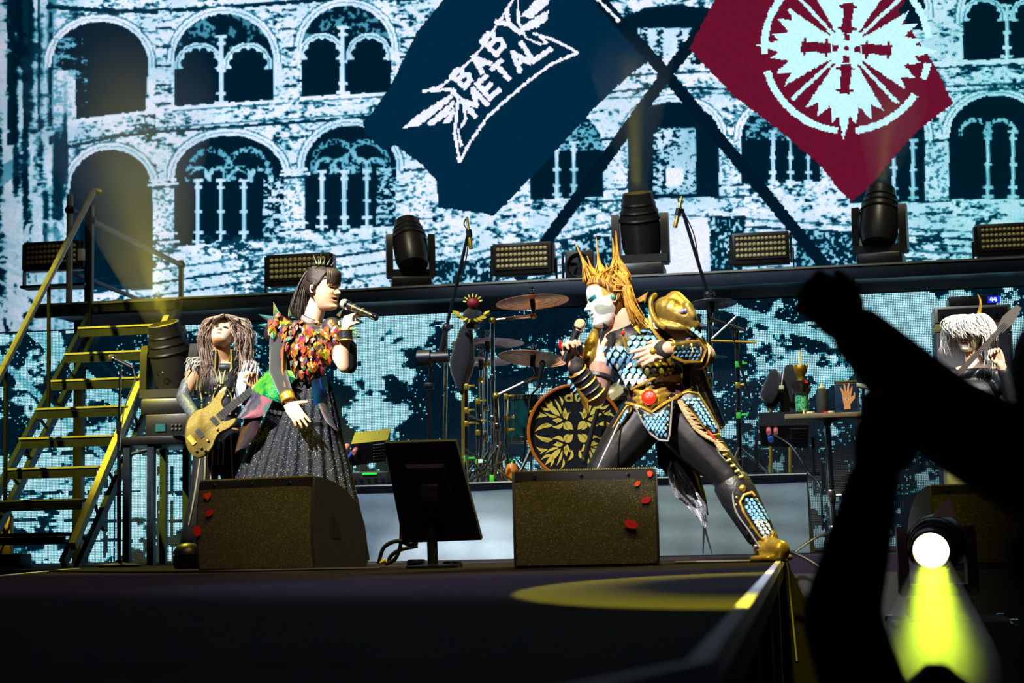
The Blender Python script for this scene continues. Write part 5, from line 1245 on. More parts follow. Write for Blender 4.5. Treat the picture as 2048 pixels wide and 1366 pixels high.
def bvh_of(o):
    L = wl(o); me = o.data
    return BVHTree.FromPolygons([v.co + L for v in me.vertices], [p.vertices[:] for p in me.polygons])
def hit(bv, px, py):
    r = bv.ray_cast(EYE, ray(px, py)); return (r[0], r[1]) if r[0] is not None else (None, None)
sm = MB(); sm.add([(-.5, 0, 0), (0, .12, .05), (.5, 0, 0), (.54, -.55, .06), (0, -1.3, .10), (-.54, -.55, .06), (0, -.55, .26), (0, -.05, .14), (-.5, -.5, -.1), (.5, -.5, -.1), (0, -1.2, -.05)],
       [(0, 5, 6, 7), (0, 7, 1), (1, 7, 2), (7, 6, 3, 2), (6, 4, 3), (5, 4, 6), (5, 0, 8), (2, 3, 9), (3, 4, 10, 9), (4, 5, 8, 10)])
m_scale = M('armour_scale_blue', (112, 170, 214), .34, .15, var=.55, scale=60, bump=.3, bscale=160)
m_scale_w = M('armour_scale_pale', (196, 214, 222), .38, .25, var=.3, scale=70)
m_scale_g = M('armour_scale_gold', (150, 138, 40), .38, .4, var=.4, scale=70)
SCALE = shared(sm, 'scale', m_scale, 25); SCALE_W = shared(sm, 'scale', m_scale_w, 25); SCALE_G = shared(sm, 'scale', m_scale_g, 25)
def scales(parent, bv, poly, pitch, size, down=(0, 0, -1), pick=None, lift=.003, rowf=.8):
    xs = [p[0] for p in poly]; ys = [p[1] for p in poly]; n = 0; y = min(ys); k = 0
    rd = random.Random(len(poly) * 7 + int(min(xs)))
    while y < max(ys):
        x = min(xs) + (pitch / 2 if k % 2 else 0)
        while x < max(xs):
            if inpoly(x, y, poly):
                p, nn = hit(bv, x, y)
                if p is not None:
                    if nn.dot(ray(x, y)) > 0: nn = -nn
                    me = pick(x, y) if pick else SCALE
                    j = Vector((rd.uniform(-.12, .12), rd.uniform(-.12, .12), rd.uniform(-.12, .12)))
                    s_ = size * rd.uniform(.92, 1.12)
                    X = look(p + nn * lift, nn + j, -Vector(down) + j, s_)
                    inst('scale', me, X @ Matrix.Rotation(-.22, 4, 'X'), parent); n += 1
            x += pitch
        y += pitch * rowf; k += 1
    return n
m_leather = M('black_leather', (28, 30, 36), .42, var=.3, scale=30, bump=.25, bscale=90)
m_goldarm = M('armour_gold', (206, 164, 66), .36, .7, var=.35, scale=26, bump=.25, bscale=60)
def stud(parent, p, nn, r_, mat=None, name='stud'):
    mb = MB(); mb.lathe([(r_, 0), (r_ * .9, r_ * .45), (r_ * .5, r_ * .8), (.0005, r_ * .9)], 10, look(p, nn), cap=False); return mb.build(name, mat or m_chrome, parent)
def ribbon(pts, w_, th, nrm, mat, name, parent):
    """flat strip along points, its face along nrm (vector or list)"""
    pts = [Vector(p) for p in pts]; mb = MB(); rings = []
    for i, p in enumerate(pts):
        t = (pts[min(i + 1, len(pts) - 1)] - pts[max(i - 1, 0)]).normalized(); n_ = Vector(nrm[i] if isinstance(nrm, list) else nrm); s_ = t.cross(n_).normalized(); n_ = s_.cross(t)
        ww = w_[i] if hasattr(w_, '__len__') else w_
        rings.append([p + s_ * ww / 2, p + s_ * ww * .3 + n_ * th, p - s_ * ww * .3 + n_ * th, p - s_ * ww / 2, p - n_ * th * .4])
    mb.loft(rings); return mb.build(name, mat, parent, smooth=40)
# ================================================================ the singer in the petal collar (left)
WY = 8.75
def W(px, py, dy=0.0): return P(px, py, WY + dy)
m_skin = M('skin', (230, 190, 160), .5, var=.05, scale=40, attr='tone', spec=.4)
wp = thing('person', base_at(600, WY, 0), 'person in black dress with iridescent petal collar, singing into a raised microphone', 'person')
f_ = Vector((.94, -.24, -.07)).normalized(); u_ = Vector((-.22, .02, .97)); x_ = f_.cross(u_).normalized(); u_ = x_.cross(f_).normalized()
HH = .243; hc_ = W(645, 577)
HX = frame(hc_, x_, f_, u_)
head, hl = head_mesh(HX, HH, mouth=.7)
nk = HX @ Vector((0, -.02, -.40 * HH)); nb = W(622, 650, .02)
body = MB()
limb(body, [nk + Vector((0, 0, .03)), nb], [.052, .058])
sR, eR, wR = W(560, 660, -.02), W(556, 742, -.10), W(577, 800, -.20)
sL, eL, wL = W(652, 668, .02), W(690, 732, -.08), W(691, 662, -.16)
chest, waist, hip = W(612, 700, .02), W(612, 755, .03), W(612, 800, .05)
for p, rx, ry, rz in ((W(608, 668, .02), .135, .085, .07), (chest, .125, .095, .10), (W(612, 735, .03), .105, .08, .08), (waist, .10, .08, .06), (hip, .13, .075, .11)): body.ball(p, (rx, ry, rz), 20, 12)
limb(body, [sR, eR, wR], [.052, .042, .029]); limb(body, [sL, eL, wL], [.050, .040, .028])
for s_ in (-1, 1):
    kn = Vector((hip.x + s_ * .10, WY - .04, .50)); ft = Vector((hip.x + s_ * .12, WY, .09))
    limb(body, [hip + Vector((s_ * .07, 0, -.06)), kn, ft], [.070, .055, .040]); limb(body, [ft, ft + Vector((.03, -.13, -.05))], [.045, .035])
hands = MB()
tipsR = hand(hands, wR + Vector((.004, -.01, -.02)), (.50, -.18, -.62), (.35, -.85, .1), .165, (8, 10, 16, 22), 5, (.45, .95, -.1), 12, 1)
mhead, mtail = W(683, 605, -.10), W(753, 636, -.20)
ma = (mtail - mhead).normalized(); grip = mhead + ma * .075
hand(hands, wL + Vector((-.002, 0, .012)), (grip + Vector((0, .015, 0)) - wL), (-.55, -.80, .15), .150, (52, 56, 60, 62), 2, (.6, .6, .6), 40, -1)
b6 = remesh(body, .007, 6); h3 = remesh(hands, .003, 3)
allm = merge(b6, h3, head)
wb = allm.build('body', m_skin, wp, smooth=180)
sk = np.array(lin((236, 192, 164))); cols = np.tile(sk, (len(allm.v), 1)); n0 = len(b6.v) + len(h3.v); hcx = np.tile(sk, (len(hl), 1))
ax = np.abs(hl[:, 0]); fr = hl[:, 1] > .1
def painth(mask, c): hcx[mask] = lin(c)
painth(fr & (((ax - .135) / .055) ** 2 + ((hl[:, 2] - .002) / .020) ** 2 < 1), (40, 26, 26)); painth(fr & (((ax - .135) / .030) ** 2 + ((hl[:, 2] - .0) / .010) ** 2 < 1), (20, 14, 16))
painth(fr & (np.abs(hl[:, 2] - .055 - .03 * (ax - .13)) < .010) & (ax > .07) & (ax < .21), (60, 40, 36))
painth(fr & ((hl[:, 0] / .10) ** 2 + ((hl[:, 2] + .243) / .042) ** 2 < 1), (196, 84, 84)); painth(fr & ((hl[:, 0] / .075) ** 2 + ((hl[:, 2] + .246) / .022) ** 2 < 1), (60, 16, 20))
painth(fr & (((ax - .04) / .016) ** 2 + ((hl[:, 2] + .142) / .012) ** 2 < 1), (150, 90, 76))
cols[n0:] = hcx; set_color(wb, 'tone', cols)
# in-ear monitor
mb = MB(); q = HX @ Vector((.345 * HH, -.03 * HH, -.05 * HH)); side = (HX.to_3x3() @ Vector((1, 0, 0)))
if side.dot(EYE - q) < 0: side = -side; q = HX @ Vector((-.345 * HH, -.03 * HH, -.05 * HH))
mb.ball(q + side * .008, (.011, .009, .013)); mb.tube(smoothpath([q + side * .012, q + side * .012 + u_ * .025 + f_ * .012, q + side * .006 + u_ * .036 - f_ * .012, q - f_ * .03 + side * .0]), .003, 6); mb.build('ear_monitor', m_plastic, wp)
# hair: cap, fringe, side lock, ponytail
m_hair = M('dark_hair', (46, 36, 32), .38, var=.5, scale=60, bump=.4, bscale=220, spec=.6)
hair = MB(); capv = []; nz_, na_ = 26, 48
rings = []
for i in range(nz_):
    t = i / (nz_ - 1); ring = []
    for j in range(na_):
        a = 2 * PI * j / na_; cf = math.cos(a)
        lo = .17 if cf > .45 else (.02 if cf > .1 else (-.14 if cf > -.25 else -.30))
        lo = np.interp(cf, [-1, -.4, -.1, .12, .45, 1], [-.30, -.28, -.10, .08, .20, .22])
        z = lerp(.515, lo, math.sin(t * PI / 2) ** 1.0)
        zz = min(z, .499); ff = np.interp(zz, _Z, _F); bb = np.interp(zz, _Z, _B); ww = np.interp(zz, _Z, _W)
        k = 1.055 if z < .49 else 1.0
        x = (ww + .018) * math.sin(a); y = ((ff + .020) if cf > 0 else (bb + .022)) * (abs(cf) ** (.8 if cf > 0 else .9)) * (1 if cf > 0 else -1)
        ring.append(HX @ (Vector((x, y, z)) * HH))
    rings.append(ring)
hair.loft(rings, cap=True)
rd = random.Random(11)
fr_c = []
for k in range(46):                       # straight fringe
    a = lerp(-.95, .95, k / 45) + rd.uniform(-.03, .03); x = .33 * math.sin(a); y = .40 * math.cos(a) ** .8
    zt = .36; ze = .095 + rd.uniform(-.035, .02)
    fr_c.append([HX @ (Vector((x * .6, y * .72, .455)) * HH), HX @ (Vector((x * .92, y * 1.03, .36)) * HH), HX @ (Vector((x * 1.02, y * 1.06, .2)) * HH), HX @ (Vector((x * 1.01, y * 1.04, ze)) * HH)])
s1 = strands(fr_c, .007, .002)
pt = HX @ (Vector((0, -.18, .50)) * HH)     # ponytail root on the crown, falls behind the neck
pc = []
for k in range(70):
    o1 = Vector((rd.uniform(-.03, .03), rd.uniform(-.03, .03), 0)); sp = rd.uniform(.4, 1.0); ln = rd.uniform(.75, 1.05)
    p1 = W(618, 545) + o1 * .6; p2 = W(604, 580) + o1 * 1.0; p3 = W(598, 612) + o1 * 1.5; p4 = W(595 + rd.uniform(-6, 10), 600 + 42 * ln) + o1 * 1.6
    pc.append([pt + o1 * .4, p1, p2, p3, p4])
s2 = strands(pc, .006, .0012)
sc_ = []
for k in range(40):                        # combed-back side hair
    z0 = lerp(-.12, .36, k / 39); 
    for sg in (-1, 1):
        ww = np.interp(z0, _Z, _W); y0 = np.interp(z0, [-.12, .1, .36], [-.12, .12, .26])
        sc_.append([HX @ (Vector((sg * (ww + .012) * math.sqrt(max(0, 1 - (y0 / .45) ** 2)), y0, z0)) * HH), HX @ (Vector((sg * (ww + .02), -.05, z0 + .06)) * HH), HX @ (Vector((sg * ww * .75, -.28, max(z0 + .10, .2))) * HH), pt])
s3 = strands(sc_, .006, .003)
merge(hair, s1, s2, s3).build('hair', m_hair, wp, smooth=180)
# spiked hair ornament
orn = MB(); m_irs = M('ornament_silver', (206, 214, 190), .25, .5, var=.3)
for dx, dz, h_, ln in ((-.034, 0, .055, -.35), (-.012, .0, .062, .08), (.006, -.004, .038, .25), (.028, -.010, .045, .5), (.05, -.016, .03, .9), (-.02, -.004, .03, -.1)):
    p = W(645, 527, -.03) + Vector((dx, 0, dz)); orn.tube([p, p + Vector((ln * h_, 0, h_))], [.009, .0006], 4, flat=.5)
orn.build('spiked_hair_ornament', m_irs, wp, smooth=0)
# dress bodice, sleeves, cuffs, collar band
bod = MB()
for p, rx, ry, rz in ((W(608, 668, .02), .142, .092, .075), (chest, .132, .102, .105), (W(612, 735, .03), .112, .087, .085), (W(612, 757, .03), .107, .087, .045)): bod.ball(p, (rx, ry, rz), 20, 12)
remesh(bod, .008, 5).build('bodice', M('bodice_satin', (22, 24, 32), .3, var=.3, scale=20, coat=.2), wp, smooth=180)
m_knit = M('black_knit', (30, 32, 37), .85, var=.2, scale=120, sheen=.4)
sl = MB(); limb(sl, [sR, eR, eR.lerp(wR, .92)], [.058, .049, .036]); remesh(sl, .007, 4).build('sleeve', m_knit, wp, smooth=180)
sl = MB(); limb(sl, [sL + Vector((.01, .01, 0)), eL + Vector((.022, .018, 0)), eL.lerp(wL, .55) + Vector((.024, .02, 0))], [.052, .042, .036]); remesh(sl, .007, 4).build('sleeve', m_leather, wp, smooth=180)
for a, b, r_, m_ in ((eR.lerp(wR, .80), wR + Vector((.004, 0, -.012)), .041, M('cuff_gold', (170, 140, 50), .4, .4, var=.7, scale=60, bump=.4)), (wL + Vector((0, 0, -.055)), wL + Vector((0, 0, .006)), .038, m_leather)):
    mb = MB(); d = (b - a); mb.lathe([(r_ * .9, 0), (r_, .002), (r_ * .98, d.length * .5), (r_, d.length), (r_ * .9, d.length)], 24, look(a, d), cap=False); cu = mb.build('wrist_cuff', m_, wp)
    for k in (0.06, .94):
        mb = MB(); mb.lathe([(r_ * 1.0, d.length * k - .004), (r_ * 1.06, d.length * k), (r_ * 1.0, d.length * k + .004)], 24, look(a, d), cap=False); mb.build('cuff_trim', m_goldm, cu)
mb = MB(); mb.tube(smoothpath([W(572, 668, -.10), W(566, 700, -.12), W(565, 745, -.15), W(570, 775, -.20)], 4), .006, 6); mb.build('lace_cord', M('copper_cord', (170, 110, 80), .4, .5), wp)
nd = (nk - nb).normalized()
for k, m_ in ((0, m_black), (1, M('collar_band', (190, 150, 150), .35, .4, var=.8, scale=90))):
    mb = MB(); mb.lathe([(.066 - .001 * k, .010 + .006 * k), (.067 + .003 * k, .02), (.066 + .003 * k, .042), (.064, .05 - .004 * k)], 30, look(nb - nd * .01, nd), cap=False); mb.build('collar_band', m_, wp)
mb = MB(); q = nb + Vector((.045, -.055, .0)); mb.ball(q, (.022, .008, .018)); br_ = mb.build('brooch', m_goldm, wp); mb = MB(); mb.ball(q + Vector((.001, -.007, 0)), (.011, .005, .008)); mb.build('brooch_stone', m_plastic, br_)
# iridescent petal collar
IR = [(206, 150, 8), (190, 84, 8), (176, 26, 74), (80, 24, 110), (14, 110, 110), (40, 116, 14), (214, 176, 24), (140, 66, 26), (200, 60, 120)]
m_pet = M('iridescent_film', (200, 160, 60), .20, .35, var=.2, scale=9, irid=IR, spec=.8)
pm = MB(); pm.add([(0, 0, 0), (-.42, -.35, .10), (-.36, -.8, .05), (0, -1.15, .0), (.36, -.8, .05), (.42, -.35, .10), (0, -.5, .22)], [(0, 1, 6), (1, 2, 6), (2, 3, 6), (3, 4, 6), (4, 5, 6), (5, 0, 6)]); PETAL = shared(pm, 'petal', m_pet, 0)
tm_ = MB(); tm_.add([(-.3, 0, 0), (.3, 0, 0), (.05, 1.2, .1), (0, .4, .16)], [(0, 1, 3), (1, 2, 3), (2, 0, 3)]); SPK = shared(tm_, 'shard', M('iridescent_shard', (90, 170, 170), .18, .6, irid=[(30, 120, 140), (90, 190, 150), (210, 170, 60), (40, 90, 140)]), 0)
cb = MB()
for p, rx, ry, rz in ((W(606, 662, .02), .15, .10, .06), (W(612, 695, -.0), .13, .105, .085), (W(618, 728, -.02), .085, .085, .07)): cb.ball(p, (rx, ry, rz), 18, 10)
limb(cb, [W(556, 650, -.01), W(548, 668, -.02)], [.06, .06]); limb(cb, [W(664, 655, .0), W(672, 668, -.02)], [.06, .05]); cb.ball(W(640, 690, -.03), (.07, .08, .08), 14, 9)
col = remesh(cb, .01, 4).build('petal_collar', M('collar_lining', (34, 26, 30), .5, var=.5), wp, smooth=180)
bv = bvh_of(col)
poly = [(548, 622), (590, 628), (622, 652), (640, 655), (664, 640), (686, 640), (694, 672), (680, 705), (664, 720), (652, 745), (634, 758), (612, 756), (600, 742), (586, 728), (576, 704), (572, 684), (545, 672), (538, 650)]
rd = random.Random(3); cnt = 0
y = 622
while y < 760:
    x = 530 + (4 if int(y) % 2 else 0)
    while x < 700:
        if inpoly(x, y, poly):
            p, nn = hit(bv, x + rd.uniform(-2, 2), y + rd.uniform(-2, 2))
            if p is not None and cnt < 300:
                if nn.dot(ray(x, y)) > 0: nn = -nn
                nn = (nn + Vector((rd.uniform(-.55, .55), rd.uniform(-.5, .3), rd.uniform(-.3, .6)))).normalized()
                inst('petal', PETAL, look(p + nn * rd.uniform(.008, .026), nn, Vector((rd.uniform(-.4, .4) + (608 - x) / 260, 0, 1)), rd.uniform(.030, .056)) @ Matrix.Diagonal((rd.uniform(.6, 1.05), rd.uniform(.9, 1.5), 1.2, 1)), col); cnt += 1
        x += 7.6
    y += 7.6
for px, py, dx, dz, s_ in ((553, 628, -.30, 1, .062), (546, 640, -1, .35, .075), (540, 652, -1, .05, .06), (690, 660, 1, .05, .07), (694, 672, 1, -.1, .075), (684, 645, .8, .5, .05), (580, 632, -.2, 1, .04), (676, 632, .5, .8, .04), (700, 664, 1, -.3, .05)):
    p = W(px, py, 0); inst('shard', SPK, look(p, (0.1, -1, .15), (dx, 0, dz), s_), col)
# skirt: pleated loft, film overlays, peplum
m_skirt = M('sequin_skirt', (5, 13, 24), .6, .0, spec=.25, var=.4, scale=10, bump=.3, bscale=120, speck=((200, 215, 230), 520, .986))
OUT = [(752, 576, 650), (775, 562, 662), (800, 548, 668), (840, 528, 676), (880, 508, 682), (920, 490, 692), (960, 474, 700), (1020, 460, 712), (1080, 450, 722), (1124, 446, 728)]
rings = []
for i, (y, xa, xb) in enumerate(OUT):
    a, b = W(xa, y, .04), W(xb, y, .04); c = (a + b) / 2; h = (b.x - a.x) / 2; t = i / (len(OUT) - 1); ring = []
    for j in range(160):
        an = 2 * PI * j / 160; w_ = 1 + (.012 + .05 * t) * math.sin(an * 26 + .7 * math.sin(an * 3)) + .025 * t * math.sin(an * 7 + 1)
        ring.append(Vector((c.x + h * math.cos(an) * w_, WY + .04 + h * .60 * math.sin(an) * w_, c.z)))
    rings.append(ring)
mb = MB(); mb.loft([r for r in rings], cap=False); sk_ = mb.build('skirt', m_skirt, wp, smooth=60)
def panel(name, pts_l, pts_r, Y_l, Y_r, mat, bow=.03, n=8):
    """curved hanging panel between two edge lines"""
    rings = []
    L_ = smoothpath([P(x, y, Y_l) for x, y in pts_l], 4); R_ = smoothpath([P(x, y, Y_r) for x, y in pts_r], 4)
    for a, b in zip(L_, R_):
        rings.append([a.lerp(b, k / n) + Vector((0, -bow * math.sin(PI * k / n), 0)) for k in range(n + 1)])
    mb = MB(); mb.loft(rings, cap=False, closed=False); mb.loft([[p + Vector((0, .004, 0)) for p in r] for r in rings], cap=False, closed=False)
    return mb.build(name, mat, wp, smooth=60)
m_grn = M('iridescent_green', (20, 150, 90), .22, .6, var=.3, scale=20, irid=[(10, 70, 70), (20, 150, 80), (120, 210, 60), (20, 120, 120), (10, 60, 90)], bump=.3, bscale=200)
m_blu = M('iridescent_blue', (30, 60, 160), .25, .55, var=.3, scale=16, irid=[(24, 40, 120), (30, 70, 170), (20, 90, 130), (60, 50, 140)])
m_film = M('marbled_film', (120, 110, 130), .22, .4, scale=16, irid=[(50, 60, 70), (150, 120, 150), (70, 140, 140), (190, 110, 130), (90, 90, 100), (60, 70, 90)])
m_film2 = M('dark_film', (50, 40, 50), .25, .4, scale=14, irid=[(30, 30, 36), (70, 50, 60), (40, 60, 60), (110, 70, 40), (30, 30, 40)])
panel('peplum', [(538, 738), (512, 766), (504, 784)], [(590, 756), (572, 786), (560, 806)], WY - .04, WY - .12, m_grn)
panel('peplum', [(524, 728), (536, 742)], [(584, 742), (592, 758)], WY - .02, WY - .10, m_grn)
panel('peplum', [(622, 762), (625, 790), (628, 812)], [(645, 756), (658, 780), (660, 806)], WY - .12, WY + .02, m_blu)
panel('peplum', [(640, 756), (640, 768), (642, 776)], [(652, 752), (656, 770), (657, 780)], WY - .10, WY - .02, m_blu)
panel('film_panel', [(508, 782), (490, 812), (474, 836)], [(545, 800), (528, 830), (490, 838)], WY - .10, WY - .16, m_film)
panel('film_panel', [(492, 832), (478, 870), (470, 906)], [(528, 822), (512, 870), (490, 896)], WY - .08, WY - .14, m_film2)
panel('film_panel', [(636, 808), (650, 840), (668, 858)], [(652, 806), (665, 838), (676, 862)], WY - .10, WY - .02, m_film)
for px0, px1 in ((585, 580), (594, 596), (607, 612), (622, 640)):
    mb = MB(); mb.tube([W(px0, 758, -.09), W(px1, 722, -.105)], .003, 5); mb.build('boning_seam', M('copper_cord'), wp)
for s_ in (-1, 1):
    ft = Vector((hip.x + s_ * .12, WY, .0)); mb = MB(); limb(mb, [ft + Vector((0, .02, .10)), ft + Vector((0, .01, .05))], [.052, .05]); limb(mb, [ft + Vector((0, .02, .045)), ft + Vector((.03, -.15, .04))], [.045, .036]); mb.box(ft + Vector((.01, -.05, .012)), (.09, .26, .024), bev=.01)
    remesh(mb, .008, 3).build('boot', m_leather, wp, smooth=180)
t = mic(mhead, mtail, label='silver headed microphone with black and gold handle in a raised hand', headcol=(170, 172, 170), r=.0275, body=m_plastic)
for k in (.35, .6):
    q = mhead.lerp(mtail, k); mb = MB(); mb.lathe([(.021, 0), (.0215, .003), (.021, .006)], 16, look(q, ma), cap=False); mb.build('gold_band', m_goldm, t)
mb = MB(); mb.tube([mhead.lerp(mtail, .3) + Vector((0, -.019, .006)), mhead.lerp(mtail, .93) + Vector((0, -.015, .005))], .002, 5); mb.build('gold_line', m_goldm, t)
mb = MB(); mb.lathe([(.0165, -.03), (.0175, -.028), (.0175, 0), (.014, .003)], 16, look(mtail, ma)); mb.build('end_cap', m_chrome, t)
# ================================================================ the armoured singer (right)
MY = 7.9
def Q(px, py, dy=0.0): return P(px, py, MY + dy)
mp = thing('person', base_at(1380, MY, 0), 'person in blue and gold scale armour lunging with a microphone at the mouth', 'person')
f_ = Vector((-.95, -.24, -.20)).normalized(); u_ = Vector((-.20, -.02, .97)); x_ = f_.cross(u_).normalized(); u_ = x_.cross(f_).normalized()
HM = .262; HXm = frame(Q(1216, 598), x_, f_, u_)
head, hl = head_mesh(HXm, HM, mouth=.25, nose=.9)
body = MB()
nk = HXm @ Vector((0, -.04, -.36 * HM)); nb = Q(1262, 672, .04)
limb(body, [nk, nb], [.068, .078])
chest, belly, pelv = Q(1284, 700, .04), Q(1305, 757, .04), Q(1318, 815, .05)
for p, rx, ry, rz in ((Q(1272, 672, .05), .17, .10, .07), (chest, .175, .125, .12), (belly, .150, .115, .11), (pelv, .155, .125, .11)): body.ball(p, (rx, ry, rz), 22, 12)
sR, eR, wR = Q(1208, 704, .0), Q(1190, 790, -.06), Q(1152, 738, -.14)
sL, eL, wL = Q(1345, 665, .06), Q(1408, 712, -.04), Q(1334, 697, -.17)
limb(body, [sR, sR.lerp(eR, .5), eR, wR], [.070, .066, .052, .036]); limb(body, [sL, sL.lerp(eL, .5), eL, wL], [.070, .066, .052, .036])
hR, kR, aR = Q(1286, 838, .03), Q(1206, 940, -.02), Q(1178, 1088, .08)
hL, kL, aL = Q(1350, 838, .05), Q(1452, 948, -.02), Q(1530, 1085, -.02)
limb(body, [hR, kR, aR], [.10, .062, .045]); limb(body, [hL, kL, aL], [.10, .062, .045])
limb(body, [aR, Vector((aR.x - .05, aR.y - .12, .04))], [.045, .04]); limb(body, [aL, Vector((aL.x + .06, aL.y - .10, .045))], [.045, .04])
hands = MB()
mH, mT = Q(1164, 640, -.16), Q(1128, 722, -.17); ma = (mT - mH).normalized(); gp = mH.lerp(mT, .72)
hand(hands, wR + Vector((-.004, .01, .012)), Vector((-.34, -.12, .95)), (-.62, .72, -.15), .190, (62, 62, 62, 62), 2, (.8, .45, .5), 35, 1)
hand(hands, wL, (-.94, -.10, -.28), (.05, -.95, .12), .185, (12, 22, 28, 32), 4, (.7, .5, .4), 25, -1)
b6 = remesh(body, .008, 6); h3 = remesh(hands, .0032, 3)
allm = merge(b6, h3, head); mbd = allm.build('body', m_skin, mp, smooth=180)
sk = np.array(lin((226, 176, 150))); cols = np.tile(sk, (len(allm.v), 1)); hcx = np.tile(sk, (len(hl), 1))
x, y, z = hl.T; ax = np.abs(x); fr = y > -.02
painth(fr & (y > .02 + .10 * np.clip((-.30 - z) * 6, 0, 1)) & (z > -.5), (240, 240, 242))
painth((y > -.08) & (y < .13 + .05 * z) & (z > .02) & (ax > .2), (226, 150, 60))
painth(fr & (((ax - .25) / .06) ** 2 + ((z + .19) / .11) ** 2 < 1), (160, 168, 160))
ez = .03 + .10 * (ax - .13)
painth(fr & (ax > .05) & (ax < .27) & (z > ez - .035) & (z < ez + .045 + .10 * (ax - .15)) & (y > .08), (14, 128, 128))
painth(fr & (((ax - .14) / .05) ** 2 + ((z - .004) / .012) ** 2 < 1), (12, 30, 34))
painth(fr & ((x / .085) ** 2 + ((z + .240) / .018) ** 2 < 1), (70, 40, 44)); painth(fr & (((ax - .04) / .016) ** 2 + ((z + .142) / .012) ** 2 < 1), (110, 80, 76))
painth((ax > .31) & (y < .02) & (z < .1) & (z > -.2) & (y > -.14), (232, 186, 166))
cols[len(b6.v) + len(h3.v):] = hcx; set_color(mbd, 'tone', cols)
mb = MB(); side = x_ if x_.dot(EYE - HXm.translation) > 0 else -x_; q = HXm.translation + side * .352 * HM - f_ * .04 * HM - u_ * .04 * HM
mb.ball(q + side * .006, (.013, .010, .016)); mb.build('ear_monitor', M('ear_piece', (80, 130, 110), .3, var=.6, scale=120), mp)
# hair
m_ghair = M('golden_hair', (186, 134, 46), .42, var=.75, scale=22, bump=.4, bscale=200, spec=.5)
rd = random.Random(5); rings = []
for i in range(26):
    t = i / 25; ring = []
    for j in range(48):
        a = 2 * PI * j / 48; cf = math.cos(a)
        lo = np.interp(cf, [-1, -.4, -.15, .1, .45, 1], [-.40, -.36, -.06, .14, .27, .31])
        zz = lerp(.535, lo, math.sin(t * PI / 2)); zc_ = min(zz, .499)
        ff = np.interp(zc_, _Z, _F); bb = np.interp(zc_, _Z, _B); ww = np.interp(zc_, _Z, _W)
        ring.append(HXm @ (Vector(((ww + .025) * math.sin(a), ((ff + .02) if cf > 0 else (bb + .05)) * (abs(cf) ** .85) * (1 if cf > 0 else -1), zz)) * HM))
    rings.append(ring)
cap = MB(); cap.loft(rings)
spk = []
def spike(base, tip, mid, n, rb):
    for k in range(n):
        o = Vector((rd.uniform(-1, 1), rd.uniform(-1, 1), rd.uniform(-.3, .3))) * rb
        b0 = Q(*base) + o; spk.append([b0, Q(*base).lerp(Q(*mid), .5) + o * .55, Q(*mid) + o * .16, Q(*tip) + o * .03])
spike((1184, 562), (1151, 487), (1167, 522), 34, .040); spike((1190, 556), (1174, 512), (1181, 532), 14, .030); spike((1202, 552), (1192, 474), (1197, 520), 30, .040)
spike((1234, 552), (1225, 476), (1229, 515), 34, .055); spike((1240, 556), (1232, 462), (1235, 512), 30, .055); spike((1216, 550), (1212, 528), (1215, 540), 20, .05)
s1 = strands(spk, .0075, .0008)
bk = []
for k in range(150):
    a = rd.uniform(-1, 1); lat = side * (.10 * rd.random() + .02) * (1 if rd.random() < .75 else -1); h0 = rd.uniform(.05, .45)
    r0_ = HXm @ (Vector((0, rd.uniform(-.40, -.05), h0)) * HM) + lat
    e = rd.random(); bk.append([r0_, Q(1242 + 14 * e, 590 + 10 * a) + lat, Q(1250 + 18 * e, 622 + 8 * a) + lat, Q(1262 + 22 * e + rd.uniform(-6, 6), 640 + 22 * rd.random()) + lat * .9 + Vector((rd.uniform(-.01, .02), 0, 0))])
s2 = strands(bk, .0075, .001)
fl = []
for k in range(12): fl.append([Q(1262, 600), Q(1275, 598 + k * .6), Q(1288, 590 + k), Q(1296 - k * .6, 584 + k * 2.2)])
s3 = strands(fl, .006, .0015)
cmb = []
for k in range(240):                       # combed from the hairline up into the spikes
    a = rd.uniform(-1.9, 1.9); cf = math.cos(a); z0 = np.interp(cf, [-1, -.4, -.15, .1, .45, 1], [-.2, -.2, -.02, .15, .27, .31]) + .02; zq = min(z0, .49)
    rr_ = lambda zz, k_: HXm @ (Vector(((np.interp(zz, _Z, _W) + k_) * math.sin(a), ((np.interp(zz, _Z, _F) + k_) if cf > 0 else (np.interp(zz, _Z, _B) + k_)) * abs(cf) ** .85 * (1 if cf > 0 else -1), zz)) * HM)
    e = Q(*rd.choice(((1186, 548), (1202, 540), (1230, 534), (1238, 536)))) + Vector((rd.uniform(-.02, .02), rd.uniform(-.03, .03), 0))
    cmb.append([rr_(zq, .03), rr_(min(zq + .12, .45), .07), rr_(min(zq + .2, .48), .05).lerp(e, .45), e])
s4 = strands(cmb[::2], .0065, .002); s5 = strands(cmb[1::2] + bk[::3], .0062, .0012)
merge(cap, s1, s2, s3, s4).build('hair', m_ghair, mp, smooth=180)
s5.build('hair_lowlights', M('brown_hair', (92, 52, 22), .45, var=.5, scale=30), mp, smooth=180)
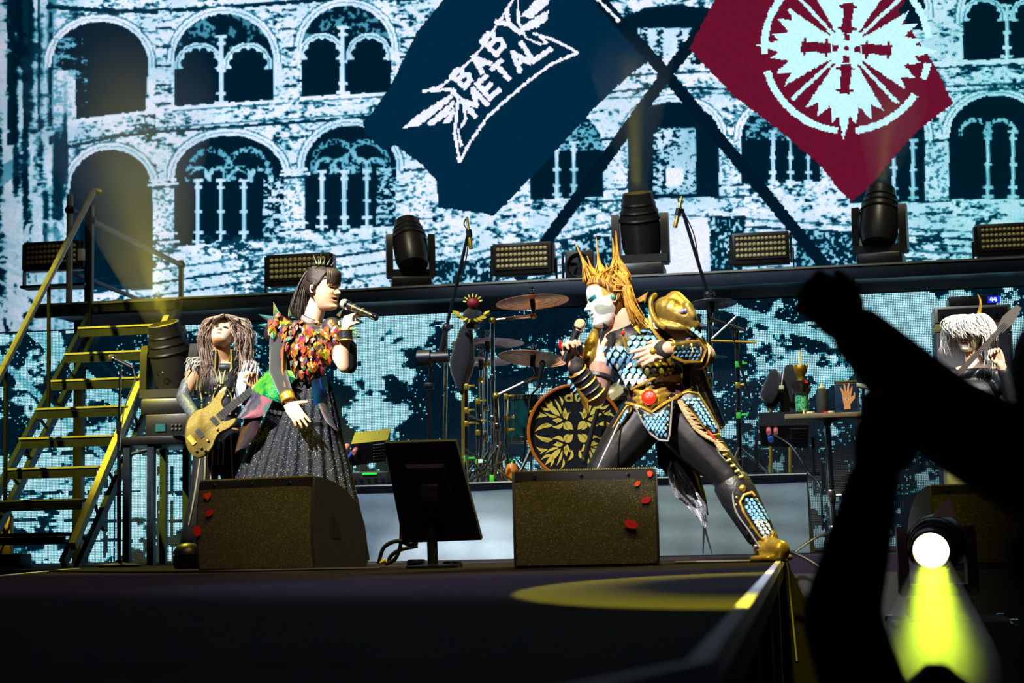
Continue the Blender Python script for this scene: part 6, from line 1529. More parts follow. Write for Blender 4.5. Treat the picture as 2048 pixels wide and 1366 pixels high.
# mesh shirt sleeves, trousers
m_mesh = M('sheer_mesh', (150, 112, 104), .7, var=.25, scale=40, sheen=.3)
sl = MB(); limb(sl, [sR, sR.lerp(eR, .5), eR, eR.lerp(wR, .3)], [.066, .068, .058, .05]); remesh(sl, .008, 4).build('mesh_sleeve', m_mesh, mp, smooth=180)
sl = MB(); limb(sl, [sL, sL.lerp(eL, .5), eL, eL.lerp(wL, .3)], [.078, .072, .058, .05]); remesh(sl, .008, 4).build('mesh_sleeve', m_mesh, mp, smooth=180)
for a, b, k in ((sR, eR, .62), (sL, eL, .62)):
    p = a.lerp(b, k); mb = MB(); mb.lathe([(.070, -.012), (.075, -.008), (.075, .008), (.070, .012)], 24, look(p, b - a), cap=False); mb.build('arm_strap', m_leather, mp)
m_trs = M('stretch_trousers', (7, 10, 15), .5, var=.3, scale=14, sheen=.03, bump=.2, bscale=14)
tr = MB(); tr.ball(pelv, (.165, .135, .115), 20, 12)
limb(tr, [hR, hR.lerp(kR, .45), kR, kR.lerp(aR, .35), aR], [.122, .114, .080, .078, .052]); limb(tr, [hL, hL.lerp(kL, .45), kL, kL.lerp(aL, .3), aL], [.122, .112, .080, .076, .054])
remesh(tr, .008, 5).build('trousers', m_trs, mp, smooth=180)
# cuirass with scales
cu = MB()
for p, rx, ry, rz in ((Q(1270, 680, .04), .16, .118, .075), (chest, .200, .145, .115), (Q(1240, 706, -.02), .085, .10, .085), (Q(1296, 742, .03), .172, .138, .075), (Q(1284, 762, .02), .115, .125, .045)): cu.ball(p, (rx, ry, rz), 22, 12)
cui = remesh(cu, .009, 6).build('cuirass', m_leather, mp, smooth=180); bv = bvh_of(cui)
def pickc(x, y):
    if x > 1290 and y > 713: return SCALE_G if (x - 1290) * .25 + 716 > y - 12 else SCALE_W
    return SCALE_W if y > 742 or (y > 722 and (x + y) % 3 < 1) else SCALE
scales(cui, bv, [(1208, 682), (1222, 690), (1248, 684), (1262, 672), (1300, 640), (1308, 655), (1306, 668), (1330, 690), (1345, 720), (1348, 734), (1300, 756), (1265, 776), (1246, 774), (1234, 748), (1218, 735), (1206, 705)], 13.5, .0270, pick=pickc)
scales(cui, bv, [(1262, 768), (1346, 736), (1348, 748), (1262, 778), (1246, 772)], 10, .015, pick=lambda a, b: SCALE_W)
ribbon([Q(1300, 632, -.09), Q(1303, 655, -.11), Q(1318, 676, -.11), Q(1342, 694, -.09), Q(1350, 725, -.09)], .018, .008, (-.2, -1, .1), m_goldarm, 'gold_edge', cui)
ribbon([Q(1262, 779, -.10), Q(1300, 760, -.12), Q(1348, 738, -.09)], .014, .006, (0, -1, 0), m_goldarm, 'gold_edge', cui)
# gorget with spikes and gem, choker
gor = MB(); gd = (nk - nb).normalized()
gor.lathe([(.135, -.055), (.125, -.03), (.10, -.005), (.088, .02), (.082, .02), (.10, -.02), (.125, -.05)], 30, look(nb + Vector((0, -.01, .0)), gd + Vector((.1, .05, .5))), cap=False); gg = gor.build('gorget', m_leather, mp)
for a, b, m_, r_ in (((1225, 668), (1224, 700), m_leather, .018), ((1206, 664), (1200, 690), m_leather, .014), ((1248, 678), (1254, 704), m_goldm, .012), ((1272, 655), (1281, 668), m_goldm, .014), ((1292, 640), (1302, 652), m_goldm, .012), ((1212, 654), (1206, 646), m_leather, .012)):
    A_, B_ = Q(*a, -.10), Q(*b, -.125); mb = MB(); mb.tube([A_, A_.lerp(B_, .4), B_], [r_, r_ * .75, .001], 6); mb.build('spike', m_, gg, smooth=20)
mb = MB(); mb.ball(Q(1246, 667, -.13), (.010, .006, .010)); mb.build('red_gem', M('ruby', (190, 20, 30), .1, coat=.6), gg)
mb = MB(); mb.tube(smoothpath([Q(1246, 667, -.12), Q(1249, 680, -.125), Q(1256, 700, -.13)], 4), [.008, .002], 6); mb.build('pendant', m_goldarm, gg)
mb = MB(); mb.lathe([(.072, -.014), (.075, -.01), (.075, .01), (.072, .014)], 30, look(nk.lerp(nb, .55), gd), cap=False); ch = mb.build('choker', m_leather, mp)
for k in range(9):
    a = 2 * PI * k / 9; Z = look(nk.lerp(nb, .55), gd); p = Z @ Vector((.076 * math.cos(a), .076 * math.sin(a), 0)); stud(ch, p, p - Z.translation, .007, m_goldm)
# skull pauldron on the far shoulder, leaf pauldron on the near one
pa = MB(); c = Q(1338, 620, -.02)
pa.ball(c, (.085, .085, .068), 22, 14); limb(pa, [Q(1345, 622, -.05), Q(1372, 636, -.08), Q(1390, 650, -.09)], [.066, .046, .026]); limb(pa, [Q(1350, 602, -.03), Q(1376, 618, -.07)], [.05, .032])
limb(pa, [Q(1318, 648, -.07), Q(1352, 655, -.10), Q(1392, 657, -.09)], [.022, .016, .009]); limb(pa, [Q(1375, 612, -.10), Q(1386, 632, -.11)], [.024, .02])
limb(pa, smoothpath([Q(1310, 590, -.06), Q(1302, 600, -.09), Q(1302, 620, -.11), Q(1312, 642, -.12), Q(1328, 655, -.12)], 3), [.014] * 13)
pau = remesh(pa, .006, 4).build('skull_pauldron', M('pauldron_gold', (150, 126, 58), .36, .55, var=.6, scale=12, bump=.35, bscale=40), mp, smooth=180)
bvp = bvh_of(pau); p, nn = hit(bvp, 1367, 623)
mb = MB(); mb.ball(p + nn * .002, (.021, .016, .014), X=None); mb.build('crystal_eye', M('violet_crystal', (120, 104, 170), .25, .3, var=.8, scale=160, speck=((230, 225, 250), 300, .75)), pau)
mb = MB(); mb.tube(smoothpath([Q(1376, 660, -.10), Q(1400, 672, -.08), Q(1416, 700, -.06), Q(1420, 712, -.05)], 4), [.012, .030, .032, .030, .026, .022, .02, .016, .012, .010, .008, .006, .003][:13], 8, flat=.35); fl_ = mb.build('shoulder_flap', m_leather, mp)
ribbon([Q(1374, 654, -.11), Q(1396, 668, -.10), Q(1412, 694, -.09), Q(1420, 714, -.07)], .012, .005, (0, -1, 0), m_goldarm, 'flap_edge', fl_)
for px, py in ((1384, 656), (1392, 662), (1399, 668)):
    inst('scale', SCALE, look(Q(px, py, -.125), (.1, -1, .2), (-.3, 0, 1), .018), fl_)
pb = MB(); limb(pb, [Q(1190, 664, .0), Q(1183, 690, -.04), Q(1180, 715, -.05), Q(1178, 745, -.04)], [.020, .038, .040, .008]); limb(pb, [Q(1200, 650, .02), Q(1190, 664, 0)], [.02, .02])
p2 = remesh(pb, .006, 4).build('leaf_pauldron', M('pauldron_gold'), mp, smooth=180)
# arm guards
def bracer(a, b, ra, rb, name='arm_guard'):
    d = b - a; L_ = d.length; Z = look(a, d); mb = MB(); mb.lathe([(ra * .95, 0), (ra, .004), (lerp(ra, rb, .5) * 1.02, L_ * .5), (rb, L_ - .004), (rb * .95, L_)], 28, Z, cap=False); o = mb.build(name, m_leather, mp)
    for k in (.02, .25, .5, .75, .98):
        r_ = lerp(ra, rb, k) * 1.015; mb = MB(); mb.lathe([(r_, L_ * k - .005), (r_ + .005, L_ * k), (r_, L_ * k + .005)], 28, Z, cap=False); mb.build('trim_band', m_goldarm if k in (.02, .98, .5) else m_leather, o)
    return o
g1 = bracer(wR.lerp(eR, .06), wR.lerp(eR, .95), .045, .062)
mb = MB(); mb.tube([eR.lerp(wR, .5) + Vector((-.045, -.02, -.03)), eR + Vector((-.045, -.03, -.03)), eR + Vector((-.03, -.03, -.09))], [.02, .032, .003], 8, flat=.5); mb.build('elbow_flap', m_goldarm, g1)
for k in range(5): inst('scale', SCALE, look(eR.lerp(wR, .15 + .14 * k) + Vector((-.052, -.035, -.02)), (-.6, -1, 0), (.6, 0, 1), .020), g1)
g2 = bracer(wL.lerp(eL, .05), wL.lerp(eL, .95), .044, .064); bv2 = bvh_of(g2)
scales(g2, bv2, [(1350, 698), (1395, 690), (1404, 704), (1396, 718), (1362, 716), (1345, 708)], 8.5, .0145, down=(-1, 0, -.2))
ribbon([Q(1342, 690, -.22), Q(1368, 686, -.19), Q(1398, 682, -.13), Q(1412, 700, -.11), Q(1402, 724, -.12), Q(1370, 724, -.19), Q(1346, 714, -.22)], .014, .006, (0, -1, 0), m_goldarm, 'gold_edge', g2)
# gloves (palm only), rings
gl = MB(); d = Vector((-.30, -.10, .95)).normalized(); gl.ball(wR + d * .03 + Vector((.006, .012, 0)), (.040, .034, .042)); gl.ball(wR, (.040, .036, .036)); remesh(gl, .006, 3).build('glove', m_black, mp, smooth=180)
gl = MB(); d = Vector((-.94, -.10, -.28)).normalized(); gl.ball(wL + d * .02, (.052, .026, .046)); remesh(gl, .006, 3).build('glove', m_black, mp, smooth=180)
mb = MB(); mb.ball(Q(1306, 703, -.235), (.016, .010, .016)); rg = mb.build('ring', m_goldm, mp)
mb = MB(); mb.ball(Q(1121, 690, -.18), (.008, .010, .024)); mb.build('red_ring_gem', M('ruby'), mp)
# waist sash, belt, buckle
sa = MB(); sa.ball(Q(1308, 778, .04), (.152, .122, .058), 22, 12); sa.ball(Q(1316, 795, .04), (.152, .122, .05), 22, 12); remesh(sa, .008, 4).build('waist_sash', M('brown_leather', (84, 50, 44), .55, var=.25, scale=30, bump=.3), mp, smooth=180)
be = MB(); Zb = look(Q(1318, 806, .045), (.28, .05, 1)); be.lathe([(.150, -.05), (.168, -.046), (.172, 0), (.168, .042), (.150, .046)], 40, Zb @ Matrix.Scale(.82, 4, (0, 1, 0)), cap=False); belt = be.build('belt', m_leather, mp)
for k in range(-7, 8):
    a = -PI / 2 + k * .19; p = Zb @ Vector((.174 * math.cos(a), .174 * .82 * math.sin(a), .018 if k % 2 else -.02)); stud(belt, p, p - Zb.translation, .008)
bq = Q(1299, 796, -.125)
bu = MB(); bu.ball(bq, (.050, .020, .046), 20, 10)
for a, b in (((1283, 788), (1270, 782)), ((1283, 798), (1268, 798)), ((1284, 806), (1272, 812)), ((1314, 786), (1330, 778)), ((1316, 794), (1338, 788)), ((1316, 803), (1332, 800)), ((1299, 812), (1303, 824)), ((1296, 782), (1302, 774))): limb(bu, [Q(*a, -.125), Q(*b, -.11)], [.020, .010], 10)
bk_ = remesh(bu, .005, 3).build('buckle', m_goldarm, mp, smooth=180)
Zr = look(bq + Vector((0, -.022, 0)), (-.08, -1, .03)); mb = MB(); mb.lathe([(.001, .006), (.024, .005), (.031, 0)], 28, Zr, cap=False); mb.build('red_lens', M('reflector_red', (224, 44, 20), .25, var=.3, scale=120, bump=.4, bscale=160, coat=.5), bk_)
mb = MB(); mb.lathe([(.031, 0), (.036, .007), (.037, 0), (.033, -.006)], 28, Zr, cap=False); mb.build('silver_rim', m_chrome, bk_)
ribbon([Q(1252, 806, -.09), Q(1280, 812, -.13), Q(1304, 824, -.145), Q(1330, 806, -.14), Q(1360, 790, -.11), Q(1386, 776, -.06)], .016, .007, (0, -1, 0), m_goldarm, 'gold_band', belt)
# tassets: front apron and hip plates with scales
def plate(name, outline, Y, bow, mat, edge=True, th=.008, ecol=None):
    """stiff hanging plate from a picture outline, bowed towards the hall"""
    pts = [P(x, y, Y) for x, y in outline]; c = sum(pts, Vector()) / len(pts); mb = MB(); n = len(pts)
    ins = [c + (p - c) * .55 + Vector((0, -bow * .8, 0)) for p in pts]
    vs = pts + ins + [c + Vector((0, -bow, 0))] + [p + Vector((0, th, 0)) for p in pts]
    fs = [(i, (i + 1) % n, n + (i + 1) % n, n + i) for i in range(n)] + [(n + i, n + (i + 1) % n, 2 * n) for i in range(n)] + [(i, 2 * n + 1 + i, 2 * n + 1 + (i + 1) % n, (i + 1) % n) for i in range(n)]
    mb.add(vs, fs); o = mb.build(name, mat, mp, smooth=60)
    if edge:
        mb = MB(); mb.tube([p + Vector((0, -.004, 0)) for p in pts] + [pts[0] + Vector((0, -.004, 0))], .005, 6); mb.build('edge_piping', ecol or m_goldarm, o)
    return o
m_pip = M('silver_piping', (200, 200, 205), .35, .6)
ap = plate('apron_plate', [(1270, 812), (1290, 816), (1305, 824), (1325, 812), (1345, 800), (1342, 840), (1340, 868), (1336, 882), (1318, 880), (1302, 868), (1286, 845)], MY - .13, .03, m_leather, ecol=m_pip)
bva = bvh_of(ap)
scales(ap, bva, [(1282, 822), (1300, 830), (1335, 815), (1334, 846), (1330, 870), (1316, 872), (1300, 858), (1288, 840)], 8.0, .0145)
for px, py in ((1276, 818), (1282, 832), (1290, 848), (1338, 812), (1338, 830), (1336, 850)):
    p, nn = hit(bva, px, py)
    if p is not None: stud(ap, p, Vector((0, -1, 0)), .006, m_goldm)
tp = plate('hip_plate', [(1352, 792), (1376, 784), (1396, 786), (1418, 820), (1436, 852), (1440, 868), (1424, 870), (1408, 852), (1390, 832), (1372, 812)], MY - .10, .03, m_leather); bvt = bvh_of(tp)
scales(tp, bvt, [(1366, 792), (1394, 790), (1416, 824), (1434, 858), (1424, 862), (1404, 840), (1382, 815)], 8.5, .0155, down=(.45, 0, -1))
tp2 = plate('hip_plate', [(1264, 812), (1254, 812), (1240, 832), (1226, 856), (1230, 864), (1246, 842), (1262, 822)], MY - .09, .02, m_leather); bvt = bvh_of(tp2)
scales(tp2, bvt, [(1260, 816), (1253, 818), (1230, 856), (1236, 852), (1252, 830)], 7, .013, down=(-.5, 0, -1))
# fringed side lacing of the trousers
m_fur = M('tan_fur', (206, 176, 130), .8, var=.5, scale=60)
fz = []
ln_ = [(1354, 800), (1362, 818), (1374, 838), (1388, 858), (1408, 874), (1428, 884), (1440, 902)]
for (x0, y0), (x1, y1) in zip(ln_[:-1], ln_[1:]):
    for k in range(7):
        t = k / 7; px, py = lerp(x0, x1, t), lerp(y0, y1, t); p = Q(px, py, -.105); fz.append([p, p + Vector((.02, -.008, -.004)), p + Vector((.05, 0, -.012 + rd.uniform(-.01, .01)))])
strands(fz, .006, .002, flat=.6).build('fur_fringe', m_fur, mp, smooth=180)
mb = MB(); mb.tube(smoothpath([Q(1412, 862, -.10), Q(1428, 876, -.11), Q(1434, 884, -.11)], 3), [.004, .010, .010, .010, .008, .006, .002], 6, flat=.4); mb.build('red_lining', m_red, mp)
for off in (0, 10):
    mb = MB(); mb.tube(smoothpath([Q(x + off * (.3 + .1 * i), y - off * .6, -.085 + .002 * i) for i, (x, y) in enumerate(((1430, 884), (1440, 908), (1452, 922), (1462, 936), (1472, 948), (1478, 962)))], 3), .004, 5); mb.build('seam_piping', m_pip, mp)
for i in range(6):
    p = Q(1438 + 8 * i, 900 + 11 * i, -.095); mb = MB(); mb.tube([p, p + Vector((.02, 0, .006))], .007, 6); mb.build('lacing_bar', m_goldm, mp)
mb = MB(); mb.tube(smoothpath([Q(1238, 845, -.12), Q(1222, 880, -.17), Q(1205, 915, -.20), Q(1192, 945, -.20)], 4), .004, 5); mb.build('seam_piping', m_pip, mp)
# greave, boot
d = aL - kL; Zg = look(kL.lerp(aL, .12), d); Lg = d.length * .82
mb = MB(); mb.lathe([(.066, -.03), (.088, 0), (.090, Lg * .25), (.080, Lg * .6), (.070, Lg * .95), (.064, Lg)], 28, Zg, cap=False); gv = mb.build('greave', m_leather, mp); bvg = bvh_of(gv)
scales(gv, bvg, [(1488, 994), (1506, 990), (1520, 1006), (1536, 1038), (1546, 1062), (1540, 1074), (1526, 1074), (1512, 1050), (1496, 1026)], 9, .0165, down=(.45, 0, -1), pick=lambda a, b: SCALE if b < 1035 else SCALE_W)
ribbon([Q(1488, 1026, -.115), Q(1480, 1004, -.115), Q(1488, 990, -.11), Q(1504, 984, -.11), Q(1510, 992, -.11)], .014, .007, (-.1, -1, .2), m_goldarm, 'gold_edge', gv)
ribbon([Q(1488, 1026, -.115), Q(1502, 1048, -.11), Q(1518, 1072, -.10), Q(1530, 1082, -.10), Q(1542, 1078, -.09), Q(1548, 1064, -.09)], .012, .006, (-.1, -1, .2), m_goldarm, 'gold_edge', gv)
mb = MB(); mb.tube(smoothpath([Q(1472, 964, -.10), Q(1466, 985, -.105), Q(1468, 1010, -.11), Q(1478, 1034, -.11), Q(1496, 1058, -.105), Q(1510, 1080, -.10), Q(1520, 1096, -.09)], 3), .004, 5); mb.build('edge_piping', m_pip, gv)
for px, py, r_ in ((1485, 977, .018), (1473, 995, .007), (1472, 1010, .007), (1472, 1024, .007), (1503, 1054, .009), (1519, 1080, .009)):
    p, nn = hit(bvg, px, py)
    if p is not None: stud(gv, p, nn if nn.dot(ray(px, py)) < 0 else -nn, r_, m_goldm)
for px, py in ((1500, 1065), (1516, 1096)):
    mb = MB(); mb.box(Q(px, py, -.08), (.035, .012, .028), bev=.004); mb.build('strap_buckle', m_chrome, gv)
for aa, dx, m_ in ((aL, .07, M('boot_gold', (150, 124, 40), .35, .4, var=.6, scale=14)), (aR, -.06, m_leather)):
    bt = MB(); limb(bt, [aa + Vector((-dx * .4, 0, .07)), Vector((aa.x, aa.y, .10))], [.062, .066]); limb(bt, [Vector((aa.x, aa.y, .065)), Vector((aa.x + dx, aa.y - .14, .052))], [.060, .048]); bt.box((aa.x + dx * .4, aa.y - .06, .016), (.11, .30, .03), Matrix.Rotation(-dx * 5, 4, 'Z'), bev=.012)
    remesh(bt, .008, 3).build('boot', m_, mp, smooth=180)
# dark coat tails and the silver foil tail behind the legs
m_coat = M('coat_black', (18, 22, 32), .6, var=.3, scale=10, bump=.2, bscale=20)
rings = []
for (y, xa, xb, dy) in ((650, 1322, 1372, .12), (700, 1330, 1392, .18), (760, 1338, 1392, .22), (830, 1330, 1400, .24), (890, 1312, 1404, .24), (930, 1316, 1392, .24), (960, 1344, 1402, .22), (1000, 1372, 1412, .22), (1030, 1392, 1416, .22)):
    a, b = Q(xa, y, dy), Q(xb, y, dy); rings.append([a.lerp(b, k / 14) + Vector((0, .025 * math.sin(k * 1.5), 0)) for k in range(15)] + [b.lerp(a, k / 14) + Vector((0, .03 + .025 * math.sin((14 - k) * 1.5), 0)) for k in range(15)])
mb = MB(); mb.loft(rings); mb.build('coat_tail', m_coat, mp, smooth=50)
rd2 = random.Random(8); rings = []
for (y, xa, xb) in ((924, 1342, 1356), (940, 1334, 1366), (965, 1338, 1384), (990, 1350, 1398), (1010, 1372, 1412), (1030, 1390, 1414), (1045, 1400, 1414), (1056, 1406, 1412)):
    a, b = Q(xa, y, .15), Q(xb, y, .15); rings.append([a.lerp(b, k / 12) + Vector((0, rd2.uniform(-.028, .028), rd2.uniform(-.006, .006))) for k in range(13)])
mb = MB(); mb.loft(rings, cap=False, closed=False); mb.loft([[p + Vector((0, .006, 0)) for p in r] for r in rings], cap=False, closed=False); mb.build('foil_tail', M('silver_foil', (210, 212, 222), .3, .75, var=.2, scale=60, bump=.6, bscale=60, speck=((70, 70, 80), 200, .86)), mp, smooth=25)
for dx in (-6, 12):
    mb = MB(); mb.tube(smoothpath([Q(1408, 1052, .15), Q(1410 + dx * .5, 1080, .15), Q(1412 + dx, 1108, .15)], 4), [.007, .003], 6); mb.build('tail_cord', m_coat, mp)
t = mic(mH, mT, label='microphone with pale round head in the armoured singer hand', headcol=(206, 200, 170), r=.0275)
sc_ = thing('sword_scabbard', Q(1440, 860, .12), 'long silver and black scabbard hanging at the armoured hip', 'scabbard')
a, b = Q(1388, 722, .10), Q(1443, 858, .12)
mb = MB(); mb.tube([a, a.lerp(b, .45)], [.030, .030], 14); mb.build('black_half', M('scabbard_black', (60, 60, 60), .4, .4, speck=((180, 180, 170), 300, .9)), sc_)
mb = MB(); mb.tube([a.lerp(b, .45), a.lerp(b, .97), b], [.028, .026, .008], 14); mb.build('silver_half', m_chrome, sc_)
# ================================================================ the guitarist
GYY = 11.0
def S(px, py, dy=0.0): return P(px, py, GYY + dy)
gp_ = thing('person', base_at(430, GYY, 0), 'person in studded black vest and striped trousers playing the gold guitar', 'person')
f_ = Vector((.10, -.84, .46)).normalized(); u_ = Vector((.10, .48, .86)); x_ = f_.cross(u_).normalized(); u_ = x_.cross(f_).normalized()
HG = .238; HXg = frame(S(447, 668, -.02), x_, f_, u_)
head, hl = head_mesh(HXg, HG, mouth=0)
body = MB(); nk = HXg @ Vector((0, -.05, -.33 * HG)); nb = S(448, 722, .03)
limb(body, [nk, nb], [.058, .066])
for p, rx, ry, rz in ((S(446, 735, .04), .165, .09, .06), (S(444, 770, .03), .155, .105, .12), (S(442, 815, .03), .135, .10, .11), (S(440, 860, .04), .15, .11, .11)): body.ball(p, (rx, ry, rz), 20, 12)
sR, eR, wR = S(396, 735, .03), S(366, 795, -.05), S(396, 842, -.24)
sL, eL, wL = S(497, 738, .03), S(535, 806, -.04), S(511, 776, -.22)
limb(body, [sR, eR, wR], [.058, .043, .030]); limb(body, [sL, eL, wL], [.058, .043, .030])
kR, aR = Vector((S(405, 985, -.05).x, GYY - .05, .50)), Vector((S(385, 1100).x, GYY, .09)); kL, aL = Vector((S(470, 985).x, GYY, .50)), Vector((S(480, 1100).x, GYY, .09))
limb(body, [S(418, 880, .03), kR, aR], [.09, .06, .045]); limb(body, [S(462, 880, .03), kL, aL], [.09, .06, .045])
for a in (aR, aL): limb(body, [a, a + Vector((0, -.14, -.05))], [.045, .038])
hands = MB(); hand(hands, wR, (.88, -.10, -.18), (-.1, -.75, .55), .17, (38, 36, 30, 26), 4, (.7, .5, .5), 35, 1)
hand(hands, wL, (-.15, -.15, .9), (.35, .75, .1), .165, (55, 58, 58, 58), 3, (.6, .5, .3), 20, -1)
b6 = remesh(body, .008, 5); h3 = remesh(hands, .0032, 3); allm = merge(b6, h3, head); gb = allm.build('body', m_skin, gp_, smooth=180)
sk = np.array(lin((222, 172, 132))); cols = np.tile(sk, (len(allm.v), 1)); hcx = np.tile(np.array(lin((236, 208, 176))), (len(hl), 1)); x, y, z = hl.T; ax = np.abs(x); fr = y > .1
painth(z < -.36, (214, 156, 110)); painth(y < 0, (214, 156, 110))
painth(fr & (((ax - .14) / .085) ** 2 + ((z - .01) / .035) ** 2 < 1), (44, 28, 24)); painth(fr & ((x / .10) ** 2 + ((z + .24) / .028) ** 2 < 1), (190, 140, 110)); painth(fr & ((x / .09) ** 2 + ((z + .238) / .006) ** 2 < 1), (90, 50, 40)); painth(fr & (((ax - .04) / .018) ** 2 + ((z + .14) / .014) ** 2 < 1), (110, 60, 40))
cols[len(b6.v) + len(h3.v):] = hcx; set_color(gb, 'tone', cols)
m_gh = M('ash_hair', (176, 150, 134), .5, var=.6, scale=30, spec=.5)
rd = random.Random(21); hc2 = []
for k in range(640):
    a = rd.uniform(-1, 1); sg = 1 if a > 0 else -1; a = abs(a)
    root = HXg @ (Vector((sg * rd.uniform(.0, .12), rd.uniform(.02, .26), rd.uniform(.42, .50))) * HG)
    long_ = rd.random() < .30; left = sg * x_.x < 0; q = rd.random(); xo = lerp(424, 399, q) if left else lerp(470, 506, q)
    m0 = S(448 + (-1 if left else 1) * (4 + 24 * a), 629 + 7 * a + 4 * rd.random(), -.13 + .16 * rd.random())
    m1 = S(lerp(446, xo, .50 + .42 * rd.random()), 640 + 14 * rd.random(), -.10 + .18 * rd.random()); m2 = S(xo + rd.uniform(-5, 5), 664 + 14 * rd.random(), -.08 + .16 * rd.random())
    tip = (xo - 4 + 10 * rd.random(), 680 + 36 * rd.random()) if left else (xo + 8 * rd.random(), 674 + 36 * rd.random())
    if long_: pts = [root, m0, m1, m2, S(xo + (8 if left else -4) + rd.uniform(-10, 10), 715, -.06 + .1 * rd.random()), S(xo + (6 if left else -6) + rd.uniform(-16, 16), 742 + 45 * rd.random(), -.10 + .08 * rd.random())]
    else: pts = [root, m0, m1, m2, S(*tip, -.04 + .12 * rd.random())]
    hc2.append(pts)
cap = MB(); rings = []
for i in range(18):
    t = i / 17; ring = []
    for j in range(36):
        a = 2 * PI * j / 36; cf = math.cos(a); lo = np.interp(cf, [-1, -.3, .1, .5, 1], [-.42, -.40, -.15, .14, .26]); zz = lerp(.56, lo, math.sin(t * PI / 2)); zc_ = min(zz, .499)
        ring.append(HXg @ (Vector(((np.interp(zc_, _Z, _W) + .03) * math.sin(a), ((np.interp(zc_, _Z, _F) + .02) if cf > 0 else (np.interp(zc_, _Z, _B) + .05)) * abs(cf) ** .85 * (1 if cf > 0 else -1), zz)) * HG))
    rings.append(ring)
cap.loft(rings); merge(cap, strands(hc2, .0065, .001)).build('hair', m_gh, gp_, smooth=180)
ve = MB()
for p, rx, ry, rz in ((S(446, 738, .04), .165, .10, .06), (S(444, 772, .03), .165, .118, .12), (S(442, 815, .03), .148, .112, .11), (S(440, 850, .04), .155, .118, .09)): ve.ball(p, (rx, ry, rz), 20, 12)
vest = remesh(ve, .009, 5).build('vest', m_leather, gp_, smooth=180); bv = bvh_of(vest)
for k, (px, py) in enumerate([(424 + 4 * i, 728 + 11 * i) for i in range(6)] + [(470 - 4 * i, 728 + 11 * i) for i in range(6)] + [(412, 786), (408, 798), (404, 810), (420, 792), (418, 806), (414, 818), (458, 774), (466, 782), (472, 790), (478, 800), (470, 812), (478, 812), (460, 828), (472, 828), (456, 792), (430, 778), (400, 814), (404, 815)]):
    p, nn = hit(bv, px, py)
    if p is not None: stud(vest, p, nn if nn.dot(ray(px, py)) < 0 else -nn, .0085, M('pale_stud', (220, 214, 170), .3, .6))
m_braid = M('gold_braid', (176, 160, 92), .5, .3)
for pts in (((432, 706), (434, 724), (440, 745), (443, 768)), ((462, 706), (458, 724), (450, 745), (446, 768)), ((424, 716), (430, 740), (437, 765)), ((474, 712), (464, 735), (455, 760)), ((404, 745), (400, 775), (404, 800)), ((396, 750), (393, 780)), ((486, 745), (490, 780), (484, 810)), ((438, 770), (428, 790), (424, 815)), ((450, 770), (462, 790), (468, 815))):
    P2 = []
    for px, py in pts:
        p, nn = hit(bv, px, py); P2.append((p + Vector((0, -.006, 0))) if p is not None else S(px, py, -.08))
    mb = MB(); mb.tube(smoothpath(P2, 4), .006, 6); mb.build('gold_braid', m_braid, vest)
for sx, x0, x1 in ((-1, 430, 421), (1, 464, 478)):
    mb = MB(); a, b, c, d = S(x0, 738, -.09), S(x0 - sx * 2, 700, -.07), S(x1, 702, -.02), S(x1, 730, -.05); mb.loft([[a, b, c, d], [q + Vector((0, .012, 0)) for q in (a, b, c, d)]]); cl = mb.build('stand_collar', m_leather, gp_, smooth=30)
    mb = MB(); mb.tube([a, b, c], .006, 6); mb.build('collar_braid', m_braid, cl)
m_fur2 = M('white_fur', (200, 200, 194), .9, var=.35, scale=40); fz = []
for k in range(170):
    if k % 2: p = S(392 + rd.uniform(-12, 14), 722 + rd.uniform(-8, 14), rd.uniform(-.06, .08)); fz.append([p, p + Vector((-.02, -.02, -.01)), p + Vector((rd.uniform(-.05, .0), -.02, rd.uniform(-.08, -.03)))])
    else: p = S(498 + rd.uniform(-14, 18), 730 + rd.uniform(-8, 14), rd.uniform(-.06, .08)); fz.append([p, p + Vector((.01, -.02, -.01)), p + Vector((rd.uniform(-.04, .03), -.03, rd.uniform(-.16, -.05)))])
o = strands(fz, .010, .002).build('fur_shoulders', m_fur2, gp_, smooth=180); o['kind'] = 'stuff'
panel_ = MB(); a, b = S(478, 745, -.09), S(500, 742, -.09); c, d = S(482, 812, -.12), S(466, 800, -.12); panel_.loft([[a, b, c, d], [q + Vector((0, .008, 0)) for q in (a, b, c, d)]]); panel_.build('pale_sash', M('pale_satin', (190, 196, 206), .4, var=.2), gp_, smooth=0)
m_grey = M('grey_scale_sleeve', (120, 128, 130), .45, .3, var=.5, scale=70, bump=.5, bscale=90)
sl = MB(); limb(sl, [sR.lerp(eR, .55) + Vector((-.012, 0, 0)), eR, eR.lerp(wR, .93)], [.052, .050, .040]); remesh(sl, .007, 3).build('arm_guard', m_grey, gp_, smooth=180)
mb = MB(); p = eR.lerp(wR, .92); mb.lathe([(.038, -.018), (.042, -.014), (.042, .014), (.038, .018)], 20, look(p, wR - eR), cap=False); mb.build('wrist_cuff', m_leather, gp_)
sl = MB(); limb(sl, [sL, eL, eL.lerp(wL, .8)], [.064, .052, .042]); remesh(sl, .008, 3).build('sleeve', m_leather, gp_, smooth=180)
tr = MB(); tr.ball(S(440, 870, .04), (.155, .12, .11), 18, 10)
for k_, a_, x0, s_ in ((kR, aR, 418, -1), (kL, aL, 462, 1)): limb(tr, [S(x0, 885, .03), k_, a_ + Vector((0, 0, -.02))], [.105, .085, .105])
trs = remesh(tr, .009, 4).build('trousers', M('black_trousers', (20, 22, 26), .7, var=.3, scale=12), gp_, smooth=180); bv = bvh_of(trs)
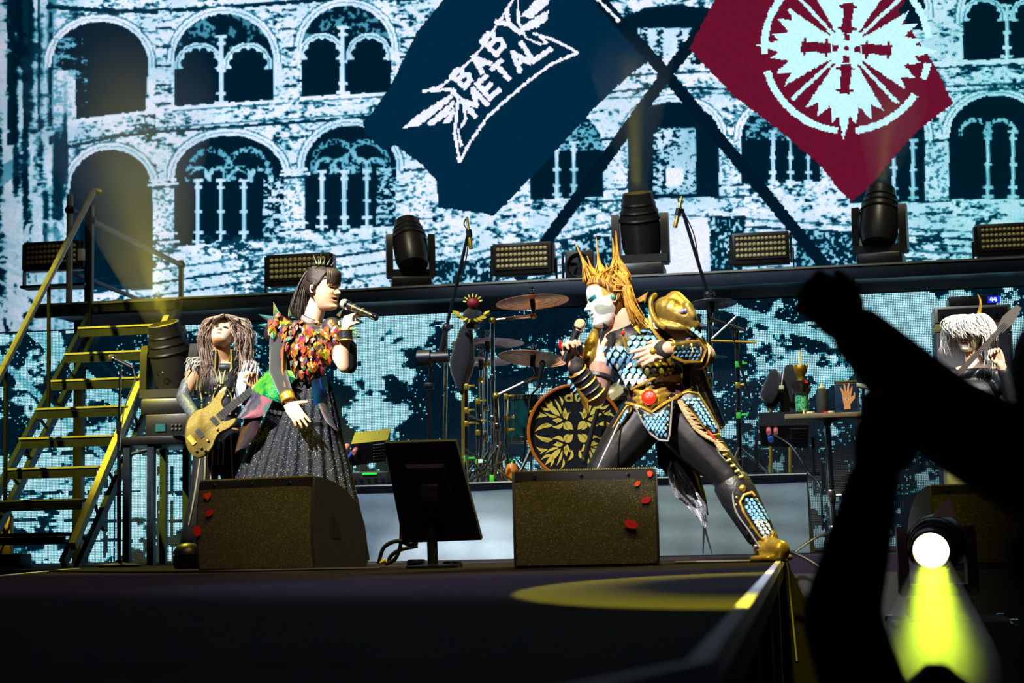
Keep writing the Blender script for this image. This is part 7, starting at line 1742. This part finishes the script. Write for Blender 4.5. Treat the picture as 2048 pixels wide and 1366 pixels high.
for pts in (((402, 905), (396, 950), (388, 1000), (378, 1050)), ((428, 880), (424, 930), (420, 980), (416, 1040)), ((440, 880), (436, 930), (433, 980), (430, 1040)), ((448, 880), (446, 930), (444, 980)), ((462, 870), (464, 920), (466, 970)), ((412, 900), (410, 950), (406, 1000))):
    P2 = [q for q in (hit(bv, px, py)[0] for px, py in pts) if q is not None]
    if len(P2) > 1: mb = MB(); mb.tube(smoothpath([q + Vector((0, -.004, 0)) for q in P2], 4), .006, 6); mb.build('trouser_stripe', M('stripe_silver', (190, 186, 150), .5, .3), trs)
for a_ in (aR, aL):
    bt = MB(); limb(bt, [a_ + Vector((0, 0, .06)), a_ + Vector((0, 0, -.02))], [.055, .055]); limb(bt, [a_ + Vector((0, 0, -.045)), a_ + Vector((0, -.17, -.05))], [.045, .036]); remesh(bt, .008, 3).build('boot', m_leather, gp_, smooth=180)
# guitar
GT = 10.70
gt = thing('electric_guitar', P(420, 915, GT), 'sparkling gold electric guitar held across the studded vest', 'guitar')
o0 = P(420, 850, GT); ex = (P(548, 742, GT + .10) - P(440, 832, GT)).normalized(); en = Vector((.06, -1, .10)); en = (en - ex * en.dot(ex)).normalized(); ey = en.cross(ex)
F = frame(o0, ex, ey, en); Fi = F.inverted()
def onF(px, py): d = ray(px, py); p = EYE + d * ((o0 - EYE).dot(en) / d.dot(en)); q = Fi @ p; return (q.x, q.y)
BO = [(454, 772), (450, 786), (443, 800), (446, 812), (452, 818), (444, 830), (446, 841), (456, 842), (473, 836), (470, 846), (458, 857), (440, 866), (430, 880), (424, 896), (412, 908), (396, 915), (382, 908), (373, 893), (369, 868), (374, 840), (388, 823), (409, 815), (424, 800), (435, 786), (445, 774)]
B2 = [onF(*p) for p in BO]; n = len(B2); B2 = [(q.x, q.y) for q in smoothpath([Vector((x, y, 0)) for x, y in B2 + [B2[0]]], 3)[:-1]]
cx, cy0 = sum(p[0] for p in B2) / len(B2), sum(p[1] for p in B2) / len(B2)
mb = MB(); rg = [[F @ Vector((cx + (x - cx) * k, cy0 + (y - cy0) * k, z)) for x, y in B2] for k, z in ((.94, -.045), (1, -.036), (1, -.010))]; mb.loft(rg); mb.build('body_back', M('guitar_brown', (90, 54, 26), .4, var=.2), gt, smooth=30)
mb = MB(); rg = [[F @ Vector((cx + (x - cx) * k, cy0 + (y - cy0) * k, z)) for x, y in B2] for k, z in ((1, -.011), (.995, -.004), (.94, .002))]; mb.loft(rg); mb.build('body_top', M('gold_sparkle', (136, 114, 44), .34, .5, var=.2, scale=10, speck=((190, 172, 92), 500, .85), coat=.5), gt, smooth=30)
n0_, n1_ = Vector((*onF(437, 836), .006)), Vector((*onF(600, 700), .006))
def nk_pt(t, w_, z): 
    d = (n1_ - n0_); s_ = Vector((-d.y, d.x, 0)).normalized(); p = n0_ + d * t + s_ * w_; return F @ Vector((p.x, p.y, z))
mb = MB(); mb.loft([[nk_pt(t, -w_, .010), nk_pt(t, w_, .010), nk_pt(t, w_ * .7, -.016), nk_pt(t, -w_ * .7, -.016)] for t, w_ in ((0, .028), (1, .022))]); nk_ = mb.build('neck', M('neck_dark', (36, 28, 26), .45), gt, smooth=30)
for k in range(22):
    t = 1 - 2 ** (-(k + 1) / 12) ; t = .99 - t * 1.32
    if t > .01:
        mb = MB(); mb.tube([nk_pt(t, -.024, .0115), nk_pt(t, .024, .0115)], .0018, 5); mb.build('fret', m_chrome, nk_)
mb = MB(); mb.loft([[nk_pt(t, -w_, .006), nk_pt(t, w_ * 1.1, .006), nk_pt(t, w_ * 1.1, -.010), nk_pt(t, -w_, -.010)] for t, w_ in ((1, .022), (1.05, .036), (1.28, .03))]); hs = mb.build('headstock', M('guitar_brown'), gt, smooth=30)
for k in range(6):
    p = nk_pt(1.07 + .035 * k, .045, -.002); mb = MB(); mb.ball(p, .009); mb.build('tuning_peg', m_goldm, hs)
for t0, t1 in ((-.02, -.07), (-.20, -.25)):
    mb = MB(); mb.loft([[nk_pt(t, -.034, z) for z in (.002, .008)] + [nk_pt(t, .034, z) for z in (.008, .002)] for t in (t0, t1)]); mb.build('pickup', m_plastic, gt, smooth=0)
mb = MB(); mb.loft([[nk_pt(t, -.036, z) for z in (.002, .010)] + [nk_pt(t, .036, z) for z in (.010, .002)] for t in (-.30, -.345)]); mb.build('bridge', m_goldm, gt, smooth=0)
for k in range(6):
    w_ = (k - 2.5) * .0085; mb = MB(); mb.tube([nk_pt(-.32, w_, .0125), nk_pt(1.0, w_ * .75, .0145)], .0007, 4); mb.build('string', m_chrome, gt)
for px, py, m_ in ((416, 882, m_goldm), (403, 897, m_plastic), (411, 902, m_plastic), (393, 903, m_plastic), (435, 859, m_goldm)):
    x, y = onF(px, py); mb = MB(); mb.lathe([(.010, .002), (.009, .014), (.004, .016)], 14, F @ Matrix.Translation((x, y, 0))); mb.build('control_knob', m_, gt)
mb = MB(); mb.tube(smoothpath([F @ Vector((*onF(454, 774), -.02)), S(462, 745, -.10), S(478, 728, -.02), S(470, 722, .12)], 4), .014, 8, flat=.25); mb.build('strap', m_leather, gt)

# ================================================================ the bass player
BYY = 11.6
def Bq(px, py, dy=0.0): return P(px, py, BYY + dy)
bp_ = thing('person', base_at(1945, BYY, 0), 'person playing bass in front of the amplifier stack, mostly hidden by raised arms', 'person')
f_ = Vector((-.45, -.86, -.12)).normalized(); u_ = Vector((0, -.12, .99)); x_ = f_.cross(u_).normalized(); u_ = x_.cross(f_).normalized(); HB = .238; HXb = frame(Bq(1938, 668), x_, f_, u_)
head, hl = head_mesh(HXb, HB); body = MB(); nb = Bq(1950, 735, .03); limb(body, [HXb @ Vector((0, -.05, -.33 * HB)), nb], [.056, .064])
for p, rx, ry, rz in ((Bq(1950, 745, .04), .17, .09, .06), (Bq(1950, 790, .03), .155, .11, .13), (Bq(1950, 850, .03), .14, .11, .13)): body.ball(p, (rx, ry, rz), 18, 10)
sR, eR, wR = Bq(1902, 752, .03), Bq(1880, 830, -.05), Bq(1915, 862, -.22); sL, eL, wL = Bq(2000, 752, .03), Bq(2028, 800, -.08), Bq(2002, 728, -.20)
limb(body, [sR, eR, wR], [.055, .043, .03]); limb(body, [sL, eL, wL], [.055, .043, .03]); kR = Vector((Bq(1915, 985).x, BYY - .1, .48)); aR = Vector((Bq(1900, 1060).x, BYY - .05, .09)); kL = Vector((Bq(1985, 985).x, BYY, .48)); aL = Vector((Bq(2000, 1060).x, BYY, .09))
limb(body, [Bq(1928, 885, .03), kR, aR], [.09, .06, .045]); limb(body, [Bq(1972, 885, .03), kL, aL], [.09, .06, .045])
hands = MB(); hand(hands, wR, (.85, -.1, -.3), (-.1, -.8, .4), .17, (35, 35, 30, 28), 4); hand(hands, wL, (-.3, -.1, .9), (.4, .7, .1), .165, (50, 55, 55, 55), 3, mirror=-1)
b6 = remesh(body, .01, 5); h3 = remesh(hands, .0036, 3); allm = merge(b6, h3, head); bb_ = allm.build('body', m_skin, bp_, smooth=180)
cols = np.tile(np.array(lin((222, 176, 150))), (len(allm.v), 1)); hcx = np.tile(np.array(lin((216, 206, 176))), (len(hl), 1)); x, y, z = hl.T; ax = np.abs(x); fr = y > .1
painth(fr & (((ax - .14) / .10) ** 2 + ((z - .02) / .05) ** 2 < 1), (150, 16, 24)); painth(fr & (ax > .06) & (ax < .10) & (z < 0) & (z > -.22), (150, 16, 24)); painth(fr & ((x / .12) ** 2 + ((z + .25) / .035) ** 2 < 1), (120, 14, 20)); painth(fr & (((ax - .14) / .04) ** 2 + ((z - .005) / .014) ** 2 < 1), (16, 10, 12))
cols[len(b6.v) + len(h3.v):] = hcx; set_color(bb_, 'tone', cols)
rd = random.Random(31); hc2 = []
for k in range(460):
    a = rd.uniform(-PI, PI); cf = math.cos(a); root = HXb @ (Vector((.14 * math.sin(a), .14 * cf - .08, .50 + .05 * rd.random())) * HB); r1 = 1.15 + .5 * rd.random()
    m1 = HXb @ (Vector((.36 * r1 * math.sin(a), .38 * r1 * cf, .36 + .16 * rd.random())) * HB); front = cf > .55; sd_ = math.sin(a) * x_.x > 0
    m2 = HXb @ (Vector((.46 * r1 * math.sin(a) + rd.uniform(-.08, .08), .44 * r1 * cf, (.16 if front else -.10) + .16 * rd.random())) * HB)
    ln = (rd.uniform(-.12, .16) if front else (rd.uniform(-1.25, -.7) if sd_ else rd.uniform(-.7, -.3)))
    tp_ = HXb @ (Vector(((.48 * r1 * math.sin(a) - (.22 if front else 0) + rd.uniform(-.14, .14)), .47 * r1 * cf, ln)) * HB); hc2.append([root, m1, m2, tp_])
strands(hc2, .0075, .001).build('hair', M('white_hair', (214, 210, 206), .55, var=.25, scale=40), bp_, smooth=180)
mb = MB(); mb.tube(smoothpath([Bq(1958, 626, -.06), Bq(1961, 612, -.08), Bq(1960, 598, -.09), Bq(1955, 588, -.10)], 4), [.014, .002], 8); mb.build('horn', m_goldarm, bp_)
ve = MB()
for p, rx, ry, rz in ((Bq(1950, 748, .04), .18, .10, .06), (Bq(1950, 790, .03), .17, .125, .13), (Bq(1950, 850, .03), .155, .125, .14)): ve.ball(p, (rx, ry, rz), 18, 10)
limb(ve, [sR, eR, eR.lerp(wR, .8)], [.064, .052, .042]); limb(ve, [sL, eL, eL.lerp(wL, .8)], [.064, .052, .042]); remesh(ve, .01, 4).build('jacket', m_leather, bp_, smooth=180)
tr = MB(); limb(tr, [Bq(1928, 890, .03), kR, aR], [.11, .085, .07]); limb(tr, [Bq(1972, 890, .03), kL, aL], [.11, .085, .07]); remesh(tr, .01, 4).build('trousers', M('olive_lit_leather', (110, 108, 60), .4, var=.4, scale=12), bp_, smooth=180)  # olive cast of the stage light put into the trouser colour
for a_ in (aR, aL):
    bt = MB(); limb(bt, [a_ + Vector((0, 0, .06)), a_ + Vector((0, 0, -.03))], [.055, .055]); limb(bt, [a_ + Vector((0, 0, -.045)), a_ + Vector((-.03, -.17, -.05))], [.044, .036]); remesh(bt, .009, 3).build('boot', m_leather, bp_, smooth=180)
bs = thing('bass_guitar', Bq(1915, 880, -.24), 'dark bass guitar with its neck rising past the bass player face', 'bass guitar'); a, b = Bq(1930, 850, -.22), Bq(2012, 645, -.24)
a, b = Bq(1962, 700, -.25) + (Bq(1962, 700, -.25) - Bq(2012, 648, -.25)) * 3.2, Bq(2012, 648, -.25)
ex = (b - a).normalized(); en = Vector((0, -1, .05)); en = (en - ex * en.dot(ex)).normalized(); F = frame(a, ex, en.cross(ex), en)
bo = [(-.20, .02), (-.18, .13), (-.06, .16), (.04, .11), (.16, .16), (.20, .14), (.12, .06), (.10, -.05), (.17, -.10), (.14, -.13), (.04, -.11), (-.06, -.16), (-.17, -.13)]
mb = MB(); mb.prism(bo, .04, F, -.04); mb.build('body', m_plastic, bs, smooth=30)
mb = MB(); mb.loft([[F @ Vector((t, -w_, .012)), F @ Vector((t, w_, .012)), F @ Vector((t, w_, -.012)), F @ Vector((t, -w_, -.012))] for t, w_ in ((.05, .022), ((b - a).length - .05, .016))]); nk_ = mb.build('neck', M('neck_dark'), bs, smooth=0)
mb = MB(); L_ = (b - a).length; mb.prism([(L_ - .06, -.025), (L_ - .06, .025), (L_ + .02, .05), (L_ + .14, .04), (L_ + .15, .0), (L_ + .05, -.03)], .015, F, -.008); mb.build('headstock', M('neck_dark'), bs, smooth=0)
for k in range(4):
    mb = MB(); mb.tube([F @ Vector((-.10, (k - 1.5) * .014, .016)), F @ Vector((L_, (k - 1.5) * .010, .016))], .0012, 4); mb.build('string', m_chrome, bs)

# ================================================================ two people in the pit, close to the lens
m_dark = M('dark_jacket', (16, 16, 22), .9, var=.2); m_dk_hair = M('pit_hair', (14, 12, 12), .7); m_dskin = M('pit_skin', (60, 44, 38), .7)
def fan(label, hx, hy, Y, arms, H=.235, tw=1.0):
    hc3 = P(hx, hy, Y); t = thing('person', Vector((hc3.x, Y, -1.3)), label, 'person')
    HXf = frame(hc3, Vector((1, 0, 0)), Vector((0, 1, 0)), Vector((0, 0, 1)))
    head, hl = head_mesh(HXf, H, nz=70, na=60); zh = hc3.z; body = MB(); limb(body, [hc3 + Vector((0, -.02, -.08)), hc3 + Vector((0, -.03, -.20))], [.055, .062])
    c = hc3 + Vector((0, -.02, 0)); drop = zh + 1.3
    for dz, rx, ry, rz in ((-.23, .19, .09, .06), (-.38, .17, .11, .14), (-.55, .15, .11, .13), (-.70, .16, .12, .12)): body.ball(c + Vector((0, 0, dz)), (rx * tw, ry, rz), 18, 10)
    lz = min(-.75, -.4); hipz = zh - .72; 
    for s_ in (-1, 1): limb(body, [Vector((c.x + s_ * .09, c.y, hipz)), Vector((c.x + s_ * .10, c.y + .02, (hipz - 1.3) / 2 + .02)), Vector((c.x + s_ * .10, c.y, -1.22)), ], [.09, .06, .05]); limb(body, [Vector((c.x + s_ * .10, c.y, -1.255)), Vector((c.x + s_ * .11, c.y + .15, -1.258))], [.042, .036])
    hands = MB(); jk = MB()
    for dz, rx, ry, rz in ((-.235, .205, .10, .065), (-.38, .19, .125, .14), (-.55, .17, .125, .13), (-.70, .175, .13, .11)): jk.ball(c + Vector((0, 0, dz)), (rx * tw, ry, rz), 18, 10)
    for (s, e, w_, curl, rad) in arms:
        s, e, w_ = P(*s), P(*e), P(*w_); limb(body, [s, e, w_], [.052, .042, .03]); d = (w_ - e).normalized(); hand(hands, w_, d, (.2, .9, .2), .18, curl, 4)
        limb(jk, [s, e, e.lerp(w_, .92)], [rad, rad * .9, rad * .62])
    low = [c + Vector((.20, 0, -.26)), c + Vector((.26, 0, -.50)), c + Vector((.22, .12, -.72))]
    if len(arms) == 1: limb(body, low, [.05, .04, .03]); limb(jk, low[:2] + [low[1].lerp(low[2], .9)], [.06, .05, .04]); hand(hands, low[2], (0, .5, -.8), (1, 0, 0), .18, (30, 30, 30, 30))
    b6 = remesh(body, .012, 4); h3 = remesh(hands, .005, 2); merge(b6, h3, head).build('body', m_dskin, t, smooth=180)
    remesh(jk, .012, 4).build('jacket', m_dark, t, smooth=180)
    tr = MB()
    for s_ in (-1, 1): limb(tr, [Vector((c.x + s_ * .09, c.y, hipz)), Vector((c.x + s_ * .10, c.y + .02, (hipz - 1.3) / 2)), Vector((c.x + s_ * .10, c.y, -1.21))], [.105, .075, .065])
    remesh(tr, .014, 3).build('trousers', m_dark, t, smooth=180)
    cap = MB(); rings = []
    for i in range(14):
        tt = i / 13; ring = []
        for j in range(30):
            a = 2 * PI * j / 30; cf = math.cos(a); lo = np.interp(cf, [-1, -.3, .2, .6, 1], [-.5, -.45, -.1, .2, .28]); zz = lerp(.56, lo, math.sin(tt * PI / 2)); zc_ = min(zz, .499)
            ring.append(HXf @ (Vector(((np.interp(zc_, _Z, _W) + .06) * math.sin(a), ((np.interp(zc_, _Z, _F) + .04) if cf > 0 else (np.interp(zc_, _Z, _B) + .08)) * abs(cf) ** .85 * (1 if cf > 0 else -1), zz)) * H))
        rings.append(ring)
    cap.loft(rings); cap.build('hair', m_dk_hair, t, smooth=180)
    return t
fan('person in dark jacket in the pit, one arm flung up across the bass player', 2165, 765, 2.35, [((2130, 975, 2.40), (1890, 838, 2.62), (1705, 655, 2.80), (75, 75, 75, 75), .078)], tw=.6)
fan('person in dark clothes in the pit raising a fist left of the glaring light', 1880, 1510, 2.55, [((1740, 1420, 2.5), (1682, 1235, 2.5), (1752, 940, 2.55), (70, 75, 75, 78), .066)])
# ================================================================ unseen disc added to cut the runway lamp into a ring, light beams in the stage haze
gpos = Vector((-0.10, 13.2, 5.0)); gdir = (Vector((-0.02, 4.5, 0.0)) - gpos).normalized()
mb = MB(); mb.lathe([(.001, 0), (.0262, 0), (.0262, .002), (.001, .002)], 40, look(gpos + gdir * .5, gdir), cap=False)
struct(mb.build('trim_12', m_black, own=True, smooth=0))
def haze_mat(name, dens, col, aniso=.25):
    m = bpy.data.materials.new(name); m.use_nodes = True; nt = m.node_tree; nt.nodes.clear()
    o = nt.nodes.new('ShaderNodeOutputMaterial'); v = nt.nodes.new('ShaderNodeVolumeScatter')
    v.inputs['Color'].default_value = (*col, 1); v.inputs['Density'].default_value = dens; v.inputs['Anisotropy'].default_value = aniso
    nt.links.new(v.outputs[0], o.inputs['Volume']); return m
def beam(label, a, b, r0, r1, watt, deg, col, dens, blend=.6):
    """a light beam made visible by haze: the lit haze volume and the lamp that lights it"""
    a, b = Vector(a), Vector(b); d = (b - a); Z = look(a, d); L_ = d.length
    mb = MB(); mb.lathe([(r0, 0), (lerp(r0, r1, .5), L_ * .5), (r1, L_)], 28, Z)
    o = mb.build('light_beam', haze_mat('beam_haze', dens, (1, 1, 1)), own=True, smooth=0); tag(o, label, 'light beam', 'beams in the haze'); o['kind'] = 'stuff'
    l = spot('beam_lamp', a + d.normalized() * .02, b, watt, col, deg, blend, .05); return o
YEL = (1.0, .86, .04)
beam('narrow yellow beam rising from the moving head with the glowing lens', t2 + Vector((0, -.02, .04)), P(1262, 120, 14.6), .10, .40, 900, 10, YEL, .10, 1.0)
beam('wide dim yellow beam rising from the large moving head by the stair', t4 + Vector((0, -.02, .04)), P(235, 180, 14.5), .13, .95, 760, 17, YEL, .10, 1.0)
beam('yellow green beam pouring down from the glaring front light', l5 + Vector((0, -.04, -.03)), P(1872, 1345, 5.7), .06, .215, 1250, 14, (.72, 1.0, .02), .4, 1.0)
beam('faint yellow beam above the moving head below the red flag', t3 + Vector((0, 0, .03)), P(1782, 200, 14.8), .09, .34, 420, 9, YEL, .10, 1.0)
